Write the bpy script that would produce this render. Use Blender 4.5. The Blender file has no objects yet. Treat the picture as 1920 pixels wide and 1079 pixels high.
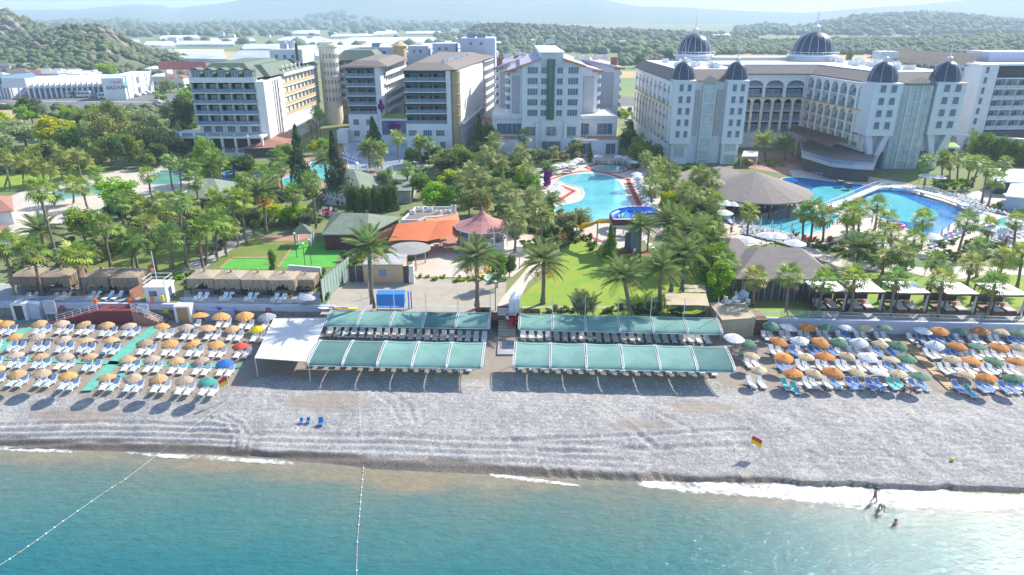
import bpy, math, random
import numpy as np
from mathutils import Matrix, Vector, noise
sc = bpy.context.scene
# ---------- camera, world, sun, exposure ----------
PITCH = math.radians(21.7); CH = 42.0; FPX = 1280.0; G = 3.9; B = 1.8
cam = bpy.data.objects.new('camera', bpy.data.cameras.new('camera')); sc.collection.objects.link(cam)
cam.location = (0, 0, CH); cam.rotation_euler = (math.radians(90) - PITCH, 0, 0)
cam.data.sensor_width = 36; cam.data.lens = 24; cam.data.clip_start = .5; cam.data.clip_end = 40000
sc.camera = cam
SUN_EL, SUN_AZ = math.radians(39), math.radians(50)
world = bpy.data.worlds.new("World"); sc.world = world; world.use_nodes = True
wn = world.node_tree
sky = wn.nodes.new('ShaderNodeTexSky'); sky.sky_type = 'NISHITA'; sky.sun_disc = False
sky.sun_elevation = SUN_EL; sky.sun_rotation = SUN_AZ; sky.air_density = 1.0; sky.dust_density = .9; sky.ozone_density = 3.5
wn.links.new(sky.outputs[0], wn.nodes['Background'].inputs[0]); wn.nodes['Background'].inputs[1].default_value = .15
sd = bpy.data.lights.new('sun', 'SUN'); sd.energy = 4.7; sd.angle = math.radians(.55); sd.color = (1, .94, .84)
sun = bpy.data.objects.new('sun', sd); sc.collection.objects.link(sun)
sdir = Vector((math.sin(SUN_AZ) * math.cos(SUN_EL), math.cos(SUN_AZ) * math.cos(SUN_EL), math.sin(SUN_EL)))
sun.rotation_euler = sdir.to_track_quat('Z', 'Y').to_euler(); sun.location = (60, 60, 200)
sc.view_settings.view_transform = 'Standard'; sc.view_settings.look = 'None'; sc.view_settings.gamma = 1
sc.view_settings.use_curve_mapping = False; sc.view_settings.exposure = .86
sc.render.engine = 'CYCLES'
cy = sc.cycles; cy.max_bounces = 6; cy.diffuse_bounces = 2; cy.glossy_bounces = 2; cy.transmission_bounces = 4
cy.transparent_max_bounces = 12; cy.volume_bounces = 1; cy.caustics_reflective = False; cy.caustics_refractive = False
cy.sample_clamp_indirect = 4
rnd = random.Random(7); NR = np.random.default_rng(5)
# ---------- picture point -> ground point ----------
CP, SP = math.cos(PITCH), math.sin(PITCH)
def ray(px, py):
    v = (py - 539.5) / FPX
    return (px - 960) / FPX, CP - v * SP, -SP - v * CP
def P(px, py, z=G):
    d = ray(px, py); t = (z - CH) / d[2]
    return d[0] * t, d[1] * t
def ZY(px, py, Y):
    d = ray(px, py); t = Y / d[1]
    return d[0] * t, CH + d[2] * t
# ---------- objects ----------
col = sc.collection; WL = {}
def place(o, parent, wloc):
    if parent is not None:
        o.parent = parent; q = WL[parent.name]
        o.location = (wloc[0] - q[0], wloc[1] - q[1], wloc[2] - q[2])
    else: o.location = wloc
    WL[o.name] = tuple(wloc)
def thing(name, loc, label, cat, group=None):
    o = bpy.data.objects.new(name, None); col.objects.link(o); o.empty_display_size = .3
    place(o, None, loc); o['label'] = label; o['category'] = cat
    if group: o['group'] = group
    return o
def tag(o, label=None, cat=None, group=None, kind=None):
    for k, v in (('label', label), ('category', cat), ('group', group), ('kind', kind)):
        if v: o[k] = v
    return o
PANE = {}
def inst(me, name, parent, loc, rz=0., sc_=None, tint=None, raw=False):
    o = bpy.data.objects.new(name, me); col.objects.link(o)
    if raw: o.parent = parent; o.location = loc
    else: place(o, parent, loc)
    if rz: o.rotation_euler = (0, 0, rz)
    if sc_ is not None: o.scale = (sc_,) * 3 if not hasattr(sc_, '__len__') else sc_
    if tint: o.color = (*tint, 1)
    if me.name in PANE: q = bpy.data.objects.new('pane', PANE[me.name]); col.objects.link(q); q.parent = o
    return o
class MB:
    """collects shapes; build() links them as one mesh object"""
    def __init__(s, M=None): s.v = []; s.f = []; s.m = []; s.k = 0; s.M = M; s.sm = False
    def mat(s, k): s.k = k; return s
    def add(s, vs, fs):
        n = len(s.v)
        if s.M is not None: vs = [tuple(s.M @ Vector(q)) for q in vs]
        s.v += [tuple(q) for q in vs]; s.f += [tuple(i + n for i in f) for f in fs]; s.m += [s.k] * len(fs); return s
    def box(s, x0, y0, z0, x1, y1, z1):
        return s.add([(x0,y0,z0),(x1,y0,z0),(x1,y1,z0),(x0,y1,z0),(x0,y0,z1),(x1,y0,z1),(x1,y1,z1),(x0,y1,z1)],
                     [(3,2,1,0),(4,5,6,7),(0,1,5,4),(1,2,6,5),(2,3,7,6),(3,0,4,7)])
    def cbox(s, cx, cy_, cz, sx, sy, sz, rz=0, rx=0):
        R = Matrix.Rotation(rz, 4, 'Z') @ Matrix.Rotation(rx, 4, 'X')
        vs = [R @ Vector((a*sx/2, b*sy/2, c*sz/2)) + Vector((cx,cy_,cz)) for c in (-1,1) for a,b in ((-1,-1),(1,-1),(1,1),(-1,1))]
        return s.add(vs, [(3,2,1,0),(4,5,6,7),(0,1,5,4),(1,2,6,5),(2,3,7,6),(3,0,4,7)])
    def prism(s, pts, z0, z1):
        n = len(pts); ar = sum(pts[i][0]*pts[(i+1)%n][1]-pts[(i+1)%n][0]*pts[i][1] for i in range(n))
        if ar < 0: pts = pts[::-1]
        return s.add([(x,y,z0) for x,y in pts]+[(x,y,z1) for x,y in pts],
                     [tuple(range(n-1,-1,-1)), tuple(range(n,2*n))]+[(i,(i+1)%n,n+(i+1)%n,n+i) for i in range(n)])
    def tube(s, pts, r, n=6, cap=True):
        pts = [Vector(q) for q in pts]; rs = r if hasattr(r, '__len__') else [r]*len(pts); vs = []; fs = []
        for i, q in enumerate(pts):
            t = (pts[min(i+1,len(pts)-1)] - pts[max(i-1,0)])
            t = t.normalized() if t.length > 1e-9 else Vector((0,0,1))
            a = t.orthogonal().normalized() if abs(t.z) < .9 else Vector((1,0,0))
            a = (a - t*a.dot(t)).normalized(); b = t.cross(a)
            vs += [q + (a*math.cos(k*math.tau/n)+b*math.sin(k*math.tau/n))*rs[i] for k in range(n)]
        for i in range(len(pts)-1):
            fs += [(i*n+k, i*n+(k+1)%n, (i+1)*n+(k+1)%n, (i+1)*n+k) for k in range(n)]
        if cap: fs += [tuple(range(n-1,-1,-1)), tuple(range((len(pts)-1)*n, len(pts)*n))]
        return s.add(vs, fs)
    def lathe(s, prof, n=16, cx=0, cy_=0, a0=0., a1=math.tau, cap=True):
        full = abs(a1-a0-math.tau) < 1e-6; m = n if full else n+1; vs = []; fs = []
        for r, z in prof: vs += [(cx+r*math.cos(a0+(a1-a0)*k/n), cy_+r*math.sin(a0+(a1-a0)*k/n), z) for k in range(m)]
        for i in range(len(prof)-1):
            for k in range(n):
                k2 = (k+1) % m if full else k+1
                fs.append((i*m+k, i*m+k2, (i+1)*m+k2, (i+1)*m+k))
        if cap and full: fs += [tuple(range(m-1,-1,-1)), tuple(range((len(prof)-1)*m, len(prof)*m))]
        return s.add(vs, fs)
    def quad(s, a, b, c, d): return s.add([a,b,c,d], [(0,1,2,3)])
    def wall(s, A, Bp, z0, z1, t, off=0.):
        """upright slab along A->B, its outer face 'off' outside the line, t thick inward"""
        d = Vector((Bp[0]-A[0], Bp[1]-A[1])).normalized(); n = Vector((d.y, -d.x))
        a = Vector(A) + n*off; b = Vector(Bp) + n*off
        return s.prism([tuple(a), tuple(b), tuple(b-n*t), tuple(a-n*t)], z0, z1)
    def mesh(s, name, mats):
        me = bpy.data.meshes.new(name); me.from_pydata(s.v, [], s.f)
        for m in (mats if isinstance(mats, (list, tuple)) else [mats]): me.materials.append(m)
        if s.k or any(s.m): me.polygons.foreach_set('material_index', s.m)
        if s.sm: me.polygons.foreach_set('use_smooth', [True]*len(s.f))
        me.update(); return me
    def build(s, name, mats, parent=None, tint=None, smooth=False):
        """vertices are in world coordinates"""
        s.sm = smooth
        o = bpy.data.objects.new(name, None); bpy.data.objects.remove(o)
        c = WL[parent.name] if parent is not None else (0, 0, 0)
        s.v = [(x-c[0], y-c[1], z-c[2]) for x, y, z in s.v]
        me = s.mesh(name, mats); o = bpy.data.objects.new(name, me); col.objects.link(o)
        place(o, parent, c if parent is not None else (0, 0, 0))
        if tint: o.color = (*tint, 1)
        return o
    def part(s, name, mats, parent, tint=None, smooth=False): return s.build(name, mats, parent, tint, smooth)
def np_mesh(name, v, f, mats, smooth=False, mi=None):
    me = bpy.data.meshes.new(name); v = np.asarray(v, np.float32); f = np.asarray(f, np.int32); k = f.shape[1]
    me.vertices.add(len(v)); me.vertices.foreach_set('co', v.ravel())
    me.loops.add(f.size); me.loops.foreach_set('vertex_index', f.ravel())
    me.polygons.add(len(f)); me.polygons.foreach_set('loop_start', np.arange(0, f.size, k, dtype=np.int32))
    me.polygons.foreach_set('loop_total', np.full(len(f), k, np.int32))
    for m in (mats if isinstance(mats, (list, tuple)) else [mats]): me.materials.append(m)
    if mi is not None: me.polygons.foreach_set('material_index', np.asarray(mi, np.int32))
    if smooth: me.polygons.foreach_set('use_smooth', np.ones(len(f), bool))
    me.update(calc_edges=True); return me
def frame(A, Bp, z=0.):
    """local x along A->B, local -y outward, origin A"""
    a = math.atan2(Bp[1]-A[1], Bp[0]-A[0])
    return Matrix.Translation((A[0], A[1], z)) @ Matrix.Rotation(a, 4, 'Z'), a, math.hypot(Bp[0]-A[0], Bp[1]-A[1])
ORD = ['first','second','third','fourth','fifth','sixth','seventh','eighth','ninth','tenth','eleventh','twelfth','thirteenth',
       'fourteenth','fifteenth','sixteenth','seventeenth','eighteenth','nineteenth','twentieth']
def ordn(i, n, side='left'):
    if i == 0: return 'leftmost' if side == 'left' else 'nearest'
    if i == n-1: return 'rightmost' if side == 'left' else 'farthest'
    w = lambda k: ORD[k] if k < 20 else ('twenty-','thirty-','forty-','fifty-','sixty-')[(k-20)//10]+ORD[(k-20)%10] if (k-19)%10 else ('thirtieth','fortieth','fiftieth','sixtieth')[(k-29)//10]
    return w(i)+' from left' if i < n/2 else w(n-1-i)+' from right'
# ---------- materials ----------
MT = {}
def mat(name, c, rough=.7, c2=None, scale=1., detail=4, bump=0., bscale=None, metal=0., tint=False, spec=None,
        alpha=None, island=0., trans=0., stretch=None, lo=.35, hi=.65, emit=None, coord='Object'):
    if name in MT: return MT[name]
    m = bpy.data.materials.new(name); m.use_nodes = True; nt = m.node_tree; n = nt.nodes; L = nt.links
    b = n['Principled BSDF']; b.inputs['Roughness'].default_value = rough; b.inputs['Metallic'].default_value = metal
    if spec is not None: b.inputs['Specular IOR Level'].default_value = spec
    b.inputs['Base Color'].default_value = (*c, 1); src = None
    vec = None
    if c2 is not None or bump:
        tc = n.new('ShaderNodeTexCoord'); vec = tc.outputs[coord] if coord != 'World' else n.new('ShaderNodeNewGeometry').outputs['Position']
        if stretch:
            mp = n.new('ShaderNodeMapping'); mp.inputs['Scale'].default_value = stretch; L.new(vec, mp.inputs[0]); vec = mp.outputs[0]
    if c2 is not None:
        t = n.new('ShaderNodeTexNoise'); t.inputs['Scale'].default_value = scale; t.inputs['Detail'].default_value = detail
        t.inputs['Roughness'].default_value = .6; L.new(vec, t.inputs[0])
        r = n.new('ShaderNodeMapRange'); r.inputs[1].default_value = lo; r.inputs[2].default_value = hi; L.new(t.outputs[0], r.inputs[0])
        x = n.new('ShaderNodeMix'); x.data_type = 'RGBA'; x.inputs[6].default_value = (*c, 1); x.inputs[7].default_value = (*c2, 1)
        L.new(r.outputs[0], x.inputs[0]); src = x.outputs[2]
    def mul(a, bcol):
        x = n.new('ShaderNodeMix'); x.data_type = 'RGBA'; x.blend_type = 'MULTIPLY'; x.inputs[0].default_value = 1
        if a is None: x.inputs[6].default_value = (*c, 1)
        else: L.new(a, x.inputs[6])
        L.new(bcol, x.inputs[7]); return x.outputs[2]
    if island:
        g = n.new('ShaderNodeNewGeometry'); r = n.new('ShaderNodeMapRange')
        r.inputs[3].default_value = 1-island; r.inputs[4].default_value = 1+island; L.new(g.outputs['Random Per Island'], r.inputs[0])
        cmb = n.new('ShaderNodeCombineColor')
        for i in range(3): L.new(r.outputs[0], cmb.inputs[i])
        src = mul(src, cmb.outputs[0])
    if tint:
        o = n.new('ShaderNodeObjectInfo'); src = mul(src, o.outputs['Color'])
    if src is not None: L.new(src, b.inputs['Base Color'])
    if bump:
        t = n.new('ShaderNodeTexNoise'); t.inputs['Scale'].default_value = bscale or scale*3; t.inputs['Detail'].default_value = 3; L.new(vec, t.inputs[0])
        bp = n.new('ShaderNodeBump'); bp.inputs['Strength'].default_value = bump; bp.inputs['Distance'].default_value = .1
        L.new(t.outputs[0], bp.inputs['Height']); L.new(bp.outputs[0], b.inputs['Normal'])
    if alpha is not None: b.inputs['Alpha'].default_value = alpha
    if emit: b.inputs['Emission Color'].default_value = (*c, 1); b.inputs['Emission Strength'].default_value = emit
    if trans:
        tr = n.new('ShaderNodeBsdfTranslucent'); mx = n.new('ShaderNodeMixShader'); mx.inputs[0].default_value = trans
        tr.inputs[0].default_value = (*c, 1)
        if src is not None: L.new(src, tr.inputs[0])
        L.new(b.outputs[0], mx.inputs[1]); L.new(tr.outputs[0], mx.inputs[2]); L.new(mx.outputs[0], n['Material Output'].inputs[0])
    MT[name] = m; return m
M_white = mat('white_paint', (.78,.78,.77), .6, (.68,.69,.69), 2.5)
M_wall = mat('white_render', (.80,.80,.80), .8, (.70,.71,.72), .35, bump=.05, bscale=6)
M_cream = mat('cream_render', (.80,.74,.60), .85, (.70,.64,.50), .3)
M_ochre = mat('ochre_render', (.60,.46,.24), .85, (.52,.40,.22), .8)
M_grey = mat('grey_render', (.50,.51,.55), .85, (.45,.46,.50), .5)
M_conc = mat('concrete', (.42,.41,.39), .9, (.30,.30,.30), .8, bump=.1)
M_stone = mat('stone_wall', (.34,.32,.29), .9, (.20,.19,.18), 1.6, bump=.4, bscale=4)
M_glass = mat('window_glass', (.07,.12,.19), .12, (.15,.21,.29), 1.2, spec=.8)
M_glassg = mat('green_glass', (.03,.11,.09), .1, (.05,.16,.13), .8, spec=.8)
M_lglass = mat('lift_glass', (.50,.58,.60), .15, (.36,.43,.46), .6, spec=.7)
M_rail = mat('rail_glass', (.26,.36,.48), .2, alpha=.6)
M_metal = mat('grey_metal', (.45,.46,.47), .4, metal=.6)
M_dark = mat('dark_void', (.05,.055,.06), .6, (.10,.10,.10), 2)  # dark parts, and painted shade of open interiors
M_groof = mat('green_roof_tiles', (.10,.14,.11), .8, (.15,.19,.14), 1.5, bump=.3, bscale=3)
M_groof2 = mat('green_felt_roof', (.16,.20,.15), .9, (.20,.24,.18), .8, bump=.2, bscale=4)
M_broof = mat('brown_roof', (.22,.18,.15), .85, (.17,.14,.12), 1.2, bump=.2, bscale=5)
M_bshing = mat('taupe_roof', (.25,.21,.185), .9, (.20,.17,.15), .9, bump=.2, bscale=6, stretch=(1,1,5))
M_rroof = mat('red_roof_tiles', (.36,.17,.12), .85, (.28,.13,.10), 2, bump=.3, bscale=4)
M_oroof = mat('orange_tiles', (.62,.27,.12), .8, (.50,.20,.09), 1.5)
M_proof = mat('mauve_roof', (.50,.42,.50), .7, (.43,.35,.43), .8)
M_dome = mat('dome_slate', (.035,.05,.085), .35, (.05,.065,.10), 2)
M_wood = mat('brown_wood', (.20,.11,.06), .7, (.13,.07,.04), 3, stretch=(1,1,6))
M_dwood = mat('dark_wood', (.07,.05,.04), .6, (.10,.07,.05), 3)
M_lwood = mat('light_wood', (.50,.33,.16), .7, (.40,.26,.12), 3)
M_straw = mat('dry_thatch', (.48,.40,.30), .95, (.30,.25,.19), 3, bump=.6, bscale=9, stretch=(2,2,.4), tint=True)
M_wicker = mat('woven_wicker', (.9,.9,.9), .85, (.62,.6,.58), 14, bump=.5, bscale=20, tint=True)
M_plastic = mat('white_plastic', (.78,.79,.80), .4, tint=True)
M_sling = mat('sling_fabric', (.9,.9,.9), .8, (.75,.75,.75), 5, tint=True)
M_paint = mat('tinted_paint', (.9,.9,.9), .55, (.8,.8,.8), 3, tint=True)
M_cloth = mat('tinted_cloth', (.9,.9,.9), .9, (.78,.78,.78), 2.5, tint=True, trans=.15)
M_bark = mat('palm_bark', (.27,.22,.17), .95, (.15,.12,.09), 5, bump=.8, bscale=8, stretch=(.6,.6,4))
M_bark2 = mat('tree_bark', (.20,.16,.12), .95, (.12,.09,.07), 3, bump=.5)
M_leaf = mat('leaf_green', (.88,.92,.80), .6, island=.38, tint=True, trans=.32, spec=.15)
M_frond = mat('palm_frond', (.90,.92,.82), .5, island=.30, tint=True, trans=.30, spec=.2)
M_deadfr = mat('dry_frond', (.42,.32,.17), .9, (.30,.22,.11), 3, island=.2)
M_fruit = mat('date_fruit', (.75,.40,.03), .6, (.62,.30,.02), 4)
M_road = mat('asphalt', (.12,.12,.125), .9, (.17,.165,.16), .3)
M_skin = mat('skin', (.45,.24,.16), .6, (.38,.19,.13), 8)
# ================= SETTING =================
def interp(pts, x): return np.interp(x, [p[0] for p in pts], [p[1] for p in pts])
def line_w(px, z): return sorted(P(a, b, z) for a, b in px)
WALL = [(-2500,100),(-95,90.6),(-30,88.6),(0,88.2),(30,88),(30.8,84.6),(70,82.2),(110,79.6),(2500,60)]
SHORE = line_w([(0,840),(300,849),(480,856),(600,866),(700,880),(960,892),(1200,903),(1400,906),(1640,908),(1920,925)], 0)
WETTOP = line_w([(0,823),(300,832),(600,851),(700,858),(960,872),(1200,888),(1400,896),(1640,903),(1920,917)], .5)
SANDY = line_w([(0,744),(430,738),(470,716),(600,704),(900,712),(1340,718),(1390,742),(1700,738),(1920,748)], B)
def ext(pts): return [(-2500, pts[0][1]+1)] + pts + [(2500, pts[-1][1]-1)]
SHORE, WETTOP, SANDY = ext(SHORE), ext(WETTOP), ext(SANDY)
def vnoise(x, y, s, seed=0):
    """cheap smooth value noise, numpy"""
    r = np.random.default_rng(seed).random((128, 128)); x = x/s; y = y/s
    xi = np.floor(x).astype(int); yi = np.floor(y).astype(int); fx = x-xi; fy = y-yi; fx = fx*fx*(3-2*fx); fy = fy*fy*(3-2*fy)
    g = lambda a, b: r[a % 128, b % 128]
    return (g(xi,yi)*(1-fx)+g(xi+1,yi)*fx)*(1-fy)+(g(xi,yi+1)*(1-fx)+g(xi+1,yi+1)*fx)*fy-.5
def fbm(x, y, s, seed=0, o=4): return sum(vnoise(x, y, s/2**k, seed+k)/2**k for k in range(o))
def dist_poly(X, Y, pts):
    d = np.full(X.shape, 1e9)
    for (x0,y0),(x1,y1) in zip(pts[:-1], pts[1:]):
        L2 = (x1-x0)**2+(y1-y0)**2+1e-9; t = np.clip(((X-x0)*(x1-x0)+(Y-y0)*(y1-y0))/L2, 0, 1)
        d = np.minimum(d, np.hypot(X-x0-t*(x1-x0), Y-y0-t*(y1-y0)))
    return d
def ss(a, b, x): t = np.clip((x-a)/(b-a), 0, 1); return t*t*(3-2*t)
# ---- beach ----
def build_beach():
    xs = np.concatenate([[-2500,-600,-200], np.arange(-112, 112.01, .2), [200,600,2500]])
    K = 215; t = np.linspace(0, 1, K)
    X = np.repeat(xs[None,:], K, 0); y0 = interp(SHORE, xs)-6; y1 = interp(WALL, xs)+.05
    Y = y0[None,:]+(y1-y0)[None,:]*t[:,None]
    sh = interp(SHORE, xs)[None,:]; wt = interp(WETTOP, xs)[None,:]; wob = vnoise(X, X*0, 3.5, 3)*.7+vnoise(X, X*0, .9, 4)*.25
    wt2 = wt + wob
    z = np.where(Y < sh, (Y-sh)*.16, (Y-sh)/(wt2-sh+.01)*.42)
    z = np.where(Y > wt2, .42+.13*ss(0,.7,Y-wt2)+.55*ss(.5,5,Y-wt2)+(B-1.10)*ss(3,10,Y-wt2), z)
    dry = ss(.3, 2, Y-wt2)
    z += dry*(fbm(X, Y, .75, 11, 2)*.09 + fbm(X, Y, 5, 21, 2)*.07)
    lounge = ss(-.5, 1.5, Y-interp(SANDY, xs)[None,:]); z = z*(1-lounge*.0)
    z += -(dry*fbm(X, Y, .75, 11, 2)*.07)*lounge
    # tracks pressed into the gravel by the machine that grades it
    def track(px, w, dep, off=(0,)):
        nonlocal z
        pts = [P(a, b, 1.3) for a, b in px]
        for o in off:
            q = [(x, y+o) for x, y in pts]; d = dist_poly(X, Y, q); z += -dep*np.exp(-(d/w)**2)+dep*.75*np.exp(-((d-w*1.9)/w)**2)
    for k, (a, b, c) in enumerate([(789,786,792),(799,797,801),(809,806,811),(819,815,819)]):
        track([(-60,a),(200,b),(390,c),(440,c+3)], .22, .10)
    for k in range(3): track([(395+12*k,782-2*k),(430+9*k,790),(445+9*k,808),(438+9*k,828)], .2, .13)
    for k in range(4): track([(470,808+k*9),(700,812+k*11),(960,824+k*10),(1200,836+k*10)], .3, .07)
    for k in range(3): track([(700+14*k,742),(735+14*k,765),(752+12*k,792)], .28, .09)
    for k in range(2): track([(1110,760+k*8),(1170,795+k*8),(1225,832)], .3, .06)
    track([(960,822),(1200,817),(1400,808)], .25, .10); track([(960,842),(1200,838),(1400,832)], .3, .09)
    track([(1230,780),(1300,812),(1340,826)], .3, .05)
    for k in range(13):   # heaps along the cut edge of the beach
        a = 1030+k*32+rnd.uniform(-12,12); track([(a, 864+k*1.9+rnd.uniform(-3,3)),(a+rnd.uniform(8,26), 878+k*1.9)], rnd.uniform(.2,.35), rnd.uniform(.02,.07))
    # hummocks of footprints on the right
    ft = ss(22, 34, X)*dry; z += ft*fbm(X, Y, .8, 51, 2)*.11
    # chattered ripples dragged across
    z += dry*(1-lounge)*np.sin(Y*9+X*.5+vnoise(X,Y,7,9)*8)*.012
    global BZ; BZ = (xs, y0, y1, z, K)
    v = np.stack([X, Y, z], -1).reshape(-1, 3); W = len(xs)
    i = np.arange(K-1)[:,None]*W+np.arange(W-1)[None,:]; f = np.stack([i, i+1, i+W+1, i+W], -1).reshape(-1, 4)
    m = bpy.data.materials.new('gravel'); m.use_nodes = True; n = m.node_tree.nodes; L = m.node_tree.links; b = n['Principled BSDF']
    pos = n.new('ShaderNodeNewGeometry').outputs['Position']
    def tex(s, d=4, w='ShaderNodeTexNoise'):
        q = n.new(w); q.inputs['Scale'].default_value = s; L.new(pos, q.inputs[0])
        if w == 'ShaderNodeTexNoise': q.inputs['Detail'].default_value = d
        return q
    def mix(f_, a, c):
        x = n.new('ShaderNodeMix'); x.data_type = 'RGBA'; L.new(f_, x.inputs[0])
        for s_, k in ((a,6),(c,7)):
            if isinstance(s_, tuple): x.inputs[k].default_value = (*s_, 1)
            else: L.new(s_, x.inputs[k])
        return x.outputs[2]
    def rng(s_, a, c, lo=0., hi=1.):
        r = n.new('ShaderNodeMapRange'); r.inputs[1].default_value = a; r.inputs[2].default_value = c; r.inputs[3].default_value = lo; r.inputs[4].default_value = hi
        L.new(s_, r.inputs[0]); return r.outputs[0]
    vor = tex(7.5, w='ShaderNodeTexVoronoi')
    peb = mix(rng(vor.outputs['Distance'], 0, .65), (.395,.378,.365), (.24,.228,.22))
    peb = mix(rng(tex(.35,5).outputs[0], .42, .6), peb, (.36,.34,.315))
    peb = mix(rng(tex(2.6,6).outputs[0], .5, .75), peb, (.50,.485,.475))
    peb = mix(rng(tex(4.2,2).outputs[0], .52, .68), peb, (.215,.205,.20))
    sand = mix(rng(tex(1.1,5).outputs[0], .35, .65), (.335,.285,.23), (.27,.235,.20))
    sand = mix(rng(vor.outputs['Distance'], .1, .7), sand, (.27,.225,.18))
    at = n.new('ShaderNodeAttribute'); at.attribute_name = 'sandy'; c1 = mix(at.outputs['Fac'], peb, sand)
    at2 = n.new('ShaderNodeAttribute'); at2.attribute_name = 'wet'
    wetc = mix(rng(tex(3,5).outputs[0], .3, .7), (.135,.105,.08), (.20,.165,.13))
    L.new(mix(at2.outputs['Fac'], c1, wetc), b.inputs['Base Color']); L.new(rng(at2.outputs['Fac'], 0, 1, .9, .45), b.inputs['Roughness'])
    bp = n.new('ShaderNodeBump'); bp.inputs['Strength'].default_value = .8; bp.inputs['Distance'].default_value = .09
    L.new(tex(5,6).outputs[0], bp.inputs['Height']); L.new(bp.outputs[0], b.inputs['Normal'])
    me = np_mesh('beach', v, f, m, smooth=True)
    nz = fbm(X, Y, 4, 31, 4)
    sandy = ss(-.5, .8, Y-interp(SANDY, xs)[None,:]+nz*2.2)
    for cx, cy_, rx, ry in [(*P(620,752,1.6), 5.5, 1.5), (*P(150,770,1.6), 5.5, .9), (*P(1205,800,1.3), 4, 1.2), (*P(1330,770,1.4),4,1)]:
        sandy = np.maximum(sandy, .8*ss(1.5, .6, np.hypot((X-cx)/rx, (Y-cy_)/ry)+nz))
    wet = 1-ss(.0, .35, Y-wt2+vnoise(X, Y, 1.2, 77)*.3)
    for nm, a in (('sandy', sandy), ('wet', wet)):
        q = me.attributes.new(nm, 'FLOAT', 'POINT'); q.data.foreach_set('value', np.asarray(a, np.float32).ravel())
    o = bpy.data.objects.new('beach', me); col.objects.link(o); tag(o, kind='structure'); WL['beach'] = (0,0,0)
build_beach()
def beach_at(px, py):
    z = 1.2
    for _ in range(5):
        x, y = P(px, py, z); i = int(np.argmin(abs(BZ[0]-x))); k = int(round((y-BZ[1][i])/(BZ[2][i]-BZ[1][i])*(BZ[4]-1))); z = float(BZ[3][min(max(k, 0), BZ[4]-1), i])
    return x, y, z
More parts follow.
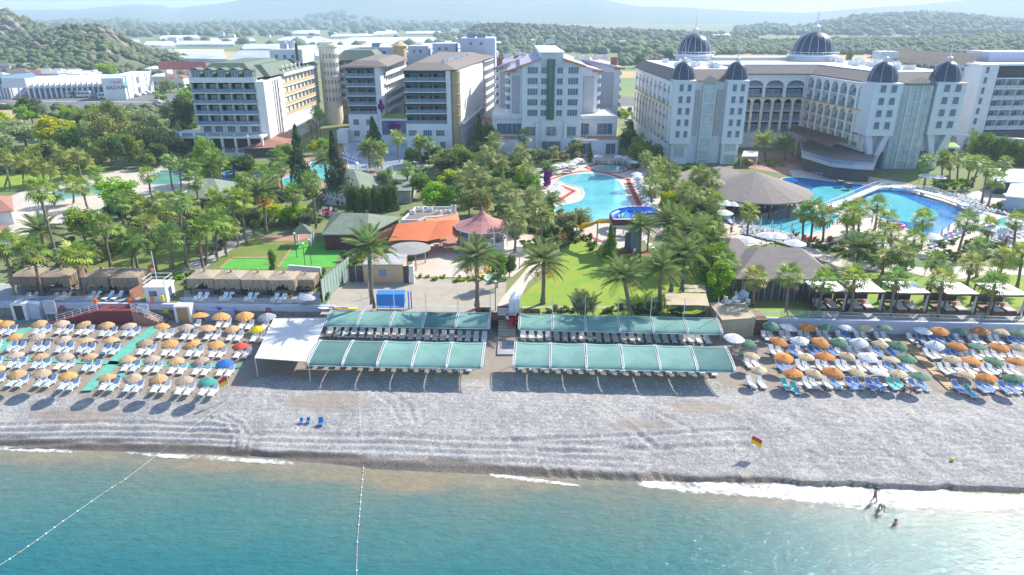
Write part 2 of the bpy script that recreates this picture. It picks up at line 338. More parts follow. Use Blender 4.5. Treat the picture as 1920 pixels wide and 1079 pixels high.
# ---- sea ----
def build_sea():
    xs = np.concatenate([[-6000,-1500,-400,-150], np.arange(-90, 90.1, 1.), [150,400,1500,6000]])
    sh = interp(SHORE, xs); ys = np.concatenate([[-6000,-1500,-300,-60,0,20], np.arange(-32, 3.1, .5)])
    X = np.repeat(xs[None,:], len(ys), 0); Y = np.where(ys[:,None] < -33, ys[:,None], sh[None,:]+ys[:,None])
    Y = np.concatenate([np.repeat(np.array([-6000,-1500,-300,-60,0,12.])[:,None], len(xs), 1), sh[None,:]+np.arange(-32,3.1,.5)[:,None]])
    v = np.stack([X, Y, X*0], -1).reshape(-1, 3); W = len(xs); K = len(Y)
    i = np.arange(K-1)[:,None]*W+np.arange(W-1)[None,:]; f = np.stack([i, i+1, i+W+1, i+W], -1).reshape(-1, 4)
    m = bpy.data.materials.new('sea_water'); m.use_nodes = True; n = m.node_tree.nodes; L = m.node_tree.links; b = n['Principled BSDF']
    pos = n.new('ShaderNodeNewGeometry').outputs['Position']
    at = n.new('ShaderNodeAttribute'); at.attribute_name = 'offshore'
    nz = n.new('ShaderNodeTexNoise'); nz.inputs['Scale'].default_value = .16; nz.inputs['Detail'].default_value = 5; L.new(pos, nz.inputs[0])
    ad = n.new('ShaderNodeMath'); ad.operation = 'MULTIPLY_ADD'; L.new(nz.outputs[0], ad.inputs[0]); ad.inputs[1].default_value = 6; L.new(at.outputs['Fac'], ad.inputs[2])
    r = n.new('ShaderNodeMapRange'); r.inputs[1].default_value = 3; r.inputs[2].default_value = 21; L.new(ad.outputs[0], r.inputs[0])
    cr = n.new('ShaderNodeValToRGB'); L.new(r.outputs[0], cr.inputs[0]); e = cr.color_ramp.elements
    e[0].position = 0; e[0].color = (.24,.22,.16,1); e[1].position = 1; e[1].color = (.014,.125,.145,1)
    for p_, c_ in ((.10,(.16,.175,.14)),(.24,(.105,.17,.145)),(.5,(.062,.16,.15)),(.78,(.028,.14,.15))):
        q = e.new(p_); q.color = (*c_, 1)
    mur = n.new('ShaderNodeAttribute'); mur.attribute_name = 'murk'
    x = n.new('ShaderNodeMix'); x.data_type = 'RGBA'; L.new(mur.outputs['Fac'], x.inputs[0]); L.new(cr.outputs[0], x.inputs[6]); x.inputs[7].default_value = (.25,.205,.13,1)
    # small random tone variation over the water
    n2 = n.new('ShaderNodeTexNoise'); n2.inputs['Scale'].default_value = .9; n2.inputs['Detail'].default_value = 6; n2.inputs['Roughness'].default_value = .65
    mp = n.new('ShaderNodeMapping'); mp.inputs['Scale'].default_value = (.7,1.3,1); L.new(pos, mp.inputs[0]); L.new(mp.outputs[0], n2.inputs[0])
    r2 = n.new('ShaderNodeMapRange'); r2.inputs[1].default_value = .3; r2.inputs[2].default_value = .7; r2.inputs[3].default_value = .88; r2.inputs[4].default_value = 1.12; L.new(n2.outputs[0], r2.inputs[0])
    cc = n.new('ShaderNodeCombineColor'); [L.new(r2.outputs[0], cc.inputs[k]) for k in range(3)]
    y = n.new('ShaderNodeMix'); y.data_type = 'RGBA'; y.blend_type = 'MULTIPLY'; y.inputs[0].default_value = 1; L.new(x.outputs[2], y.inputs[6]); L.new(cc.outputs[0], y.inputs[7])
    L.new(y.outputs[2], b.inputs['Base Color']); b.inputs['Roughness'].default_value = .075; b.inputs['IOR'].default_value = 1.33
    h = n.new('ShaderNodeTexNoise'); h.inputs['Scale'].default_value = 1.5; h.inputs['Detail'].default_value = 5; h.inputs['Roughness'].default_value = .62; L.new(mp.outputs[0], h.inputs[0])
    bp = n.new('ShaderNodeBump'); bp.inputs['Strength'].default_value = 1; bp.inputs['Distance'].default_value = .15; L.new(h.outputs[0], bp.inputs['Height']); L.new(bp.outputs[0], b.inputs['Normal'])
    me = np_mesh('sea', v, f, m, smooth=True)
    off = (sh[None,:]-Y); q = me.attributes.new('offshore', 'FLOAT', 'POINT'); q.data.foreach_set('value', off.astype(np.float32).ravel())
    mk = X*0
    for px, py, rx, ry, k in [(640,893,9,1.4,.8),(760,902,8,1.6,.9),(420,872,9,1.1,.8),(330,864,7,.9,.6),(60,857,7,1.0,.5),(980,903,5,1,.6),(1500,930,10,1.2,.4)]:
        c = P(px, py, 0); mk = np.maximum(mk, k*ss(1.6, .3, np.hypot((X-c[0])/rx, (Y-c[1])/ry)+fbm(X, Y, 3, 5, 3)*.9))
    q = me.attributes.new('murk', 'FLOAT', 'POINT'); q.data.foreach_set('value', mk.astype(np.float32).ravel())
    o = bpy.data.objects.new('sea', me); col.objects.link(o); tag(o, kind='structure')
build_sea()
def build_foam():
    m = bpy.data.materials.new('foam'); m.use_nodes = True; n = m.node_tree.nodes; L = m.node_tree.links; b = n['Principled BSDF']
    b.inputs['Base Color'].default_value = (.85,.85,.83,1); b.inputs['Roughness'].default_value = .5
    pos = n.new('ShaderNodeNewGeometry').outputs['Position']; t = n.new('ShaderNodeTexNoise'); t.inputs['Scale'].default_value = 1.7; t.inputs['Detail'].default_value = 10
    t.inputs['Roughness'].default_value = .7; L.new(pos, t.inputs[0]); at = n.new('ShaderNodeAttribute'); at.attribute_name = 'thick'
    a = n.new('ShaderNodeMath'); a.operation = 'ADD'; L.new(t.outputs[0], a.inputs[0]); L.new(at.outputs['Fac'], a.inputs[1])
    r = n.new('ShaderNodeMapRange'); r.inputs[1].default_value = .86; r.inputs[2].default_value = 1.2; L.new(a.outputs[0], r.inputs[0]); L.new(r.outputs[0], b.inputs['Alpha'])
    V = []; F = []; T = []
    def strip(top, bot, th, n_=120, m_=8):
        xs = np.linspace(top[0][0], top[-1][0], n_)
        b0 = len(V)
        for i, x in enumerate(xs):
            ya, yb = interp(top, x), interp(bot, x); e = min(1, i/12, (n_-1-i)/12)
            for j in range(m_+1):
                t = j/m_; X, Y = P(x, ya+(yb-ya)*t, .03); V.append((X, Y, .035+.02*math.sin(x*.2))); T.append((th+.3*noise.noise(Vector((X*.3, Y*.6, 3))))*e*min(1, t*4+.3)*min(1, (1-t)*2.6+.2))
        for i in range(n_-1):
            for j in range(m_): k = b0+i*(m_+1)+j; F.append((k, k+m_+1, k+m_+2, k+1))
    strip([(1180,899),(1300,901),(1400,902),(1640,906),(1940,924)], [(1180,912),(1300,930),(1480,948),(1600,963),(1700,968),(1940,966)], .58, 300, 16)
    strip([(-20,834),(60,836),(150,844)], [(-20,848),(60,850),(150,853)], .50)
    strip([(215,844),(300,850),(400,853),(575,866)], [(215,850),(300,860),(400,866),(575,876)], .50, 160)
    strip([(900,885),(980,893),(1100,910)], [(900,892),(980,905),(1100,915)], .52)
    me = np_mesh('foam', V, F, m, smooth=True); q = me.attributes.new('thick', 'FLOAT', 'POINT'); q.data.foreach_set('value', np.array(T, np.float32))
    o = bpy.data.objects.new('foam', me); col.objects.link(o); tag(o, kind='stuff', label='white foam of the waves breaking along the shore')
build_foam()
# ---- ground sheet ----
def struct(mb, name, mats, kind='structure', label=None):
    o = mb.build(name, mats); o['kind'] = kind
    if label: o['label'] = label
    return o
M_ground = mat('ground_soil', (.12,.17,.05), .95, (.20,.21,.09), .05, 8)
mb = MB(); n_ = len(WALL)
mb.add([(x, y, G) for x, y in WALL]+[(x*5 if abs(x) > 1000 else x*4, 14000, G) for x, y in WALL], [(i, i+1, n_+i+1, n_+i) for i in range(n_-1)])
struct(mb, 'ground', M_ground)
def smooth_loop(pts, k=5):
    out = []; n = len(pts)
    for i in range(n):
        p0, p1, p2, p3 = (np.array(pts[(i+j-1) % n], float) for j in range(4))
        for t in np.linspace(0, 1, k, endpoint=False):
            out.append(tuple(.5*((2*p1)+(-p0+p2)*t+(2*p0-5*p1+4*p2-p3)*t*t+(-p0+3*p1-3*p2+p3)*t**3)))
    return out
def sheet(name, px, dz, m, curve=False, z=G, thick=.06, kind='structure', world=False):
    if curve: px = smooth_loop(px)
    pts = [q if world else P(q[0], q[1], z) for q in px]
    mb = MB(); mb.prism(pts, z+dz-thick, z+dz); return struct(mb, name, m, kind)
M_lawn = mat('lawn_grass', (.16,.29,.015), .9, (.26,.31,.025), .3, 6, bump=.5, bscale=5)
M_lawn2 = mat('lawn_dark', (.11,.19,.02), .9, (.19,.21,.04), .3, 6, bump=.5, bscale=5)  # darker, duller grass tone
M_turf = mat('artificial_turf', (.07,.33,.03), .9, (.10,.38,.05), .5)
M_pave = mat('pale_paving', (.55,.49,.41), .85, (.46,.41,.35), .7, bump=.1)
M_pave2 = mat('beige_paving', (.58,.50,.42), .85, (.50,.42,.35), .35)
M_path = mat('path_stone', (.42,.39,.36), .9, (.33,.31,.29), 1.2)
M_yard = mat('sand_yard', (.40,.35,.28), .95, (.33,.29,.235), .5, 6)
M_terr = mat('terracotta_paving', (.42,.24,.17), .85, (.36,.2,.14), .8)
M_red = mat('red_band', (.40,.045,.05), .8)
M_strawf = mat('stubble_field', (.46,.33,.16), .95, (.40,.29,.14), .05, 5)
M_greenf = mat('green_field', (.14,.22,.06), .95, (.20,.25,.09), .04, 5)
# lawns
sheet('lawn', [(980,590),(990,545),(1040,505),(1060,462),(1085,450),(1140,455),(1165,470),(1200,485),(1270,490),(1320,520),(1320,545),(1300,590)], .02, M_lawn, True)
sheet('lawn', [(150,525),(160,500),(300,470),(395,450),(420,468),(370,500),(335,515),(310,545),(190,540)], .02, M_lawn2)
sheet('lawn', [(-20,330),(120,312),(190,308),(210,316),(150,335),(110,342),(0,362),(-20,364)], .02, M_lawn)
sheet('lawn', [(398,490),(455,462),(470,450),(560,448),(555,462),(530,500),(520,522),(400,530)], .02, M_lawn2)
sheet('lawn', [(1560,512),(1640,512),(1720,520),(1800,515),(1930,515),(1930,575),(1760,580),(1570,575)], .02, M_lawn)
sheet('lawn', [(1415,578),(1540,578),(1540,596),(1415,596)], .02, M_lawn)
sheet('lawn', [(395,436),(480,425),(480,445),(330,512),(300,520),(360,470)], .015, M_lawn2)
sheet('lawn', [(1700,318),(1760,318),(1770,345),(1700,348)], .03, M_lawn2)
sheet('turf', [(412,505),(434,485),(503,485),(503,505)], .05, M_turf)
sheet('turf', [(520,503),(556,456),(645,452),(640,468),(625,502)], .05, M_turf)
for q in ([(410,504),(433,484),(437,484),(414,504)], [(433,483),(503,483),(503,485.5),(433,485.5)], [(518,503),(553,455),(557,455),(522,503)]):
    sheet('kerb', q, .12, M_terr, thick=.15)
# paths and yards
sheet('path', [(-20,385),(40,360),(130,345),(170,330),(225,322),(300,318),(330,316),(330,345),(250,350),(195,380),(195,398),(120,420),(50,440),(-20,450)], .03, M_pave)
sheet('path', [(340,506),(360,492),(445,440),(470,430),(478,438),(420,478),(372,512),(345,525)], .03, M_path)
sheet('yard', [(600,590),(640,522),(660,515),(950,530),(945,560),(935,592)], .02, M_yard)
sheet('path', [(925,592),(940,560),(975,520),(1000,490),(1030,492),(990,530),(975,560),(968,592)], .03, M_pave2)
sheet('path', [(1570,500),(1500,470),(1480,455),(1500,452),(1580,488),(1700,500),(1780,505),(1800,500),(1930,505),(1930,516),(1850,516),(1800,524),(1740,520),(1700,512),(1640,509)], .05, M_pave2, True)
sheet('terrace', [(780,480),(800,465),(830,440),(1000,440),(1010,478),(960,520),(900,520),(780,520),(770,500)], .04, M_pave2)
sheet('terrace', [(800,440),(905,430),(915,455),(830,462)], .06, M_terr)
sheet('terrace', [(480,447),(585,437),(600,442),(560,452),(500,453)], .03, M_terr)
# pool decks
sheet('pool_deck', [(1000,400),(1000,330),(1060,318),(1095,298),(1130,292),(1190,292),(1225,330),(1250,395),(1240,440),(1150,470),(1100,450),(1060,420)], .04, M_pave2)
sheet('pool_deck', [(1335,470),(1330,400),(1380,375),(1500,360),(1480,320),(1560,318),(1700,345),(1790,365),(1930,345),(1930,475),(1780,480),(1690,490),(1580,470),(1500,452),(1440,458)], .04, M_pave2)
sheet('terrace', [(1375,290),(1470,282),(1530,318),(1500,332),(1430,320),(1385,312)], .03, M_terr)
sheet('pool_deck', [(525,330),(560,300),(640,275),(720,300),(700,345),(610,370),(520,385),(500,350)], .04, M_terr)
sheet('pool_deck', [(640,262),(760,262),(770,300),(735,318),(655,318)], .05, M_pave)
sheet('pool_deck', [(195,345),(215,322),(300,312),(380,318),(420,350),(340,375),(200,380)], .05, M_pave)
# roads and far fields
sheet('highway', [(-120,174),(430,176),(520,190),(520,206),(-120,203)], .03, M_road)
sheet('verge', [(-120,188.5),(500,193),(500,194.5),(-120,190)], .12, M_conc)
sheet('road', [(1160,184),(1290,184),(1290,196),(1160,197)], .03, M_road)
sheet('road', [(1165,200),(1190,200),(1240,300),(1195,290)], .03, M_path)
sheet('sandy_field', [(-60,212),(35,203),(50,225),(20,240),(-60,236)], .03, M_strawf)
sheet('stubble_field', [(1540,104),(1800,106),(1890,114),(1800,140),(1560,132)], .03, M_strawf)
sheet('stubble_field', [(1150,134),(1225,133),(1235,147),(1150,147)], .03, M_strawf)
sheet('green_field', [(1150,151),(1260,151),(1270,182),(1150,182)], .03, M_greenf)
sheet('green_field', [(1150,117),(1310,117),(1320,131),(1150,132)], .03, M_greenf)
sheet('green_field', [(100,139),(380,137),(470,143),(480,158),(250,160),(100,147)], .03, M_greenf)
sheet('green_field', [(1180,100),(1700,100),(1620,104),(1200,108)], .03, M_strawf)
sheet('stubble_field', [(380,97),(460,97),(470,110),(360,112)], .03, M_strawf)
# ---- pools: water over a tiled basin ----
def water_mat(name, c, c2, sc_=.25):
    m = mat(name, c, .06, c2, sc_, 4, spec=.6); n = m.node_tree.nodes; L = m.node_tree.links
    t = n.new('ShaderNodeTexNoise'); t.inputs['Scale'].default_value = 1.5; t.inputs['Detail'].default_value = 3
    L.new(n.new('ShaderNodeNewGeometry').outputs['Position'], t.inputs[0]); bp = n.new('ShaderNodeBump'); bp.inputs['Strength'].default_value = .25; bp.inputs['Distance'].default_value = .05
    L.new(t.outputs[0], bp.inputs['Height']); L.new(bp.outputs[0], n['Principled BSDF'].inputs['Normal']); return m
M_pool = water_mat('pool_water', (.09,.42,.50), (.14,.52,.52))
M_poold = water_mat('deep_pool_water', (.01,.14,.42), (.02,.22,.52))
M_poolg = water_mat('green_pool_water', (.12,.34,.26), (.18,.42,.36))
M_coping = mat('coping', (.62,.60,.56), .7)
def pool(px, m, curve=False, cop=M_coping, cw=.35, dz=.10):
    if curve: px = smooth_loop(px)
    pts = [P(a, b, G) for a, b in px]; mb = MB(); mb.prism(pts, G+.0, G+dz); o = struct(mb, 'pool_water', m)
    c = np.mean(pts, 0); n = len(pts); ar = sum(pts[i][0]*pts[(i+1)%n][1]-pts[(i+1)%n][0]*pts[i][1] for i in range(n)); s = 1 if ar > 0 else -1
    outer = []
    for i in range(n):
        d = Vector((pts[(i+1)%n][0]-pts[i-1][0], pts[(i+1)%n][1]-pts[i-1][1])).normalized(); outer.append((pts[i][0]+d.y*s*cw, pts[i][1]-d.x*s*cw))
    mb = MB(); mb.add([(x,y,G+dz+.03) for x,y in pts]+[(x,y,G+dz+.03) for x,y in outer]+[(x,y,G) for x,y in outer]+[(x,y,G) for x,y in pts],
        [q for i in range(n) for j in [(i+1)%n] for q in ((i,j,n+j,n+i),(n+i,n+j,2*n+j,2*n+i),(i,3*n+i,3*n+j,j))]); struct(mb, 'pool_coping', cop)
    return o
pool([(1046,337),(1070,329),(1110,327),(1145,332),(1163,345),(1172,362),(1180,385),(1182,400),(1150,412),(1100,425),(1060,412),(1040,395),(1048,387),(1085,379),(1096,365),(1088,352),(1060,345)], M_pool, True)
pool([(1112,316),(1130,312),(1148,311),(1165,313),(1172,318),(1150,322),(1125,322)], M_poolg, True)
pool([(1410,422),(1500,390),(1578,404),(1550,432),(1500,443)], M_pool)
for k in range(4):   # lane lines of the lap pool
    f = (k+.7)/4.6; a0 = (1414+(1500-1414)*f, 422+(440-422)*f); b0 = (1500+(1572-1500)*f, 391+(405-391)*f); t0, t1 = P(*a0), P(*b0); mb = MB(); d = Vector((t1[0]-t0[0], t1[1]-t0[1])).normalized(); q = Vector((-d.y, d.x))*.14
    mb.prism([(t0[0]-q.x,t0[1]-q.y),(t1[0]-q.x,t1[1]-q.y),(t1[0]+q.x,t1[1]+q.y),(t0[0]+q.x,t0[1]+q.y)], G+.101, G+.108); struct(mb, 'lane_line', M_poold)
pool([(1465,338),(1500,334),(1560,342),(1640,352),(1600,368),(1545,384),(1505,386),(1500,375),(1490,362)], M_poold, True)
pool([(1565,392),(1660,352),(1690,355),(1760,378),(1815,396),(1800,410),(1760,440),(1735,452),(1700,430),(1640,405)], M_poold)
sheet('pool_shallows', [(1600,386),(1660,362),(1735,388),(1760,402),(1745,412),(1700,418),(1650,402)], .112, M_pool, True, thick=.005)
sheet('pool_shallows', [(1530,352),(1590,355),(1600,364),(1548,382),(1520,376)], .112, M_pool, True, thick=.005)
pool([(1860,418),(1880,408),(1935,404),(1935,432),(1870,428)], M_pool)
pool([(531,336),(575,322),(585,304),(625,302),(620,340),(580,345),(545,352),(530,348)], M_pool)
pool([(88,375),(105,358),(170,348),(195,345),(200,362),(150,370),(110,378)], M_poolg, True)
pool([(275,345),(290,325),(330,322),(350,335),(330,345)], M_poolg, True)
pool([(300,320),(330,318),(332,322),(300,324)], M_pool)
pool([(648,280),(662,268),(760,270),(790,285),(800,312),(745,318),(690,322),(655,316)], mat('pale_pool_water', (.36,.44,.55), .1, (.44,.48,.56), .5, spec=.6))
pool([(910,522),(915,517),(940,518),(940,526),(915,527)], M_poolg)
def band(px, w, dz=.10):
    pts = [Vector(P(a, b, G)) for a, b in px]; mb = MB()
    for a, b in zip(pts[:-1], pts[1:]):
        d = (b-a).normalized(); q = Vector((-d.y, d.x))*w/2; a, b = a-d*w*.3, b+d*w*.3; mb.prism([tuple(a-q), tuple(b-q), tuple(b+q), tuple(a+q)], G+.03, G+dz)
    return struct(mb, 'red_band', M_red)
band([(1178,336),(1180,345),(1200,388)], 1.0); band([(1020,341),(1060,328),(1090,322),(1110,321),(1140,326),(1178,338)], .8)
band([(1042,345),(1076,359),(1046,378)], .9); band([(1098,315),(1117,309),(1160,309),(1182,318),(1160,325),(1118,322),(1098,315)], .8)
band([(1100,442),(1128,454)], .8); band([(1160,474),(1222,474)], .8)
# ---- hills ----
def hill(name, yf, yt, yb, sil, rough, m, nu=160, ny=60, seed=1, rnz=60, pw=1.):
    us = np.linspace(sil[0][0], sil[-1][0], nu); zt = np.array([ZY(a, interp(sil, a), yt)[1] for a in us]); zt = np.maximum(zt, G)
    ys = np.linspace(yf, yb, ny); U = (us-960)/FPX
    X = (U[None,:]*(ys[:,None]*CP+(CH-30)*SP)); Y = np.repeat(ys[:,None], nu, 1)
    pr = np.where(Y < yt, np.clip((Y-yf)/(yt-yf), 0, 1)**pw, np.clip((yb-Y)/(yb-yt), 0, 1)); pr = np.sin(pr*math.pi/2)
    e = (np.minimum(np.arange(nu), nu-1-np.arange(nu))/8).clip(0, 1)[None,:]
    z = G-.3+(zt-G)[None,:]*pr*e; z += fbm(X, Y, rnz, seed, 5)*rough*pr*e*(1.0)
    v = np.stack([X, Y, z], -1).reshape(-1, 3)
    i = np.arange(ny-1)[:,None]*nu+np.arange(nu-1)[None,:]; f = np.stack([i, i+1, i+nu+1, i+nu], -1).reshape(-1, 4)
    me = np_mesh(name, v, f, m, smooth=True); o = bpy.data.objects.new(name, me); col.objects.link(o); o['kind'] = 'structure'
    return X, Y, z
M_maquis = mat('maquis_soil', (.10,.12,.06), .95, (.19,.165,.12), .035, 8, coord='World', lo=.5, hi=.62)
M_far = mat('far_slope', (.09,.12,.06), .95, (.15,.15,.10), .004, 6, coord='World')
H1_ = hill('hill', 800, 1000, 1300, [(-260,25),(0,29),(25,31),(60,44),(110,64),(200,112),(260,150)], 9, M_maquis, seed=3)
H2_ = hill('hill', 475, 690, 900, [(-320,96),(0,92),(60,76),(120,62),(195,60),(215,76),(260,100),(300,116),(350,146)], 8, M_maquis, seed=13, pw=.8)
H3_ = hill('hill', 950, 1400, 2000, [(815,97),(850,73),(890,53),(930,49),(1000,52),(1060,56),(1120,60),(1200,62),(1300,67),(1420,73)], 3, M_far, seed=5)
H4_ = hill('hill', 760, 1000, 1300, [(1240,119),(1320,101),(1400,89),(1500,83),(1640,79),(1780,75),(1920,73),(2150,69)], 3, M_far, seed=6)
H5_ = hill('hill', 1500, 2300, 3500, [(1380,65),(1420,51),(1450,49),(1500,58),(1530,49),(1600,35),(1660,29),(1740,28),(1800,31),(1920,43),(2200,55)], 6, M_far, seed=7)
H6_ = hill('mountain', 2300, 3400, 4500, [(-300,48),(60,46),(200,42),(400,50),(520,54),(590,36),(640,30),(700,42),(800,55),(900,62)], 14, M_far, seed=8, rnz=500)
H7_ = hill('mountain', 3600, 6000, 9000, [(-700,25),(40,25),(150,21),(200,15),(250,9),(300,11),(330,18),(440,3),(560,-16),(700,-40),(850,-22),(950,2),(1100,-4),(1200,12),(1300,14),(1500,22),(1700,6),(1920,-8),(2600,-10)], 60, M_far, 300, 80, seed=9, rnz=1400)
# far woods and scrub: one mass each
def ico():
    import bmesh
    bm = bmesh.new(); bmesh.ops.create_icosphere(bm, subdivisions=1, radius=1); v = np.array([q.co[:] for q in bm.verts]); f = np.array([[a.index for a in q.verts] for q in bm.faces]); bm.free(); return v, f
IV, IF = ico(); IV1 = None
def mass(name, pts, label, sc_, tints, squash=.8, jit=.35, seed=1):
    r = np.random.default_rng(seed); n = len(pts); v = np.repeat(IV[None], n, 0)*(1+(r.random((n, len(IV), 1))-.5)*jit*2)
    s = (sc_[0]+(sc_[1]-sc_[0])*r.random(n)**1.5)[:,None,None]; v = v*s*np.array([1,1,squash])
    v[:,:,2] += s[:,:,0]*squash*.55; v += np.array(pts)[:,None,:]
    f = IF[None]+(np.arange(n)*len(IV))[:,None,None]
    mi = np.repeat(r.integers(0, len(tints), n), len(IF))
    me = np_mesh(name, v.reshape(-1,3), f.reshape(-1,3), tints, mi=mi)
    o = bpy.data.objects.new(name, me); col.objects.link(o); o['kind'] = 'stuff'; o['label'] = label; return o
def scatter(H, n, keep=None, seed=1, yr=None):
    X, Y, z = H; r = np.random.default_rng(seed); a = r.random(n)*(X.shape[0]-1); b = r.random(n)*(X.shape[1]-1)
    i = a.astype(int); j = b.astype(int); fa = (a-i); fb = (b-j)
    g = lambda A: A[i,j]*(1-fa)*(1-fb)+A[i+1,j]*fa*(1-fb)+A[i,j+1]*(1-fa)*fb+A[i+1,j+1]*fa*fb
    p = np.stack([g(X), g(Y), g(z)], -1)
    if keep is not None: p = p[keep(p)]
    return p
FT = [mat('wood_tone_%s' % k, c, .9, c2, .5, 3, coord='World') for k, c, c2 in (('a',(.055,.085,.03),(.08,.105,.035)),('b',(.08,.115,.035),(.11,.145,.045)),('c',(.11,.14,.055),(.15,.16,.075)))]
MT['rock'] = mat('rock', (.25,.21,.16), .95, (.22,.19,.16), .25, 6)
mass('scrub', scatter(H1_, 5200, lambda p: (fbm(p[:,0], p[:,1], 70, 91, 3) > -.07) & (p[:,2] > G+1), 2), 'dark scrub covering the farther rocky hill', (2.6,5.5), FT)
mass('scrub', scatter(H2_, 8000, lambda p: (fbm(p[:,0], p[:,1], 60, 92, 3) > -.09) & (p[:,2] > G), 3), 'dark scrub covering the nearer rocky hill', (1.6,4.0), FT)
mass('rocks', scatter(H2_, 1300, lambda p: (fbm(p[:,0], p[:,1], 60, 92, 3) < -.08) & (p[:,2] > G+8), 4), 'pale boulders on the nearer hill', (1.5,5), [MT['rock']], .7, .5)
mass('rocks', scatter(H1_, 1000, lambda p: (fbm(p[:,0], p[:,1], 70, 91, 3) < -.08) & (p[:,2] > G+12), 5), 'pale boulders on the farther hill', (2.5,8), [MT['rock']], .8, .5)
mass('woodland', scatter(H3_, 2300, lambda p: (p[:,1] < 1600), 6), 'woods on the low hill behind the middle hotel', (3.5,7), FT)
mass('woodland', scatter(H4_, 6500, lambda p: (p[:,1] < 1120), 7), 'pine woods behind the stubble field', (3,5.5), FT)
mass('woodland', scatter(H5_, 4500, lambda p: (p[:,1] < 2500), 8), 'woods on the long hill at right', (6,11), FT)
mass('woodland', scatter(H6_, 1500, lambda p: (p[:,1] < 3500), 9), 'woods on the hazy slope at left', (10,20), FT)
def plain_pts(n, x0, x1, y0, y1, seed, th=0., s=60, dens=None):
    r = np.random.default_rng(seed); p = []
    a = r.random((n, 2)); px = x0+(x1-x0)*a[:,0]; py = y0+(y1-y0)*a[:,1]
    q = np.array([(*P(u, v, G), G) for u, v in zip(px, py)]); return q[fbm(q[:,0], q[:,1], s, seed, 3) > th]
mass('woodland', plain_pts(620, 930, 1330, 86, 118, 12, .02, 90), 'trees scattered over the plain behind the middle hotel', (4,8), FT)
mass('woodland', plain_pts(260, 1150, 1300, 108, 135, 13, .15), 'bushes between the green fields', (2.5,5), FT)
mass('woodland', plain_pts(230, 300, 960, 66, 112, 14, .12, 160), 'tree rows between the greenhouses', (4,9), FT)
mass('woodland', plain_pts(220, 60, 480, 136, 172, 15, .1), 'bushes beyond the highway', (1.6,3.6), FT)
mass('woodland', plain_pts(380, 200, 960, 56, 70, 16, .0, 300), 'distant trees at the foot of the mountains', (7,14), FT)
mass('scrub', plain_pts(900, -60, 380, 203, 222, 17, -.1, 20), 'low bushes along the near side of the highway', (.8,2.2), FT)
# ---- haze ----
mb = MB(); mb.box(-9500, -200, -1.5, 9500, 10500, 400)
hz = mb.build('haze', []); hz['kind'] = 'stuff'; hz['label'] = 'pale haze over the plain and mountains'
hm = bpy.data.materials.new('haze_air'); hm.use_nodes = True; hn = hm.node_tree; hn.nodes.remove(hn.nodes['Principled BSDF'])
pv = hn.nodes.new('ShaderNodeVolumePrincipled'); pv.inputs['Color'].default_value = (.62,.80,1,1); pv.inputs['Density'].default_value = .00022
pv.inputs['Anisotropy'].default_value = .1
hn.links.new(pv.outputs[0], hn.nodes['Material Output'].inputs['Volume']); hz.data.materials.append(hm)
# ================= BEACH FURNITURE =================
def cachemesh(f):
    c = {}
    def g(*a):
        if a not in c: c[a] = f(*a)
        return c[a]
    return g
C_ = {'o': (.72,.38,.12), 'O': (.74,.30,.07), 't': (.56,.42,.32), 'T': (.74,.58,.36), 'd': (.42,.33,.22), 'y': (.88,.72,.01), 'r': (.72,.10,.05),
      'u': (.03,.16,.52), 'g': (.06,.36,.28), 'G': (.12,.27,.17), 'W': (.82,.83,.86), 'a': (.40,.43,.50), 'n': (.62,.40,.20)}
CN = {'o': 'amber', 'O': 'bright orange', 't': 'pinkish tan', 'T': 'pale straw', 'd': 'dull brown', 'y': 'yellow', 'r': 'coral red', 'u': 'blue', 'g': 'turquoise green',
      'G': 'dark green', 'W': 'white', 'a': 'grey', 'n': 'golden brown'}
@cachemesh
def parasol_meshes(v):
    r = random.Random(v); mb = MB(); n = 26; prof = [(1.0,-.06),(1.0,0),(.78,.17),(.5,.30),(.22,.41),(.05,.50),(.0,.52)]
    vs = []; fs = []
    for i, (rr, z) in enumerate(prof):
        for k in range(n):
            w = 1+.035*math.sin(k*math.tau/n*4+v)*rr+ (r.random()-.5)*.10*rr**3; vs.append((rr*w*math.cos(k*math.tau/n), rr*w*math.sin(k*math.tau/n), z+(r.random()-.5)*.02-.035*(k % 2)*rr))
    for i in range(len(prof)-1): fs += [(i*n+k, i*n+(k+1)%n, (i+1)*n+(k+1)%n, (i+1)*n+k) for k in range(n)]
    fs.append(tuple(range(n-1,-1,-1))); mb.add(vs, fs)
    can = mb.mesh('parasol_canopy', M_wicker)
    p = MB(); p.tube([(0,0,-2.1),(0,0,.45)], .028, 6); pole = p.mesh('parasol_pole', M_metal)
    q = MB(); q.lathe([(.0,.50),(.05,.52),(.045,.58),(0,.62)], 6, cap=False); tip = q.mesh('parasol_tip', M_wood)
    return can, pole, tip
def parasol(px, py, colr, label, group, R=1.05, z0=B, h=1.95, tilt=None, cat='parasol', name='beach_parasol', f=1.):
    X, Y = P(px, py, z0+h+.2); can, pole, tip = parasol_meshes(rnd.randrange(5))
    o = thing(name, (X, Y, z0), label, cat, group)
    j = rnd.uniform(.9, 1.1)
    c = inst(can, 'canopy', o, (0,0,h), raw=True, tint=tuple(min(1, k*j*f) for k in C_[colr]), sc_=(R,R*rnd.uniform(.96,1.03),R*rnd.uniform(.8,1.15)))
    tx, ty = tilt if tilt else (rnd.uniform(-.1,.16), rnd.uniform(-.2,.08))
    c.rotation_euler = (tx, ty, rnd.uniform(0,6)); inst(pole, 'pole', o, (0,0,h), raw=True, sc_=(1,1,h/2.1)); 
    return o
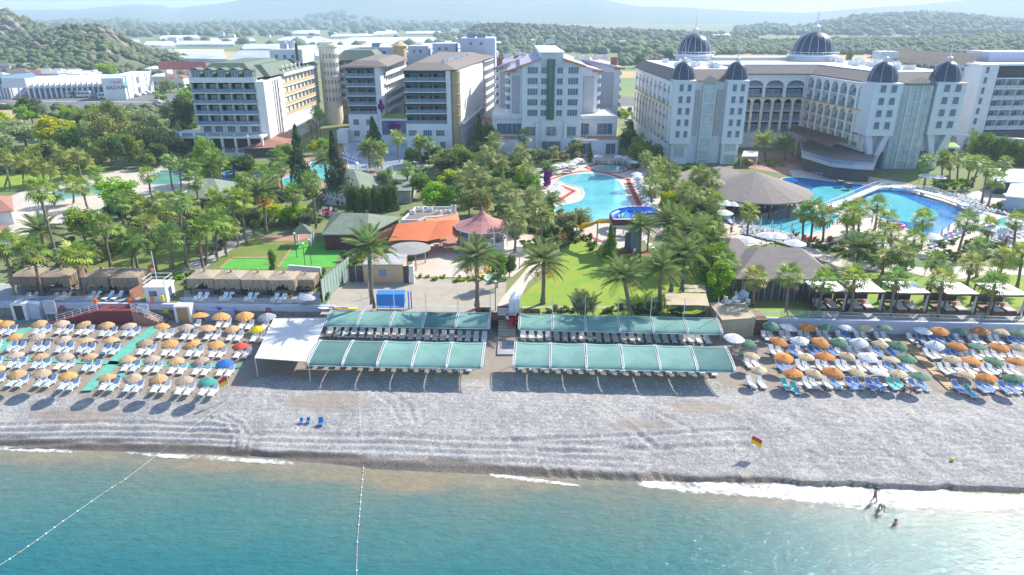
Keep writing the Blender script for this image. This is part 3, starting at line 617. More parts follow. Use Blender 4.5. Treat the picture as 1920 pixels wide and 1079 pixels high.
rows = [('rear row', [(374,590,'o'),(414,592,'o'),(458,591,'o'),(499,593,'a')]),
 ('second row from the wall', [(-12,603,'o'),(10,605,'o'),(72,605,'n'),(114,605,'t'),(155,607,'n'),(199,608,'n'),(241,609,'t'),(303,610,'o'),(348,612,'t'),(390,613,'n'),(434,615,'n'),(481,616,'y')]),
 ('third row from the wall', [(26,631,'o'),(68,630,'t'),(117,635,'t'),(161,636,'n'),(207,636,'n'),(270,641,'d'),(318,642,'o'),(360,643,'o'),(405,644,'o'),(450,647,'r')]),
 ('fourth row from the wall', [(28,664,'t'),(74,667,'n'),(121,667,'t'),(167,668,'n'),(238,672,'n'),(284,671,'t'),(329,675,'n'),(376,675,'t'),(421,679,'u')]),
 ('row nearest the sea', [(-8,691,'n'),(30,700,'n'),(77,698,'t'),(127,703,'o'),(199,705,'n'),(248,707,'t'),(296,708,'n'),(345,711,'t'),(389,713,'g')])]
for rn, lst in rows:
    for i, (a, b, c) in enumerate(lst):
        parasol(a, b, c, '%s straw parasol, %s, %s, left beach' % (CN[c], ordn(i, len(lst)), rn), 'straw parasols on the left beach', R=.98 if rn[0] != 'r' or rn[4] != ' ' else 1.2)
rrows = [('row against the wall', [(1446,610,'G'),(1479,612,'W'),(1515,612,'O'),(1549,612,'G'),(1588,613,'W'),(1624,614,'T'),(1660,613,'G'),(1731,618,'W'),(1763,619,'O'),(1800,620,'G'),(1838,619,'O'),(1879,621,'T'),(1911,622,'G')]),
 ('second row', [(1402,641,'G'),(1460,638,'O'),(1500,637,'W'),(1539,640,'O'),(1573,640,'G'),(1611,641,'W'),(1651,643,'T'),(1685,646,'G'),(1753,646,'W'),(1796,647,'O'),(1834,647,'G'),(1874,649,'O'),(1909,649,'T')]),
 ('third row', [(1410,665,'T'),(1470,669,'O'),(1512,667,'T'),(1547,666,'O'),(1589,666,'T'),(1627,668,'W'),(1672,672,'T'),(1700,670,'G'),(1786,671,'T'),(1821,674,'O'),(1865,675,'G'),(1909,675,'O')]),
 ('row nearest the sea', [(1423,692,'T'),(1487,697,'O'),(1526,698,'T'),(1562,696,'O'),(1607,696,'T'),(1649,695,'W'),(1685,698,'T'),(1725,703,'G'),(1813,699,'T'),(1849,706,'O'),(1901,707,'G')])]
for rn, lst in rrows:
    for i, (a, b, c) in enumerate(lst):
        parasol(a, b, c, '%s fringed parasol, %s, %s, right beach' % (CN[c], ordn(i, len(lst)), rn), 'coloured parasols on the right beach', R={'O':1.13,'W':1.1,'G':1.07}.get(c, .94), tilt=(rnd.uniform(-.1,.05), rnd.uniform(.04,.2)))
# ---- sun loungers ----
@cachemesh
def lounger_meshes(kind):
    s = MB()
    for k in range(5): s.box(-.31, -1.05+k*.25, .30, .31, -.83+k*.25, .345)
    s.box(-.34,-1.1,.27,-.29,.2,.34); s.box(.29,-1.1,.27,.34,.2,.34); s.box(-.34,-1.12,.27,.34,-1.06,.34)
    b = MB(Matrix.Translation((0,.2,.31)) @ Matrix.Rotation(math.radians(42), 4, 'X'))
    for k in range(3): b.box(-.31, .01+k*.26, 0, .31, .25+k*.26, .045)
    b.box(-.34,0,-.03,-.29,.82,.04); b.box(.29,0,-.03,.34,.82,.04); b.box(-.34,.78,-.03,.34,.84,.05)
    l = MB(); l.box(-.34,-.95,.24,.34,-.86,.3); l.box(-.335,-.86,.25,-.285,.6,.3); l.box(.285,-.86,.25,.335,.6,.3); l.box(-.33,-.9,0,-.27,-.8,.3); l.box(.27,-.9,0,.33,-.8,.3); l.box(-.35,.1,0,-.28,.2,.5); l.box(.28,.1,0,.35,.2,.5)
    l.tube([(-.36,-.35,.3),(-.38,-.3,.5),(-.38,.15,.52),(-.36,.3,.3)], .03, 5); l.tube([(.36,-.35,.3),(.38,-.3,.5),(.38,.15,.52),(.36,.3,.3)], .03, 5)
    l.tube([(-.3,.5,.5),(-.3,.62,.02)], .025, 5); l.tube([(.3,.5,.5),(.3,.62,.02)], .025, 5)
    c = MB(); c.box(-.28,-1.02,.347,.28,.2,.37)
    d = MB(Matrix.Translation((0,.2,.31)) @ Matrix.Rotation(math.radians(42), 4, 'X')); d.box(-.28,.01,.047,.28,.77,.07)
    return s.mesh('lounger_seat', M_plastic), b.mesh('lounger_back', M_plastic), l.mesh('lounger_frame', M_plastic), c.mesh('seat_pad', M_sling), d.mesh('back_pad', M_sling)
WHT = (.98,.98,1.0); BLU = (.04,.17,.55); TEAL = (.01,.42,.42); LB = (.35,.48,.78)
def lounger(X, Y, z, rz, label, group, pad=None, simple=False, frame_c=WHT, sc_=1.):
    s, b, l, c, d = lounger_meshes(0); o = thing('sun_lounger', (X, Y, z), label, 'sun lounger', group); o.rotation_euler = (0,0,rz); o.scale = (sc_,)*3
    inst(s, 'seat', o, (0,0,0), raw=True, tint=frame_c)
    inst(b, 'backrest', o, (0,0,0), raw=True, tint=frame_c)
    if not simple: inst(l, 'leg_frame', o, (0,0,0), raw=True, tint=frame_c)
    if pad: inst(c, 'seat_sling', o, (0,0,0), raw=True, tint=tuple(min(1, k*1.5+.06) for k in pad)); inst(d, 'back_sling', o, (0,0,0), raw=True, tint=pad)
    return o
lr = [('rear row', [(368,611,1),(419,608,2),(461,611,2),(504,612,2)]),
 ('second row', [(15,621,2),(80,620,2),(122,620,2),(160,621,2),(203,624,2),(246,624,2),(311,628,2),(355,630,2),(399,630,2),(441,632,2),(485,634,2)]),
 ('third row', [(-14,650,2),(30,652,2),(77,652,2),(122,654,2),(162,655,2),(208,657,2),(275,658,2),(320,660,2),(366,661,2),(408,663,2),(455,664,2)]),
 ('fourth row', [(-14,681,2),(32,682,2),(78,683,2),(122,685,2),(172,688,2),(246,688,2),(288,690,2),(334,693,2),(379,695,2),(423,697,2)]),
 ('row nearest the sea', [(-10,713,2),(34,716,2),(87,716,2),(130,722,2),(206,723,2),(251,726,2),(302,727,2),(347,731,2),(392,733,2)])]
for rn, lst in lr:
    tot = sum(q[2] for q in lst); i = 0
    for a, b, k in lst:
        X, Y = P(a, b, B+.3)
        for s in ((-.5,.5) if k == 2 else (0,)):
            pad = (.30,.42,.70) if a < 260 and rnd.random() < .8 else (.66,.70,.80)
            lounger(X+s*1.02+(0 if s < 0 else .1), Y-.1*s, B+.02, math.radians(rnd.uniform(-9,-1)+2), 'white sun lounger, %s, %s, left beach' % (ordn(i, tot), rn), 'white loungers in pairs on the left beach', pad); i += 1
w, b_, t_ = None, BLU, TEAL
rl = [('row against the wall', [(1434,632,w),(1445,632,w),(1468,632,w),(1479,632,w),(1503,632,w),(1515,632,w),(1539,632,w),(1550,632,w),(1574,632,w),(1586,632,b_),(1609,633,w),(1621,633,w),(1647,634,w),(1659,634,w),(1708,637,w),(1726,637,b_),(1749,638,b_),(1763,638,b_),(1785,638,b_),(1797,638,w),(1822,639,w),(1834,639,w),(1860,640,w),(1872,640,w),(1898,641,b_),(1912,641,b_)]),
 ('second row', [(1448,659,w),(1461,659,w),(1486,660,b_),(1498,660,w),(1522,660,b_),(1534,660,b_),(1559,660,b_),(1572,660,w),(1596,661,w),(1609,661,w),(1634,662,w),(1647,662,b_),(1670,663,b_),(1682,663,w),(1740,666,w),(1754,666,w),(1777,666,b_),(1790,666,b_),(1816,668,w),(1828,668,w),(1854,668,w),(1867,668,w),(1895,669,w),(1908,669,w)]),
 ('third row', [(1402,682,w),(1414,680,w),(1462,687,b_),(1474,687,b_),(1499,688,w),(1511,688,w),(1536,688,w),(1549,688,w),(1574,688,w),(1586,688,w),(1612,689,w),(1626,689,w),(1653,690,w),(1667,690,b_),(1690,690,b_),(1703,690,w),(1767,694,w),(1781,694,w),(1803,694,w),(1816,694,w),(1846,695,w),(1860,695,w),(1887,696,w),(1901,696,w)]),
 ('row nearest the sea', [(1407,719,w),(1426,719,w),(1472,723,t_),(1490,730,t_),(1512,720,w),(1525,720,w),(1549,720,w),(1564,720,b_),(1593,721,b_),(1607,721,b_),(1631,722,b_),(1647,723,b_),(1671,722,t_),(1685,722,t_),(1713,724,b_),(1729,724,b_),(1794,727,b_),(1817,736,t_),(1838,727,b_),(1852,727,b_),(1882,729,b_),(1898,729,b_),(1918,729,b_)])]
for rn, lst in rl:
    for i, (a, b, pad) in enumerate(lst):
        X, Y = P(a, b, B+.3); nm = {None: 'plain white sun lounger', BLU: 'blue sling sun lounger', TEAL: 'sun lounger under teal towel'}[pad]
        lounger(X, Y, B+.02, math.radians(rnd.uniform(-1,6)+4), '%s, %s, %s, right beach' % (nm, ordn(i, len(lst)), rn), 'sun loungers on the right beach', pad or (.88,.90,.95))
# small round side tables
tb = MB(); tb.lathe([(.26,.40),(.28,.44),(0,.45)], 10, cap=False); tb.lathe([(.0,.39),(.26,.40)], 10, cap=False); tbl = tb.mesh('table_top', M_plastic)
tb = MB(); tb.tube([(0,0,0),(0,0,.4)], .05, 6); tb.lathe([(.2,0),(.18,.03),(.04,.06)], 8); tl = tb.mesh('table_leg', M_plastic)
spots = [(1500,722),(1536,721),(1578,722),(1620,723),(1659,724),(1700,712),(1768,668),(1803,667),(1842,669),(1880,670),(1794,694),(1830,695),(1873,697),(1866,729),(1908,731),(1561,690),(1524,690),(1600,690),(1640,690)]
for i, (a, b) in enumerate(spots):
    X, Y = P(a, b, B+.3); o = thing('side_table', (X, Y, B+.02), 'small round white side table between loungers, %s across the right beach' % ordn(sorted(spots).index((a, b)), len(spots)), 'side table', 'side tables between the loungers')
    inst(tbl, 'table_top', o, (0,0,0), raw=True, tint=WHT); inst(tl, 'leg', o, (0,0,0), raw=True, tint=WHT)
# green mats on the left beach, boardwalk on the right
M_mat = mat('green_mat', (.12,.44,.34), .95, (.09,.36,.28), 1.2, bump=.3, bscale=10)
for i, (q, lb) in enumerate([([(-20,668),(232,679),(238,686),(-20,675)], 'long green mat running along the fourth parasol row'),
          ([(238,678),(455,686),(462,692),(232,686)], 'green mat running right below the blue parasol'),
          ([(40,618),(66,612),(0,660),(-25,660)], 'green mat running diagonally at the far left'),
          ([(285,612),(228,655),(190,695),(152,734),(172,733),(215,690),(250,656),(303,614)], 'long diagonal green mat crossing the left beach'),
          ([(20,600),(64,599),(64,603),(20,604)], 'short green mat at the foot of the grey wall'), ([(215,705),(232,699),(236,708),(215,712)], 'small green mat beside the diagonal mat')]):
    pts = [P(a, b, B) for a, b in q]; mb = MB(); mb.prism(pts, B+.0, B+.075); o = mb.build('ground_mat', M_mat); tag(o, lb, 'mat', 'green mats')
bw = thing('boardwalk', (*P(1735,700,B), B), 'narrow wooden boardwalk leading down the right beach', 'boardwalk')
for k in range(26):
    t = k/26; a = P(1685+92*t, 640+93*t, B); c = P(1703+92*t, 640+93*t, B); d = P(1685+92*(t+.85/26), 640+93*(t+.85/26), B); e = P(1703+92*(t+.85/26), 640+93*(t+.85/26), B)
    mb = MB(); mb.prism([a, c, e, d], B+.08, B+.14+.01*(k % 2)); mb.part('plank', M_lwood, bw)
# ---- green shade canopies ----
M_canv = mat('green_canvas', (.29,.52,.46), .85, (.22,.43,.38), .45, trans=.36, tint=True)
M_mast = mat('white_steel', (.72,.73,.72), .4)
def canopy(label, A, Bq, ya, depth, zf, zb, n, dark=(), masts=True, front=False):
    Mx, ang, L = frame(A, Bq); root = thing('shade_canopy', (*A, B), label, 'canopy', 'arched green shade canopies'); K = 8
    prof = [(depth*(1-math.cos(t)), zf+(zb-zf)*math.sin(t)) for t in np.linspace(0, math.pi/2, K)]
    if front: prof = prof + [(depth+.5, zb-.05)]
    for i in range(n):
        x0, x1 = L*i/n+.14, L*(i+1)/n-.14; mb = MB(Mx); vs = []; 
        for j, (y, z) in enumerate(prof):
            for u in range(5):
                sag = -.10*math.sin(math.pi*u/4)+ (rnd.random()-.5)*.035; vs.append((x0+(x1-x0)*u/4, y, z+sag))
        m = len(prof)*5; vs += [(x, y, z-.02) for x, y, z in vs]; fs = []
        for j in range(len(prof)-1):
            for u in range(4): a = j*5+u; fs += [(a, a+1, a+6, a+5), (m+a+5, m+a+6, m+a+1, m+a)]
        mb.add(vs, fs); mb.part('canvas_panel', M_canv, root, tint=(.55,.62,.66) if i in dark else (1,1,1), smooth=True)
        for dx in ((x0+.02), (x1-.02)): pass
    for i in range(n+1):
        x = L*i/n; mb = MB(Mx)
        for s in (-.12, .12): mb.tube([(x+s, y, z+.03) for y, z in prof], .035, 5)
        for j in range(len(prof)-1):
            for t in (0., .33, .66):
                y = prof[j][0]+(prof[j+1][0]-prof[j][0])*t; z = prof[j][1]+(prof[j+1][1]-prof[j][1])*t; mb.box(x-.12, y-.02, z+.01, x+.12, y+.02, z+.05)
        mb.part('rib', M_mast, root)
        mb = MB(Mx); mb.tube([(x, depth, B), (x, depth, zb+(2.9 if masts else .1))], .045, 6); mb.part('mast', M_mast, root)
        if masts:
            mb = MB(Mx); mb.tube([(x, depth, zb+2.8), (x, .2, zf+.3)], .012, 4); mb.part('stay', M_metal, root)
    mb = MB(Mx); mb.tube([(0, 0, zf-.02), (L, 0, zf-.02)], .04, 5); mb.part('front_beam', M_mast, root)
    mb = MB(Mx); mb.tube([(0, depth, zb), (L, depth, zb)], .04, 5); mb.part('rear_beam', M_mast, root)
    return root
def E2(pa, pb, z): return P(*pa, z), P(*pb, z)
z1, z2 = B+2.2, B+3.0
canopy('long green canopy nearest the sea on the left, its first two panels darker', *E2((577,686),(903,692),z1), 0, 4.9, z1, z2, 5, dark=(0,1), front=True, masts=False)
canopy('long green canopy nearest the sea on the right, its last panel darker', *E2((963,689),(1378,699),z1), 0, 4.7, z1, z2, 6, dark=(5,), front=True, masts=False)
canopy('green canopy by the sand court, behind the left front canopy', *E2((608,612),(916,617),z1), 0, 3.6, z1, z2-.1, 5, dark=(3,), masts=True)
canopy('green canopy by the lawn, behind the right front canopy', *E2((973,619),(1354,628),z1), 0, 3.6, z1, z2-.1, 6)
def lrow(a, c, n, lab, grp, gaps=()):
    for i in range(n):
        t = i/(n-1); px, py = a[0]+(c[0]-a[0])*t, a[1]+(c[1]-a[1])*t; X, Y = P(px, py, B+.3)
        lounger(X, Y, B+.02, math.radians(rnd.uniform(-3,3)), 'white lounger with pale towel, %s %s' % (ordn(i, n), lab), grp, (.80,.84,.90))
lrow((618,624), (908,634), 20, 'in the row under the rear left canopy', 'loungers under the rear left canopy')
lrow((981,631), (1325,637), 23, 'in the row under the rear right canopy', 'loungers under the rear right canopy')
lrow((588,678), (880,688), 15, 'in the row under the front left canopy', 'loungers under the front left canopy')
lrow((976,686), (1336,696), 18, 'in the row under the front right canopy', 'loungers under the front right canopy')
# white flat shade sail left of the canopies
zz = B+2.5; pts = [P(a, b, zz) for a, b in ((514,598),(612,597),(578,679),(478,672))]
r = thing('shade_sail', (*pts[3], B), 'large flat white shade roof beside the left green canopies', 'shade roof')
mb = MB(); vs = []
for j in range(9):
    for i in range(9):
        u, v = i/8, j/8; q = [(1-u)*(1-v)*pts[3][k]+u*(1-v)*pts[2][k]+u*v*pts[1][k]+(1-u)*v*pts[0][k] for k in (0,1)]; vs.append((q[0], q[1], zz-.12*math.sin(math.pi*u)*math.sin(math.pi*v)+rnd.uniform(-.015,.015)))
vs += [(x, y, z-.03) for x, y, z in vs]; fs = [(j*9+i, j*9+i+1, j*9+i+10, j*9+i+9) for j in range(8) for i in range(8)]; fs += [tuple(81+q for q in reversed(f)) for f in fs]
mb.add(vs, fs); mb.part('canvas', mat('white_canvas', (.66,.65,.63), .8, (.58,.57,.56), .5), r, smooth=True)
for p_ in pts+[((pts[0][0]+pts[3][0])/2, (pts[0][1]+pts[3][1])/2)]:
    mb = MB(); mb.tube([(*p_, B), (*p_, zz+.02)], .06, 6); mb.part('post', M_mast, r)
for a, b in ((0,1),(1,2),(2,3),(3,0)):
    mb = MB(); mb.tube([(*pts[a], zz+.02), (*pts[b], zz+.02)], .05, 5); mb.part('edge_beam', M_mast, r)
# ================= PROMENADE AND GARDEN BUILDINGS =================
def wy(x): return interp(WALL, x)
def wall_run(x0, x1, name, label, lo_m, hi_m, split, cop=.12):
    r = thing(name, (x0, wy(x0), B), label, 'retaining wall', 'retaining walls behind the beach'); xs = [x0]+[q[0] for q in WALL if x0 < q[0] < x1]+[x1]
    for a, b in zip(xs[:-1], xs[1:]):
        A, C = (a, wy(a)), (b, wy(b)); mb = MB(); mb.wall(A, C, -1, B+split, .3, .05); mb.part('lower_wall', lo_m, r)
        mb = MB(); mb.wall(A, C, B+split, G+cop, .5, .16); mb.part('wall_band', hi_m, r)
    return r
M_lav = mat('pale_blue_paint', (.50,.56,.68), .7, (.44,.49,.60), .5)
M_lavw = mat('lilac_white_paint', (.55,.57,.68), .75, (.50,.52,.62), .4)
wall_run(-110, -25, 'retaining_wall', 'grey stone wall with a pale blue top band behind the left beach', M_stone, M_lav, 1.35)
wall_run(-25, 30, 'retaining_wall', 'rough wall hidden behind the green canopies', M_stone, M_conc, 1.9, .03)
wall_run(31.5, 120, 'retaining_wall', 'smooth lilac white wall behind the coloured parasols', M_conc, M_lavw, .35)
def railing(pts, h, label, m=None, n=None, glass=None, cat='railing', z=G, grp='railings', rails=3, post=.03, name='railing'):
    m = m or M_metal; r = thing(name, (*pts[0], z), label, cat, grp)
    for a, b in zip(pts[:-1], pts[1:]):
        L = math.dist(a, b); k = max(1, round(L/(n or 1.8)))
        for i in range(k+1):
            t = i/k; x, y = a[0]+(b[0]-a[0])*t, a[1]+(b[1]-a[1])*t; mb = MB(); mb.tube([(x, y, z), (x, y, z+h)], post, 4); mb.part('post', m, r)
        for j in range(rails):
            zz_ = z+h*(1-j/max(1, rails)*.85); mb = MB(); mb.tube([(*a, zz_), (*b, zz_)], .022, 4); mb.part('rail', m, r)
        if glass: mb = MB(); mb.wall(a, b, z+.1, z+h-.05, .02); mb.part('glass_panel', glass, r)
    return r
railing([(-100, wy(-100)+.2), (-59, wy(-59)+.2)], 1.0, 'glass railing along the left promenade in front of the thatched cabins', glass=M_rail)
railing([(-47, wy(-47)+.2), (-27, wy(-27)+.2)], 1.0, 'glass railing in front of the four thatched cabins near the green fence', glass=M_rail)
railing([(32.5, wy(32.5)+.3), (44, wy(44)+.3)], 1.1, 'white rail fence before the small lawn above the right wall', m=M_white, rails=5)
railing([(44, wy(44)+.3), (112, wy(112)+.3)], 1.0, 'dark grey steel railing in front of the white topped cabanas', rails=2, n=3.5)
# terrace floor left promenade
for q in ([(0,532),(262,538),(262,566),(0,564)], [(345,545),(600,548),(600,570),(345,566)]): sheet('promenade', q, .08, M_conc)
sheet('promenade', [(1540,585),(1930,588),(1930,604),(1540,598)], .06, M_conc)
# red ramp with stairs
rp = thing('beach_ramp', (*P(225,600,B), B), 'dark red ramp and steps leading from the promenade down to the left beach', 'ramp')
M_dred = mat('dark_red_paint', (.20,.05,.05), .8, (.16,.04,.04), .8)
xa, xb, xc, xd = [P(a, 590, B+1)[0] for a in (95, 196, 258, 312)]; y0 = wy(-60)-2.6; y1 = wy(-60)+.1
mb = MB(); mb.add([(xa,y0,B),(xb,y0,B),(xb,y0,G),(xa,y0,B+.1),(xa,y1,B),(xb,y1,B),(xb,y1,G),(xa,y1,B+.1)], [(0,1,2,3),(7,6,5,4),(3,2,6,7),(0,3,7,4),(1,5,6,2)]); mb.part('ramp_slope', M_dred, rp)
mb = MB(); mb.box(xb, y0, B, xc, y1, G); mb.part('landing', M_dred, rp)
for k in range(10): mb = MB(); w_ = (xd-xc)/10; mb.box(xc+w_*k, y0, B, xc+w_*(k+1), y1, G-(G-B)*(k+1)/11); mb.part('step', M_terr, rp)
def slope_rail(a, za, b, zb, lab):
    r = thing('handrail', (*a, za), lab, 'handrail', 'white handrails of the ramp')
    for i in range(6):
        t = i/5; q = [a[0]+(b[0]-a[0])*t, a[1]+(b[1]-a[1])*t, za+(zb-za)*t]; mb = MB(); mb.tube([q, (q[0], q[1], q[2]+1.05)], .04, 5); mb.part('post', M_white, r)
    for h in (.4, .7, 1.05): mb = MB(); mb.tube([(*a, za+h), (*b, zb+h)], .035, 5); mb.part('rail', M_white, r)
slope_rail((xa+1.5, y0+.1), B+.3, (xb, y0+.1), G, 'white handrail up the long slope of the red ramp'); slope_rail((xc, y0+.1), G, (xd, y0+.1), B+.1, 'white handrail down the steps of the red ramp')
M_txt = mat('print_grey', (.22,.24,.28), .8)
def notice(px, py, wd, ht, lab, m, yw=None, lines=6, legs=True):
    X, Y = P(px, py, B); r = thing('notice_board', (X, Y, B), lab, 'notice board'); z0 = B+1.0 if legs else B+1.2
    mb = MB(); mb.box(X-wd/2, Y-.04, z0, X+wd/2, Y+.04, z0+ht); mb.part('panel', m, r)
    if legs:
        for s in (-1, 1): mb = MB(); mb.tube([(X+s*wd*.42, Y, B), (X+s*wd*.42, Y, z0)], .04, 5); mb.part('leg', M_white, r)
    mb = MB()
    for k in range(lines): zl = z0+ht*(.88-.8*k/lines); w2 = wd*rnd.uniform(.25,.42); mb.box(X-w2, Y-.052, zl-.03, X+w2, Y-.042, zl+.03)
    o = mb.part('print_lines', M_txt, r); o['kind'] = 'stuff'
notice(100,601,1.7,2.0,'white notice board with small print at the left end of the ramp', M_lavw)
notice(275,606,1.4,1.9,'white notice board with small print before the ramp steps', M_lavw)
# sheds in the left wall
for (pa, pb, dm, lab) in (((33,50),601,M_dark,'small concrete changing booth with dark doorway in the left wall'),((337,358),604,M_lwood,'small concrete booth with light wooden door in the wall')):
    A, C = P(pa[0], pb, B), P(pa[1], pb, B); r = thing('beach_booth', (*A, B), lab, 'booth'); x0, x1 = A[0], C[0]; yb = wy(x0)
    y_ = yb-1.6; mb = MB(); mb.box(x0-.35, y_, B, x0, yb, B+2.3); mb.box(x1, y_, B, x1+.35, yb, B+2.3); mb.box(x0-.35, y_, B+2.3, x1+.35, yb, B+2.55); mb.part('wall', M_wall, r)
    mb = MB(); mb.box(x0, y_+.15, B, x1, y_+.22, B+2.3); mb.part('door', dm, r)
    if dm is M_dark: mb = MB(); mb.box(x1+.36, y_+.4, B, x1+2.0, yb, B+2.5); mb.part('side_block', M_lav, r)
ns = thing('warning_sign', (*P(312,575,G-.8), B+1), 'small yellow green sign on the wall by the steps', 'sign'); q = P(312,580,B+1.4); mb = MB(); mb.box(q[0]-.35, wy(q[0])-.25, B+.9, q[0]+.35, wy(q[0])-.17, B+1.7); mb.part('panel', mat('lime_paint', (.45,.55,.08), .7), ns)
# stacked blue mattresses
for i, (px, w_) in enumerate(((399,2.4),(425,2.2))):
    X, Y = P(px, 604, B); r = thing('mattress_stack', (X, Y+.6, B), ('left','right')[i]+' stack of pale blue folded mattresses against the stone wall', 'mattress stack', 'mattress stacks')
    for k in range(7):
        dx = rnd.uniform(-.08,.08); mb = MB(); mb.cbox(X+dx, Y+1.0, B+.14+k*.25, w_, 1.5, .2, rnd.uniform(-.05,.05)); mb.part('mattress', mat('mattress_blue', (.36,.46,.66), .8, (.30,.38,.58), 1.5), r)
# lifebuoys, flags
def torus(mb, R, r_, c, n=14, m=6, axis='y'):
    vs = [];
    for i in range(n):
        a = i*math.tau/n
        for j in range(m):
            b = j*math.tau/m; x = (R+r_*math.cos(b))*math.cos(a); z = (R+r_*math.cos(b))*math.sin(a); y = r_*math.sin(b)
            vs.append((c[0]+x, c[1]+y, c[2]+z) if axis == 'y' else (c[0]+x, c[1]+z, c[2]+y))
    mb.add(vs, [(i*m+j, i*m+(j+1)%m, ((i+1)%n)*m+(j+1)%m, ((i+1)%n)*m+j) for i in range(n) for j in range(m)])
M_buoy = mat('buoy_red', (.40,.06,.07), .6)
for k, (px, lb) in enumerate(((108,'red lifebuoy hanging on the wall above the ramp'),(407,'red lifebuoy on the wall above the blue mattresses'),(503,'red lifebuoy on the wall above the grey parasol'))):
    X = P(px, 580, G-.4)[0]; Y = wy(X)-.25; r = thing('lifebuoy', (X, Y, G-.6), lb, 'lifebuoy', 'lifebuoys on the left wall'); mb = MB(); torus(mb, .3, .1, (X, Y, G-.6)); mb.part('ring', M_buoy, r, smooth=True); mb = MB(); mb.box(X-.04, Y+.02, G-.3, X+.04, Y+.12, G-.1); mb.part('hook', M_metal, r)
# lifeguard kiosk
X, Y = P(295,568,G); k = thing('lifeguard_hut', (X, Y, G), 'white lifeguard hut with railed roof beside the ramp', 'lifeguard hut'); w_ = 1.5
mb = MB(); mb.box(X-w_, Y, G, X+w_, Y+2.6, G+2.3); mb.box(X-w_-.15, Y-.15, G+2.3, X+w_+.15, Y+2.75, G+2.45); mb.part('wall', M_wall, k)
mb = MB(); mb.box(X-.9, Y-.03, G+1.0, X+.2, Y+.02, G+1.8); mb.part('window', M_glass, k); mb = MB(); mb.box(X+w_-.02, Y+.8, G+.2, X+w_+.04, Y+1.7, G+2.0); mb.part('door', M_glass, k)
for (a, b) in (((-1,0),(1,0)),((-1,1),(1,1)),((-1,0),(-1,1)),((1,0),(1,1))):
    mb = MB(); p1 = (X+a[0]*w_, Y+a[1]*2.6); p2 = (X+b[0]*w_, Y+b[1]*2.6)
    for h in (.5, 1.1): mb.tube([(*p1, G+2.45+h), (*p2, G+2.45+h)], .04, 4)
    mb.tube([(*p1, G+2.4), (*p1, G+3.55)], .05, 4); mb.tube([(*p2, G+2.4), (*p2, G+3.55)], .05, 4); mb.part('roof_rail', M_white, k)
fl = thing('flagpole', (X-.6, Y+2.2, G+2.45), 'white flagpole with small red flag on the lifeguard hut', 'flag'); mb = MB(); mb.tube([(X-.6, Y+2.2, G+2.45), (X-.6, Y+2.2, G+7)], .06, 5); mb.part('pole', M_white, fl)
mb = MB(); mb.quad((X-.6,Y+2.2,G+5.2),(X-1.5,Y+2.1,G+4.9),(X-1.5,Y+2.15,G+4.4),(X-.6,Y+2.2,G+4.5)); mb.part('cloth', M_buoy, fl)
M_org = mat('orange_float', (.85,.16,.02), .5); M_yel = mat('yellow_paint', (.85,.60,.02), .5)
for px, py, m_, lb in ((285,562,M_org,'orange rescue float hanging on the lifeguard hut'),(305,560,M_yel,'red and yellow rescue board on the hut corner'),(182,578,M_org,'orange rescue float on the ramp railing'),(246,577,M_org,'orange rescue float at the top of the beach steps')):
    X2, Y2 = P(px, py, G+.8 if py < 570 else G-.2); r = thing('rescue_float', (X2, Y2, G), lb, 'rescue float'); mb = MB(); mb.lathe([(0,G+.3),(.22,G+.4),(.25,G+.8),(.2,G+1.25),(0,G+1.35)], 8, X2, Y2); mb.part('float', m_, r); mb = MB(); mb.box(X2-.02, Y2-.02, G+1.3, X2+.02, Y2+.02, G+1.6); mb.part('strap', M_dark, r)
r = thing('wooden_screen', (*P(262,550,G), G), 'reddish brown board wall beside the lifeguard hut', 'screen wall'); A, C = P(247,566,G), P(278,548,G)
for k2 in range(9): t0, t1 = k2/9, (k2+.94)/9; mb = MB(); mb.wall((A[0]+(C[0]-A[0])*t0, A[1]+(C[1]-A[1])*t0), (A[0]+(C[0]-A[0])*t1, A[1]+(C[1]-A[1])*t1), G, G+1.7, .08); mb.part('board', M_rroof, r)
# thatched cabins
@cachemesh
def hut_parts(v):
    r = random.Random(v); w_ = 1.75; out = []
    mb = MB(); n = 9; vs = []; fs = []
    for j in range(n):
        for i in range(n):
            u, q = i/(n-1)*2-1, j/(n-1)*2-1; d = max(abs(u), abs(q)); vs.append((u*w_*1.02, q*w_*1.02, 2.35+.5*(1-d)**.8+r.uniform(-.05,.05)))
    fs = [(j*n+i, j*n+i+1, j*n+i+n+1, j*n+i+n) for j in range(n-1) for i in range(n-1)]; mb.add(vs, fs); mb.lathe([(.12,2.8),(.2,3.0),(.06,3.15),(.16,3.3),(0,3.35)], 6); out.append(mb.mesh('thatch_roof', M_straw))
    for s in range(4):   # hanging thatch: strands of uneven length
        mb = MB(Matrix.Rotation(s*math.pi/2, 4, 'Z')); N = 34
        for k in range(N):
            x = -w_+2*w_*k/N; x2 = x+2*w_/N*1.25; lo = 1.15+r.uniform(-.3,.25)+(.5 if s == 0 and 8 < k < 26 and v % 2 else 0); o = r.uniform(0,.09)
            mb.add([(x, -w_-.02-o, 2.42), (x2, -w_-.02-o, 2.42), (x2-.02, -w_-.1-o, lo), (x+.02, -w_-.1-o, lo), (x, -w_+.05, 2.42), (x2, -w_+.05, 2.42), (x2, -w_, lo), (x, -w_, lo)], [(0,3,2,1),(4,5,6,7),(0,1,5,4),(3,7,6,2)])
        out.append(mb.mesh('thatch_skirt', M_straw))
    for a, b in ((-1,-1),(1,-1),(1,1),(-1,1)): mb = MB(); mb.tube([(a*1.6,b*1.6,0),(a*1.6,b*1.6,2.4)], .07, 6); out.append(mb.mesh('post', M_dwood))
    mb = MB(); mb.box(-1.4,-1.3,.3,1.4,1.3,.5); mb.box(-1.3,-1.2,.5,1.3,1.2,.66); out.append(mb.mesh('day_bed', M_sling)); return out
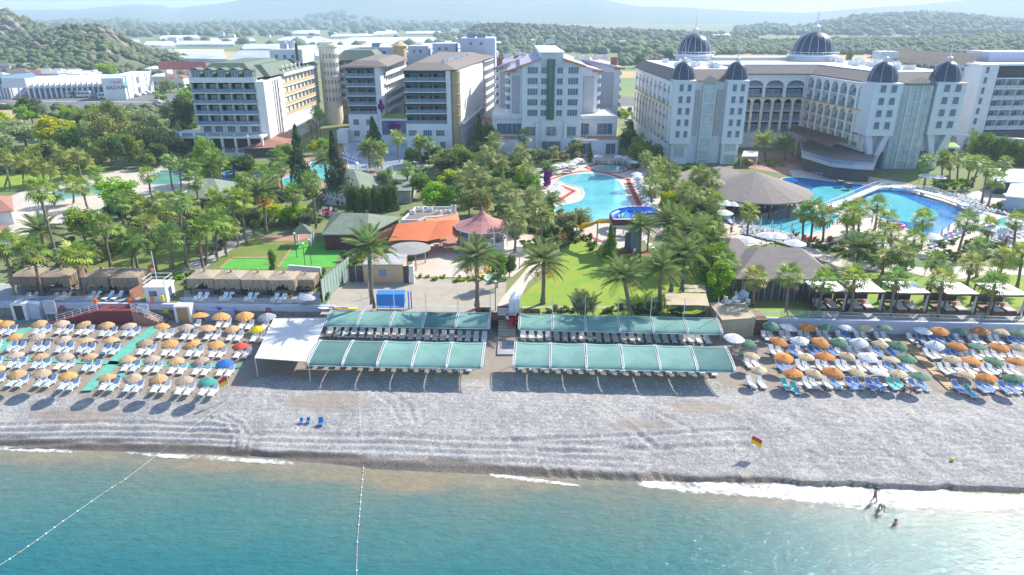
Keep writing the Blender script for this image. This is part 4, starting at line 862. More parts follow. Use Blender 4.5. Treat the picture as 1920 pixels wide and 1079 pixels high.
huts = [(57,548,0),(116,549,0),(190,549,0),(243,550,0),(384,551,1),(434,552,1),(484,553,1),(533,554,1),(572,548,1)]
for i, (px, py, g) in enumerate(huts):
    X, Y = P(px, py, G); L = 'thatched cabin, %s of the %s' % (ordn(i if not g else i-4, 4 if not g else 5), 'four left of the lifeguard hut' if not g else 'five between hut and green fence')
    o = thing('thatched_cabin', (X, Y+1.2, G+.05), L, 'beach cabin', 'thatched cabins on the promenade'); ps = hut_parts(i % 3)
    s = .85 if i == 8 else (1.12 if not g else 1.08)
    for me, nm in zip(ps, ['roof']+['skirt']*4+['post']*4+['day_bed']):
        inst(me, nm, o, (0,0,0), raw=True, tint=(.35,.30,.28) if nm == 'day_bed' else ((.80,.74,.70) if not g else (1,.97,.93)), sc_=(s,s,s*1.0))
pl = [(48,560),(62,559),(100,560),(114,559),(126,559),(170,558),(181,558),(205,557),(222,557),(371,560),(384,560),(420,560),(431,560),(466,561),(478,561),(516,562),(530,563),(562,562)]
for i, (px, py) in enumerate(pl):
    X, Y = P(px, py, G+.3); wd = px < 140
    lounger(X, Y, G+.09, math.radians(-22 if px < 300 else -14), '%s lounger, %s along the left promenade railing' % ('weathered beige' if wd else 'pale blue white', ordn(i, len(pl))), 'loungers along the left promenade', None if px > 180 else (.55,.50,.44), frame_c=(.75,.70,.6) if wd else (.85,.93,1))
for i, (px, py) in enumerate([(68,556),(135,558),(142,560),(192,560),(440,563),(486,565),(538,563),(545,560)]):
    X, Y = P(px, py, G); o = thing('flower_pot', (X, Y, G+.08), 'terracotta flower pot with plant, %s on the left promenade' % ordn(i, 8), 'flower pot', 'flower pots on the promenade'); mb = MB(Matrix.Translation((X,Y,G+.08))); mb.lathe([(.2,0),(.3,.45),(.33,.5),(.25,.5),(0,.42)], 10); mb.part('pot', M_terr, o)
    mb = MB(Matrix.Translation((X,Y,G+.55)))
    for k in range(40): a, e, l = rnd.uniform(0,6.28), rnd.uniform(.2,1.4), rnd.uniform(.25,.6); v = Vector((math.cos(a)*math.cos(e), math.sin(a)*math.cos(e), math.sin(e)))*l; s = Vector((-v.y, v.x, 0)).normalized()*.07; mb.add([s*0, v*.6+s, v, v*.6-s], [(0,1,2,3)])
    mb.part('plant', M_leaf, o, tint=(.12,.20,.05) if i % 2 else (.35,.22,.05))
# grey closed sunshade at the corner
parasol(573,557,'a','grey drooping parasol at the corner of the promenade near the green fence','parasols on the promenade', R=1.3, z0=G, h=1.6)
# ---- cabanas with white tops ----
cab = [(1557,590),(1626,591),(1710,593),(1801,595),(1893,597)]
for i, (px, py) in enumerate(cab):
    X, Y = P(px, py, G); Y += .6; o = thing('cabana', (X, Y, G), 'white topped wooden cabana, %s of five above the right wall' % ordn(i, 5), 'cabana', 'white topped cabanas'); w_, d_, h_ = 2.2, 4.4, 2.9
    for a in (0, 1):
        for b in (0, 1): mb = MB(Matrix.Translation((X,Y,G))); x = -w_+2*w_*a; y = d_*b; mb.box(x-.08, y-.08, 0, x+.08, y+.08, h_); mb.part('post', M_dwood, o)
    for (x0, y0_, x1, y1_) in ((-w_,-.08,w_,.08),(-w_,d_-.08,w_,d_+.08),(-w_-.08,.08,-w_+.08,d_-.08),(w_-.08,.08,w_+.08,d_-.08)):
        mb = MB(Matrix.Translation((X,Y,G))); mb.box(x0, y0_, h_, x1, y1_, h_+.22); mb.part('beam', M_dwood, o)
    mb = MB(Matrix.Translation((X,Y,G))); K = 8; vs = [(-w_+2*w_*u/K, d_*v/K, h_+.26+.10*math.sin(u/K*math.pi*3)*math.sin(v/K*math.pi)+rnd.uniform(-.02,.03)) for v in range(K+1) for u in range(K+1)]
    mb.add(vs, [(v*(K+1)+u, v*(K+1)+u+1, (v+1)*(K+1)+u+1, (v+1)*(K+1)+u) for v in range(K) for u in range(K)]); mb.part('fabric_top', M_white, o, smooth=True)
    mb = MB(Matrix.Translation((X,Y,G))); mb.box(-w_+.15,.2,.05,w_-.15,d_-.2,.3); mb.part('platform', M_wood, o)
    for s in (-1, 1):
        M_ = Matrix.Translation((X+s*.85,Y+.3,G+.3)); mb = MB(M_); mb.box(-.7,0,0,.7,2.1,.25); mb.part('day_bed', M_wood, o); mb = MB(M_); mb.box(-.62,.08,.252,.62,1.3,.4); mb.cbox(0,1.75,.55,1.2,.9,.12,0,.5); mb.part('mattress', mat('cabana_mattress', (.55,.52,.50), .9), o)
    mb = MB(); mb.cbox(X+.5, Y+1.9, G+.95, .5, .3, .4, .4, .3); mb.part('cushion', mat('orange_cushion', (.72,.20,.04), .8), o)
    mb = MB(Matrix.Translation((X,Y,G)))
    for k in range(6): mb.tube([(w_-.12+.05*math.sin(k*2), .15+k*.09, .3), (w_-.12-.05*math.sin(k*2), .12+k*.05, h_)], .06, 5)
    mb.part('curtain', M_cloth, o, tint=(.85,.87,.92)); mb = MB(Matrix.Translation((X,Y,G))); mb.box(-w_+.05, d_-.02, .3, w_-.05, d_+.04, 1.6); mb.part('back_panel', M_dwood, o)
# ---- generic roof makers ----
def poly_pts(px, z): return [P(a, b, z) for a, b in px]
def hip(root, c, ze, zr, m, name='roof', ridge=.5, th=.18, over=0):
    """hipped roof over quad c (ccw from front-left): ridge along the long side"""
    a, b, d, e = [Vector(q) for q in c]; ml = (a+e)/2; mr = (b+d)/2; L = (mr-ml); r0 = ml+L*(.5-ridge/2); r1 = ml+L*(.5+ridge/2)
    mb = MB(); vs = [(*a,ze),(*b,ze),(*d,ze),(*e,ze),(*r0,zr),(*r1,zr)]
    mb.add(vs+[(x,y,z-th) for x,y,z in vs[:4]], [(0,1,5,4),(1,2,5),(2,3,4,5),(3,0,4),(0,6,7,1),(1,7,8,2),(2,8,9,3),(3,9,6,0),(9,8,7,6)]); mb.part(name, m, root)
def pyramid(root, c, ze, zr, m, name='roof', apex=None):
    ap = apex or (sum(q[0] for q in c)/len(c), sum(q[1] for q in c)/len(c)); n = len(c); mb = MB()
    mb.add([(*q, ze) for q in c]+[(*ap, zr)]+[(*q, ze-.15) for q in c], [(i, (i+1)%n, n) for i in range(n)]+[(i, n+1+i, n+1+(i+1)%n, (i+1)%n) for i in range(n)]+[tuple(reversed(range(n+1, 2*n+1)))]); mb.part(name, m, root)
def shrink(c, k):
    m = (sum(q[0] for q in c)/len(c), sum(q[1] for q in c)/len(c)); return [(m[0]+(x-m[0])*k, m[1]+(y-m[1])*k) for x, y in c]
def walls_of(root, c, z0, z1_, m, name='wall', th=.25, skip=()):
    n = len(c)
    for i in range(n):
        if i in skip: continue
        mb = MB(); a, b = c[i], c[(i+1)%n]; d = (Vector(b)-Vector(a)).normalized()*th; mb.wall(a, (b[0]-d.x, b[1]-d.y), z0, z1_, th); mb.part(name, m, root)
def ac_unit(X, Y, z, s=1., lab=None, grp='roof air conditioners'):
    o = thing('air_conditioner', (X, Y, z), lab or 'white air conditioner box on a roof', 'air conditioner', grp); mb = MB(Matrix.Translation((X,Y,z))); mb.box(-.6*s,-.35*s,0,.6*s,.35*s,.8*s); mb.part('casing', M_white, o)
    mb = MB(Matrix.Translation((X,Y,z))); mb.lathe([(.0,.81*s),(.3*s,.81*s),(.3*s,.84*s),(0,.84*s)], 10); mb.part('fan_grille', M_dark, o)
# restaurant with taupe roof by the right wall
ze = G+3.4; c = poly_pts([(1378,523),(1572,524),(1512,470),(1370,468)], ze); r = thing('restaurant', (*c[0], G), 'low restaurant with broad taupe hipped roof and dark glazed front', 'restaurant')
hip(r, [c[0], c[1], c[2], c[3]], ze, ze+2.6, M_bshing, ridge=.45); c2 = poly_pts([(1352,500),(1440,500),(1382,446),(1330,446)], ze+.1); hip(r, c2, ze+.1, ze+2.2, M_bshing, ridge=.2)
cc = shrink(c, .9); walls_of(r, cc, G, ze-.1, M_dark)
for k_ in range(12):
    t = (k_+.5)/12; x, y = cc[0][0]+(cc[1][0]-cc[0][0])*t, cc[0][1]+(cc[1][1]-cc[0][1])*t; mb = MB(); mb.box(x-.06, y-.12, G, x+.06, y-.02, ze-.2); mb.part('window_frame', M_metal, r)
for k_ in range(5):
    t = k_/4; x, y = c[0][0]+(c[1][0]-c[0][0])*t, c[0][1]+(c[1][1]-c[0][1])*t; mb = MB(); mb.box(x-.12, y+.1, G, x+.12, y+.34, ze-.15); mb.part('column', M_broof, r)
# round taupe pavilion
ce = P(1412,356,G+3.6); R_ = 12.1; r = thing('round_pavilion', (*ce, G), 'large round open pavilion with taupe conical roof beside the blue pool', 'pavilion')
for k_ in range(16):
    a0_, a1_ = k_*math.tau/16, (k_+1)*math.tau/16; mb = MB(); mb.add([(ce[0]+R_*math.cos(a0_), ce[1]+R_*math.sin(a0_), G+3.6), (ce[0]+R_*math.cos(a1_), ce[1]+R_*math.sin(a1_), G+3.6), (*ce, G+7.6), (ce[0]+R_*math.cos(a0_), ce[1]+R_*math.sin(a0_), G+3.35), (ce[0]+R_*math.cos(a1_), ce[1]+R_*math.sin(a1_), G+3.35)], [(0,1,2),(0,3,4,1),(4,3,2)]); mb.part('roof_segment', M_bshing, r)
    mb = MB(); x, y = ce[0]+R_*.9*math.cos(a0_), ce[1]+R_*.9*math.sin(a0_); mb.tube([(x,y,G),(x,y,G+3.5)], .22, 8); mb.part('column', M_wood, r)
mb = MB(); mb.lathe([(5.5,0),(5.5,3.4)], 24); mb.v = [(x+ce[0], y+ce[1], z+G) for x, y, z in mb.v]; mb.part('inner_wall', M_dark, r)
c = poly_pts([(1262,352),(1375,345),(1390,320),(1350,312),(1280,322)], G+3.8); r = thing('terrace_roof', (*c[0], G), 'low dark canopy roof with white curved edge below the left domed wing', 'roof'); mb = MB(); mb.prism(c, G+3.5, G+3.8); mb.part('roof', M_broof, r); walls_of(r, shrink(c, .92), G, G+3.5, M_dark)
c = poly_pts([(1310,372),(1345,352),(1372,342),(1330,338),(1290,350)], G+3.2); mb = MB(); mb.prism(c, G+3.0, G+3.3); mb.part('side_roof', M_bshing, r)
# dark green hipped roofs
def green_house(px, ze_, dz, lab, wallm, ridge=.35, m=None, columns=0, name='club_house', cat='garden building', k=.93):
    c = poly_pts(px, G+ze_); r = thing(name, (*c[0], G), lab, cat); hip(r, c, G+ze_, G+ze_+dz, m or M_groof2, ridge=ridge)
    cc = shrink(c, k)
    if wallm: walls_of(r, cc, G, G+ze_-.1, wallm)
    if columns:
        for i in range(4):
            for j in range(columns):
                t = j/columns; x = cc[i][0]+(cc[(i+1)%4][0]-cc[i][0])*t; y = cc[i][1]+(cc[(i+1)%4][1]-cc[i][1])*t; mb = MB(); mb.box(x-.12, y-.12, G, x+.12, y+.12, G+ze_-.1); mb.part('column', M_white if wallm is None else M_dwood, r)
    return r
M_maroon = mat('maroon_wall', (.16,.04,.045), .85, (.12,.03,.035), 1)
green_house([(603,440),(690,440),(752,408),(622,402)], 3.0, 2.2, 'long hall with dark green roof and maroon walls beside the bright turf', M_maroon, .45)
green_house([(342,372),(418,372),(445,342),(365,340)], 3.6, 2.4, 'open hall with olive green roof among the palms left', M_dark, .3, columns=4, k=.9)  # dark walls paint the shade inside the open hall
green_house([(600,358),(680,362),(728,336),(632,330)], 3.2, 3.4, 'green tent roofed bar beside the tall conifer', M_white, .12)
green_house([(736,358),(770,358),(785,330),(736,328)], 3.0, .5, 'flat pale green roofed kiosk among the trees', M_conc, .5)
green_house([(718,348),(745,348),(742,322),(720,322)], 2.8, .8, 'small white service hut with green roof behind the conifer hedge', M_wall, .3)
rr = green_house([(548,437),(583,437),(588,428),(554,428)], 2.6, 1.3, 'little wooden gazebo with dark green pyramid roof at the turf corner', None, .02, M_groof, 1, 'gazebo', 'gazebo', .85)
# flat roofed kitchen, orange awning
zf = G+3.6; c = poly_pts([(752,416),(783,416),(800,410),(818,410),(852,404),(850,391),(779,391)], zf); r = thing('kitchen_building', (*c[0], G), 'flat roofed white kitchen building behind the orange awning', 'building'); mb = MB(); mb.prism(c, G, zf); mb.part('walls', M_wall, r); mb = MB(); mb.prism(shrink(c, .97), zf, zf+.06); mb.part('roof_deck', M_broof, r)
for i in range(len(c)): mb = MB(); a, b = c[i], c[(i+1)%len(c)]; mb.wall(a, b, zf, zf+.35, .2, .02); mb.part('parapet', M_white, r)
for k_ in range(5): q = P(775+k_*16+rnd.uniform(-3,3), 399+rnd.uniform(-4,4), zf); ac_unit(*q, zf+.05, .8, 'roof ventilator, %s on the flat kitchen roof' % ordn(k_, 5), 'ventilators on the kitchen roof')
for k_, px in enumerate((849,853)): q = P(px, 402, zf); o = thing('chimney', (*q, zf), ('left','right')[k_]+' white chimney shaft at the corner of the kitchen roof', 'chimney'); mb = MB(); mb.box(q[0]-.25, q[1]-.25, zf-1, q[0]+.25, q[1]+.25, zf+1.6); mb.part('shaft', M_white, o); mb = MB(); mb.box(q[0]-.3, q[1]-.3, zf+1.6, q[0]+.3, q[1]+.3, zf+1.75); mb.part('cap', M_conc, o)
M_oawn = mat('orange_awning', (.60,.17,.06), .85, (.55,.14,.05), 1, trans=.1)
r = thing('orange_awning', (*P(800,450,G), G), 'wide orange tent awning shading the garden restaurant', 'awning')
for q, zt in (([(728,453),(800,453),(822,424),(745,430)], .9), ([(800,453),(868,445),(866,425),(822,424)], .9)):
    c = poly_pts(q, G+2.8); K = 7; vs = []
    for j in range(K):
        for i in range(K):
            u, v = i/(K-1), j/(K-1); x = [(1-v)*((1-u)*c[0][t]+u*c[1][t])+v*((1-u)*c[3][t]+u*c[2][t]) for t in (0,1)]; vs.append((x[0], x[1], G+2.8+zt*math.sin(math.pi*u)*.3+zt*v))
    mb = MB(); mb.add(vs, [(j*K+i, j*K+i+1, j*K+i+K+1, j*K+i+K) for j in range(K-1) for i in range(K-1)]); mb.part('canvas', M_oawn, r, smooth=True)
    for s in (0, 1): mb = MB(); mb.tube([(*c[s], G), (*c[s], G+2.8)], .07, 6); mb.part('post', M_dwood, r)
c = poly_pts([(795,425),(862,414),(858,403),(800,412)], G+3.3); mb = MB(); mb.add([(c[0][0],c[0][1],G+3.3),(c[1][0],c[1][1],G+3.3),(c[2][0],c[2][1],G+3.9),(c[3][0],c[3][1],G+3.9)], [(0,1,2,3)]); mb.part('tiled_strip', M_oroof, r)
# pink roofed gazebo
ce = P(905,447,G+1.5); Rg = 4.3; zg = G+3.9; r = thing('gazebo', (*ce, G), 'white octagonal gazebo with swept pink tent roof', 'gazebo'); M_pink = mat('pink_roof', (.45,.20,.19), .8, (.40,.17,.16), 1.2)
for k_ in range(12):
    a0_, a1_ = k_*math.tau/12, (k_+1)*math.tau/12; mb = MB(); pr = [(1.15,0),(.8,.55),(.45,1.2),(.18,2.0),(.02,2.9)]; vs = []
    for q, z in pr: vs += [(ce[0]+Rg*q*math.cos(a), ce[1]+Rg*q*math.sin(a), zg+z) for a in (a0_, a1_)]
    mb.add(vs, [(2*i, 2*i+1, 2*i+3, 2*i+2) for i in range(4)]); mb.part('roof_segment', M_pink, r)
    x, y = ce[0]+Rg*math.cos(a0_), ce[1]+Rg*math.sin(a0_); mb = MB(); mb.box(x-.12, y-.12, G, x+.12, y+.12, zg+.1); mb.part('column', M_white, r)
    A, C = (ce[0]+Rg*math.cos(a0_), ce[1]+Rg*math.sin(a0_)), (ce[0]+Rg*math.cos(a1_), ce[1]+Rg*math.sin(a1_)); mb = MB(); mb.wall(A, C, G, G+1.6, .12); mb.part('parapet', M_white, r)
    if k_ in (5,6,7): mb = MB(); mb.wall(A, C, G+1.7, zg-.4, .06); mb.part('window', M_glass, r)
mb = MB(); mb.lathe([(Rg*1.16,0),(Rg*1.16,.15)], 12); mb.v = [(x+ce[0], y+ce[1], z+zg-.16) for x, y, z in mb.v]; mb.part('eave_ring', M_white, r)
mb = MB(); mb.lathe([(.25,0),(.12,.5),(0,.8)], 8); mb.v = [(x+ce[0], y+ce[1], z+zg+2.8) for x, y, z in mb.v]; mb.part('finial', M_pink, r)
# round grey canopy
ce = P(768,466,G+3); r = thing('round_canopy', (*ce, G), 'oval grey shingled canopy beside the orange awning', 'canopy'); mb = MB(); mb.lathe([(3.4,0),(3.42,.12),(0,.5)], 28); mb.lathe([(3.4,0),(0,.02)], 28); mb.v = [(x*1.0+ce[0], y*1.0+ce[1], z+G+2.9) for x, y, z in mb.v]; mb.part('roof', mat('grey_shingle', (.30,.29,.27), .9, (.24,.235,.22), 2, bump=.3), r)
for a in (.5, 2.1, 3.7, 5.2): mb = MB(); mb.tube([(ce[0]+2.6*math.cos(a), ce[1]+2.6*math.sin(a), G), (ce[0]+2.6*math.cos(a), ce[1]+2.6*math.sin(a), G+2.9)], .1, 6); mb.part('column', M_conc, r)
mb = MB(); q = P(768,478,G); mb.lathe([(2.2,0),(2.2,1.1),(1.7,1.15),(0,1.15)], 20); mb.v = [(x+q[0], y+q[1], z+G) for x, y, z in mb.v]; mb.part('bar_counter', M_terr, r)
# beige wall block with dark gate
A, C = P(668,531,G), P(757,531,G); r = thing('beige_building', (*A, G), 'low beige flat roofed store with a blue window behind the sand court', 'building'); mb = MB(); mb.box(A[0]+1.3, A[1], G, C[0], A[1]+5, G+2.9); mb.part('walls', mat('beige_paint', (.60,.43,.27), .85, (.54,.39,.25), .8), r); mb = MB(); mb.box(A[0]+1.2, A[1]-.1, G+2.9, C[0]+.1, A[1]+5.1, G+3.05); mb.part('roof', M_conc, r)
mb = MB(); mb.box(A[0]+3.6, A[1]-.05, G+1.2, A[0]+4.7, A[1], G+2.2); mb.part('window', mat('blue_shutter', (.20,.28,.42), .6), r); mb = MB(); mb.box(A[0]-1.2, A[1]+.4, G, A[0]+1.2, A[1]+.5, G+2.7); mb.part('gate', M_dark, r)
for k_ in range(3): mb = MB(); mb.box(A[0]-1.2+k_*1.15, A[1]+.3, G, A[0]-1.1+k_*1.15, A[1]+.39, G+2.8); mb.part('gate_post', M_metal, r)
q = P(773,531,G); r = thing('block_pillar', (*q, G), 'white block pillar beside the beige store', 'pillar')
for k_ in range(9): mb = MB(); mb.box(q[0]-.35, q[1]-.3, G+k_*.32, q[0]+.35, q[1]+.3, G+k_*.32+.30); mb.part('block', M_white, r)
mb = MB(); mb.box(q[0]-1.8, q[1]+.1, G, q[0]-.5, q[1]+.2, G+2.7); mb.part('dark_door', M_dark, r)
# blue dugout shelter
A = P(707,585,G); r = thing('blue_shelter', (*A, G), 'bright blue bench shelter at the edge of the sand court', 'shelter'); M_blue = mat('blue_panel', (.03,.22,.60), .5, (.03,.19,.52), .8); w_ = 3.8
mb = MB(Matrix.Translation((*A, G))); mb.add([(0,0,.9),(w_,0,.9),(w_,.25,2.5),(0,.25,2.5),(0,1.6,2.6),(w_,1.6,2.6)], [(0,1,2,3),(3,2,5,4)]); mb.part('back_and_roof', M_blue, r)
for x in (0, w_): mb = MB(Matrix.Translation((*A, G))); mb.add([(x,0,.9),(x,1.5,.9),(x,1.6,2.6),(x,.25,2.5)], [(0,1,2,3)]); mb.part('side_panel', M_blue, r)
for x in (.1, w_/2, w_-.1): mb = MB(Matrix.Translation((*A, G))); mb.tube([(x,.05,0),(x,.05,1)], .05, 5); mb.part('leg', M_blue, r)
mb = MB(Matrix.Translation((*A, G))); mb.box(.1,.5,.4,w_-.1,1.1,.48); mb.part('bench', M_blue, r)
for k_, (px, py, m_, h_) in enumerate(((767,579,M_blue,2.6),(772,579,M_blue,2.6),(745,520,M_metal,2.4),(693,558,M_metal,2.4))):
    q = P(px, py, G); o = thing('court_post', (*q, G), ('left blue padded','right blue padded','far grey','near grey')[k_]+' net post of the sand court', 'net post'); mb = MB(); mb.tube([(*q, G), (*q, G+h_)], .09, 6); mb.part('post', m_, o); mb = MB(); mb.lathe([(.12,G+h_),(.0,G+h_+.06)], 6, *q); mb.part('cap', m_, o)
# green wind fence
A, C = P(606,567,G), P(657,520,G); r = thing('wind_fence', (*A, G), 'tall pale green mesh fence beside the sand court', 'fence')
for k_ in range(10):
    t, t2 = k_/10, (k_+1)/10; a = (A[0]+(C[0]-A[0])*t, A[1]+(C[1]-A[1])*t); b = (A[0]+(C[0]-A[0])*t2, A[1]+(C[1]-A[1])*t2); mb = MB(); mb.wall(a, b, G+.1, G+3.4, .03); mb.part('mesh_panel', mat('green_mesh', (.30,.40,.34), .8, (.24,.34,.29), 1.2), r); mb = MB(); mb.tube([(*a, G), (*a, G+3.55)], .05, 5); mb.part('post', M_metal, r)
A, C = P(543,520,G), P(603,525,G); r = thing('white_wall', (*A, G), 'low white wall behind the last thatched cabin', 'wall'); mb = MB(); mb.wall(A, C, G, G+1.9, .2); mb.part('panel', M_wall, r); mb = MB(); mb.wall(A, C, G+1.9, G+2.0, .3, .05); mb.part('coping', M_white, r)
# reed roofs by the lawn, stone shed
M_reed = mat('reed_mat', (.56,.46,.32), .95, (.42,.34,.23), 2.5, bump=.5, bscale=8, stretch=(5,1,1))
for q, h_, lb in (([(1250,572),(1330,574),(1324,551),(1246,549)], 2.3, 'nearer flat reed roof on posts at the end of the lawn'), ([(1284,548),(1324,548),(1321,535),(1282,534)], 2.2, 'smaller reed roof behind the larger one')):
    c = poly_pts(q, G+h_); r = thing('reed_shelter', (*c[0], G), lb, 'shelter', 'reed shelters'); K = 6
    for i in range(4): mb = MB(); mb.tube([(*shrink(c,.94)[i], G), (*shrink(c,.94)[i], G+h_)], .07, 5); mb.part('post', M_wood, r)
    mb = MB(); vs = [tuple((1-v/K)*((1-u/K)*c[0][t]+u/K*c[1][t])+v/K*((1-u/K)*c[3][t]+u/K*c[2][t]) for t in (0,1))+(G+h_+rnd.uniform(-.05,.06),) for v in range(K+1) for u in range(K+1)]
    vs += [(x,y,z-.08) for x,y,z in vs]; N2 = (K+1)**2; f_ = [(v*(K+1)+u, v*(K+1)+u+1, (v+1)*(K+1)+u+1, (v+1)*(K+1)+u) for v in range(K) for u in range(K)]; mb.add(vs, f_+[tuple(N2+i for i in reversed(f)) for f in f_]); mb.part('reed_roof', M_reed, r)
A, C = P(1350,636,B), P(1412,632,B); r = thing('stone_shed', (*A, B), 'sand coloured flat topped shed at the end of the green canopies', 'shed'); c = [A, C, P(1414,596,B), P(1345,592,B)]; c[2] = (C[0]+.2, C[1]+5.6); c[3] = (A[0]-.2, A[1]+5.6)
mb = MB(); mb.prism(c, B, B+2.7); mb.part('walls', mat('sand_render', (.52,.43,.30), .9, (.44,.36,.25), .8, bump=.2), r); mb = MB(); mb.prism(shrink(c, 1.03), B+2.7, B+2.85); mb.part('roof_slab', M_reed, r); mb = MB(); mb.box(C[0]-2.1, C[1]-.05, B, C[0]-.9, C[1]+.02, B+2); mb.part('door', M_lwood, r)
mb = MB(); mb.box(C[0]+.3, C[1]+.5, B, C[0]+1.9, C[1]+3.5, B+2.3); mb.part('wooden_box', M_wood, r)
for n_i, (px, py, cnt, lb) in enumerate(((1368,578,9,'stack of white plastic chairs on the shed roof, left heap'), (1388,572,12,'pale blue tarpaulin heap beside the white chairs behind the shed'))):
    X, Y = P(px, py, G); Y = max(Y, wy(X)+.6); r = thing('chair_stack' if n_i == 0 else 'covered_heap', (X, Y, G), lb, 'stack' if n_i == 0 else 'heap')
    for k_ in range(cnt):
        mb = MB(Matrix.Translation((X+rnd.uniform(-1,1), Y+rnd.uniform(-.6,.8), G+rnd.uniform(0,.5)+.12*k_)) @ Matrix.Rotation(rnd.uniform(0,3), 4, 'Z')); mb.box(-.35,-.35,0,.35,.35,.12); mb.box(-.35,.3,.1,.35,.38,.7); mb.part('chair' if n_i == 0 else 'bundle', M_white if n_i == 0 else mat('blue_tarp', (.45,.52,.68), .7, (.6,.64,.74), 2), r)
# patio umbrella with stand
parasol(1377,632,'W','white segmented parasol standing alone beside the stone shed','single parasols', R=1.25, h=2.6)
# containers, red chairs, crates
for i, px in enumerate((959,969)):
    a = P(px, 588, G); r = thing('white_cabinet', (*a, G), ('left','right')[i]+' tall white cabinet beside the path to the beach', 'cabinet', 'white cabinets by the path'); mb = MB(Matrix.Translation((*a, G))); mb.box(-.35,0,0,.35,3.6,1.7); mb.part('body', M_white, r); mb = MB(Matrix.Translation((*a, G))); mb.box(-.37,-.02,1.7,.37,3.62,1.78); mb.part('lid', M_wall, r)
for i in range(8):
    X, Y = P(957+rnd.uniform(-4,14), 594+i*2.4, B+1.0); r = thing('red_chair', (X, Y, B+.9), 'red plastic chair, %s of the heap below the white cabinets' % ordn(i, 8, 'n'), 'chair', 'heap of red chairs'); mb = MB(Matrix.Translation((X, Y, B+1.0)) @ Matrix.Rotation(rnd.uniform(-.4,.4), 4, 'Z')); mb.box(-.35,-.35,.35,.35,.35,.42); mb.part('seat', mat('red_plastic', (.55,.02,.04), .5), r)
    for s in (-1, 1): mb = MB(Matrix.Translation((X, Y, B+1.0))); mb.box(s*.32-.04,-.3,-.2,s*.32+.04,.3,.35); mb.part('leg_frame', MT['red_plastic'], r)
    mb = MB(Matrix.Translation((X, Y, B+1.0))); mb.cbox(0,.38,.65,.7,.06,.6,0,-.2); mb.part('backrest', MT['red_plastic'], r)
A = P(930,592,G); mb = MB(); 
st = thing('beach_steps', (*P(950,640,B), B), 'steps and ramp between the canopies leading to the beach', 'steps')
for k_ in range(9): y = wy(0)-.1-k_*.55; mb = MB(); mb.box(-1.9, y-.55, B-.5, .5, y, G-.22*(k_+1)); mb.part('step', M_pave2, st)
mb = MB(); c = poly_pts([(934,640),(962,640),(962,664),(932,664)], B+.25); mb.prism(c, B-.2, B+.22); o = mb.build('landing_slab', M_conc); tag(o, 'grey concrete slab at the foot of the steps between the canopies', 'slab')
for i, (px, py) in enumerate(((900,588),(912,588),(990,591),(1004,591),(925,598))):
    q = P(px, py, G); r = thing('wooden_crate', (*q, G), 'open brown timber planter box, %s behind the canopies' % ordn(sorted([900,912,925,990,1004]).index(px), 5), 'planter box', 'timber boxes'); w_ = .62
    for (x0, y0_, x1, y1_) in ((-w_,-.3,w_,-.24),(-w_,.24,w_,.3),(-w_,-.24,-w_+.06,.24),(w_-.06,-.24,w_,.24)): mb = MB(Matrix.Translation((*q, G))); mb.box(x0,y0_,0,x1,y1_,.8); mb.part('side', M_wood, r)
# ================= HOTELS =================
def block(root, pts, z0, z1_, m, name='wall_block'):
    mb = MB(); mb.prism(pts, z0, z1_); return mb.part(name, m, root)
def rect(x0, y0, x1, y1): return [(x0,y0),(x1,y0),(x1,y1),(x0,y1)]
@cachemesh
def win_mesh(w_, h_, mull, style, dk):
    """a window: pane set back behind its frame; style 1 has an arched head"""
    mb = MB(); pn = MB(); f = .07; g = [M_glass, M_glassg, M_lglass][dk]
    if style == 1:
        n = 7; arc = [(-w_/2+w_*(1-math.cos(math.pi*i/n))/2, h_-w_/2+w_/2*math.sin(math.pi*i/n)) for i in range(n+1)]; pts = [(-w_/2,0),(w_/2,0)]+arc[::-1]
        m = len(pts); inn = [(x*.86, .08+z*.93) for x, z in pts]
        mb.mat(1).add([(x,-.10,z) for x, z in pts]+[(x,-.10,z) for x, z in inn]+[(x,-.02,z) for x, z in inn]+[(x,.0,z) for x, z in pts], [q for i in range(m) for j in [(i+1)%m] for q in ((i,j,m+j,m+i),(m+i,m+j,2*m+j,2*m+i),(3*m+i,3*m+j,j,i))])
        pn.add([(x,-.02,z) for x, z in inn], [tuple(range(m))])
    else:
        mb.mat(1).box(-w_/2,-.10,0,w_/2,.0,f).box(-w_/2,-.10,h_-f,w_/2,.0,h_).box(-w_/2,-.10,f,-w_/2+f,.0,h_-f).box(w_/2-f,-.10,f,w_/2,.0,h_-f)
        pn.add([(-w_/2+f,-.02,f),(w_/2-f,-.02,f),(w_/2-f,-.02,h_-f),(-w_/2+f,-.02,h_-f)], [(0,1,2,3)])
    for k in range(mull): x = -w_/2+w_*(k+1)/(mull+1); mb.mat(1).box(x-.03,-.07,f,x+.03,-.021,h_-f)
    if style == 2: mb.mat(1).box(-w_/2-.12,-.2,-.12,w_/2+.12,0,-.01)
    me = mb.mesh('window', [g, M_white]); PANE[me.name] = pn.mesh('pane', g); return me
def windows(root, A, Bq, zs, ts, w_, h_, mull=1, style=0, dk=0, off=.02, name='window', mtl=None):
    Mx, ang, L = frame(A, Bq); me = win_mesh(w_, h_, mull, style, dk)
    if mtl: me = me.copy(); me.materials[1] = mtl
    for z in zs:
        for t in ts: p = Mx @ Vector((t*L if t <= 1.0001 else t, -off, 0)); inst(me, name, root, (p.x, p.y, z), ang)
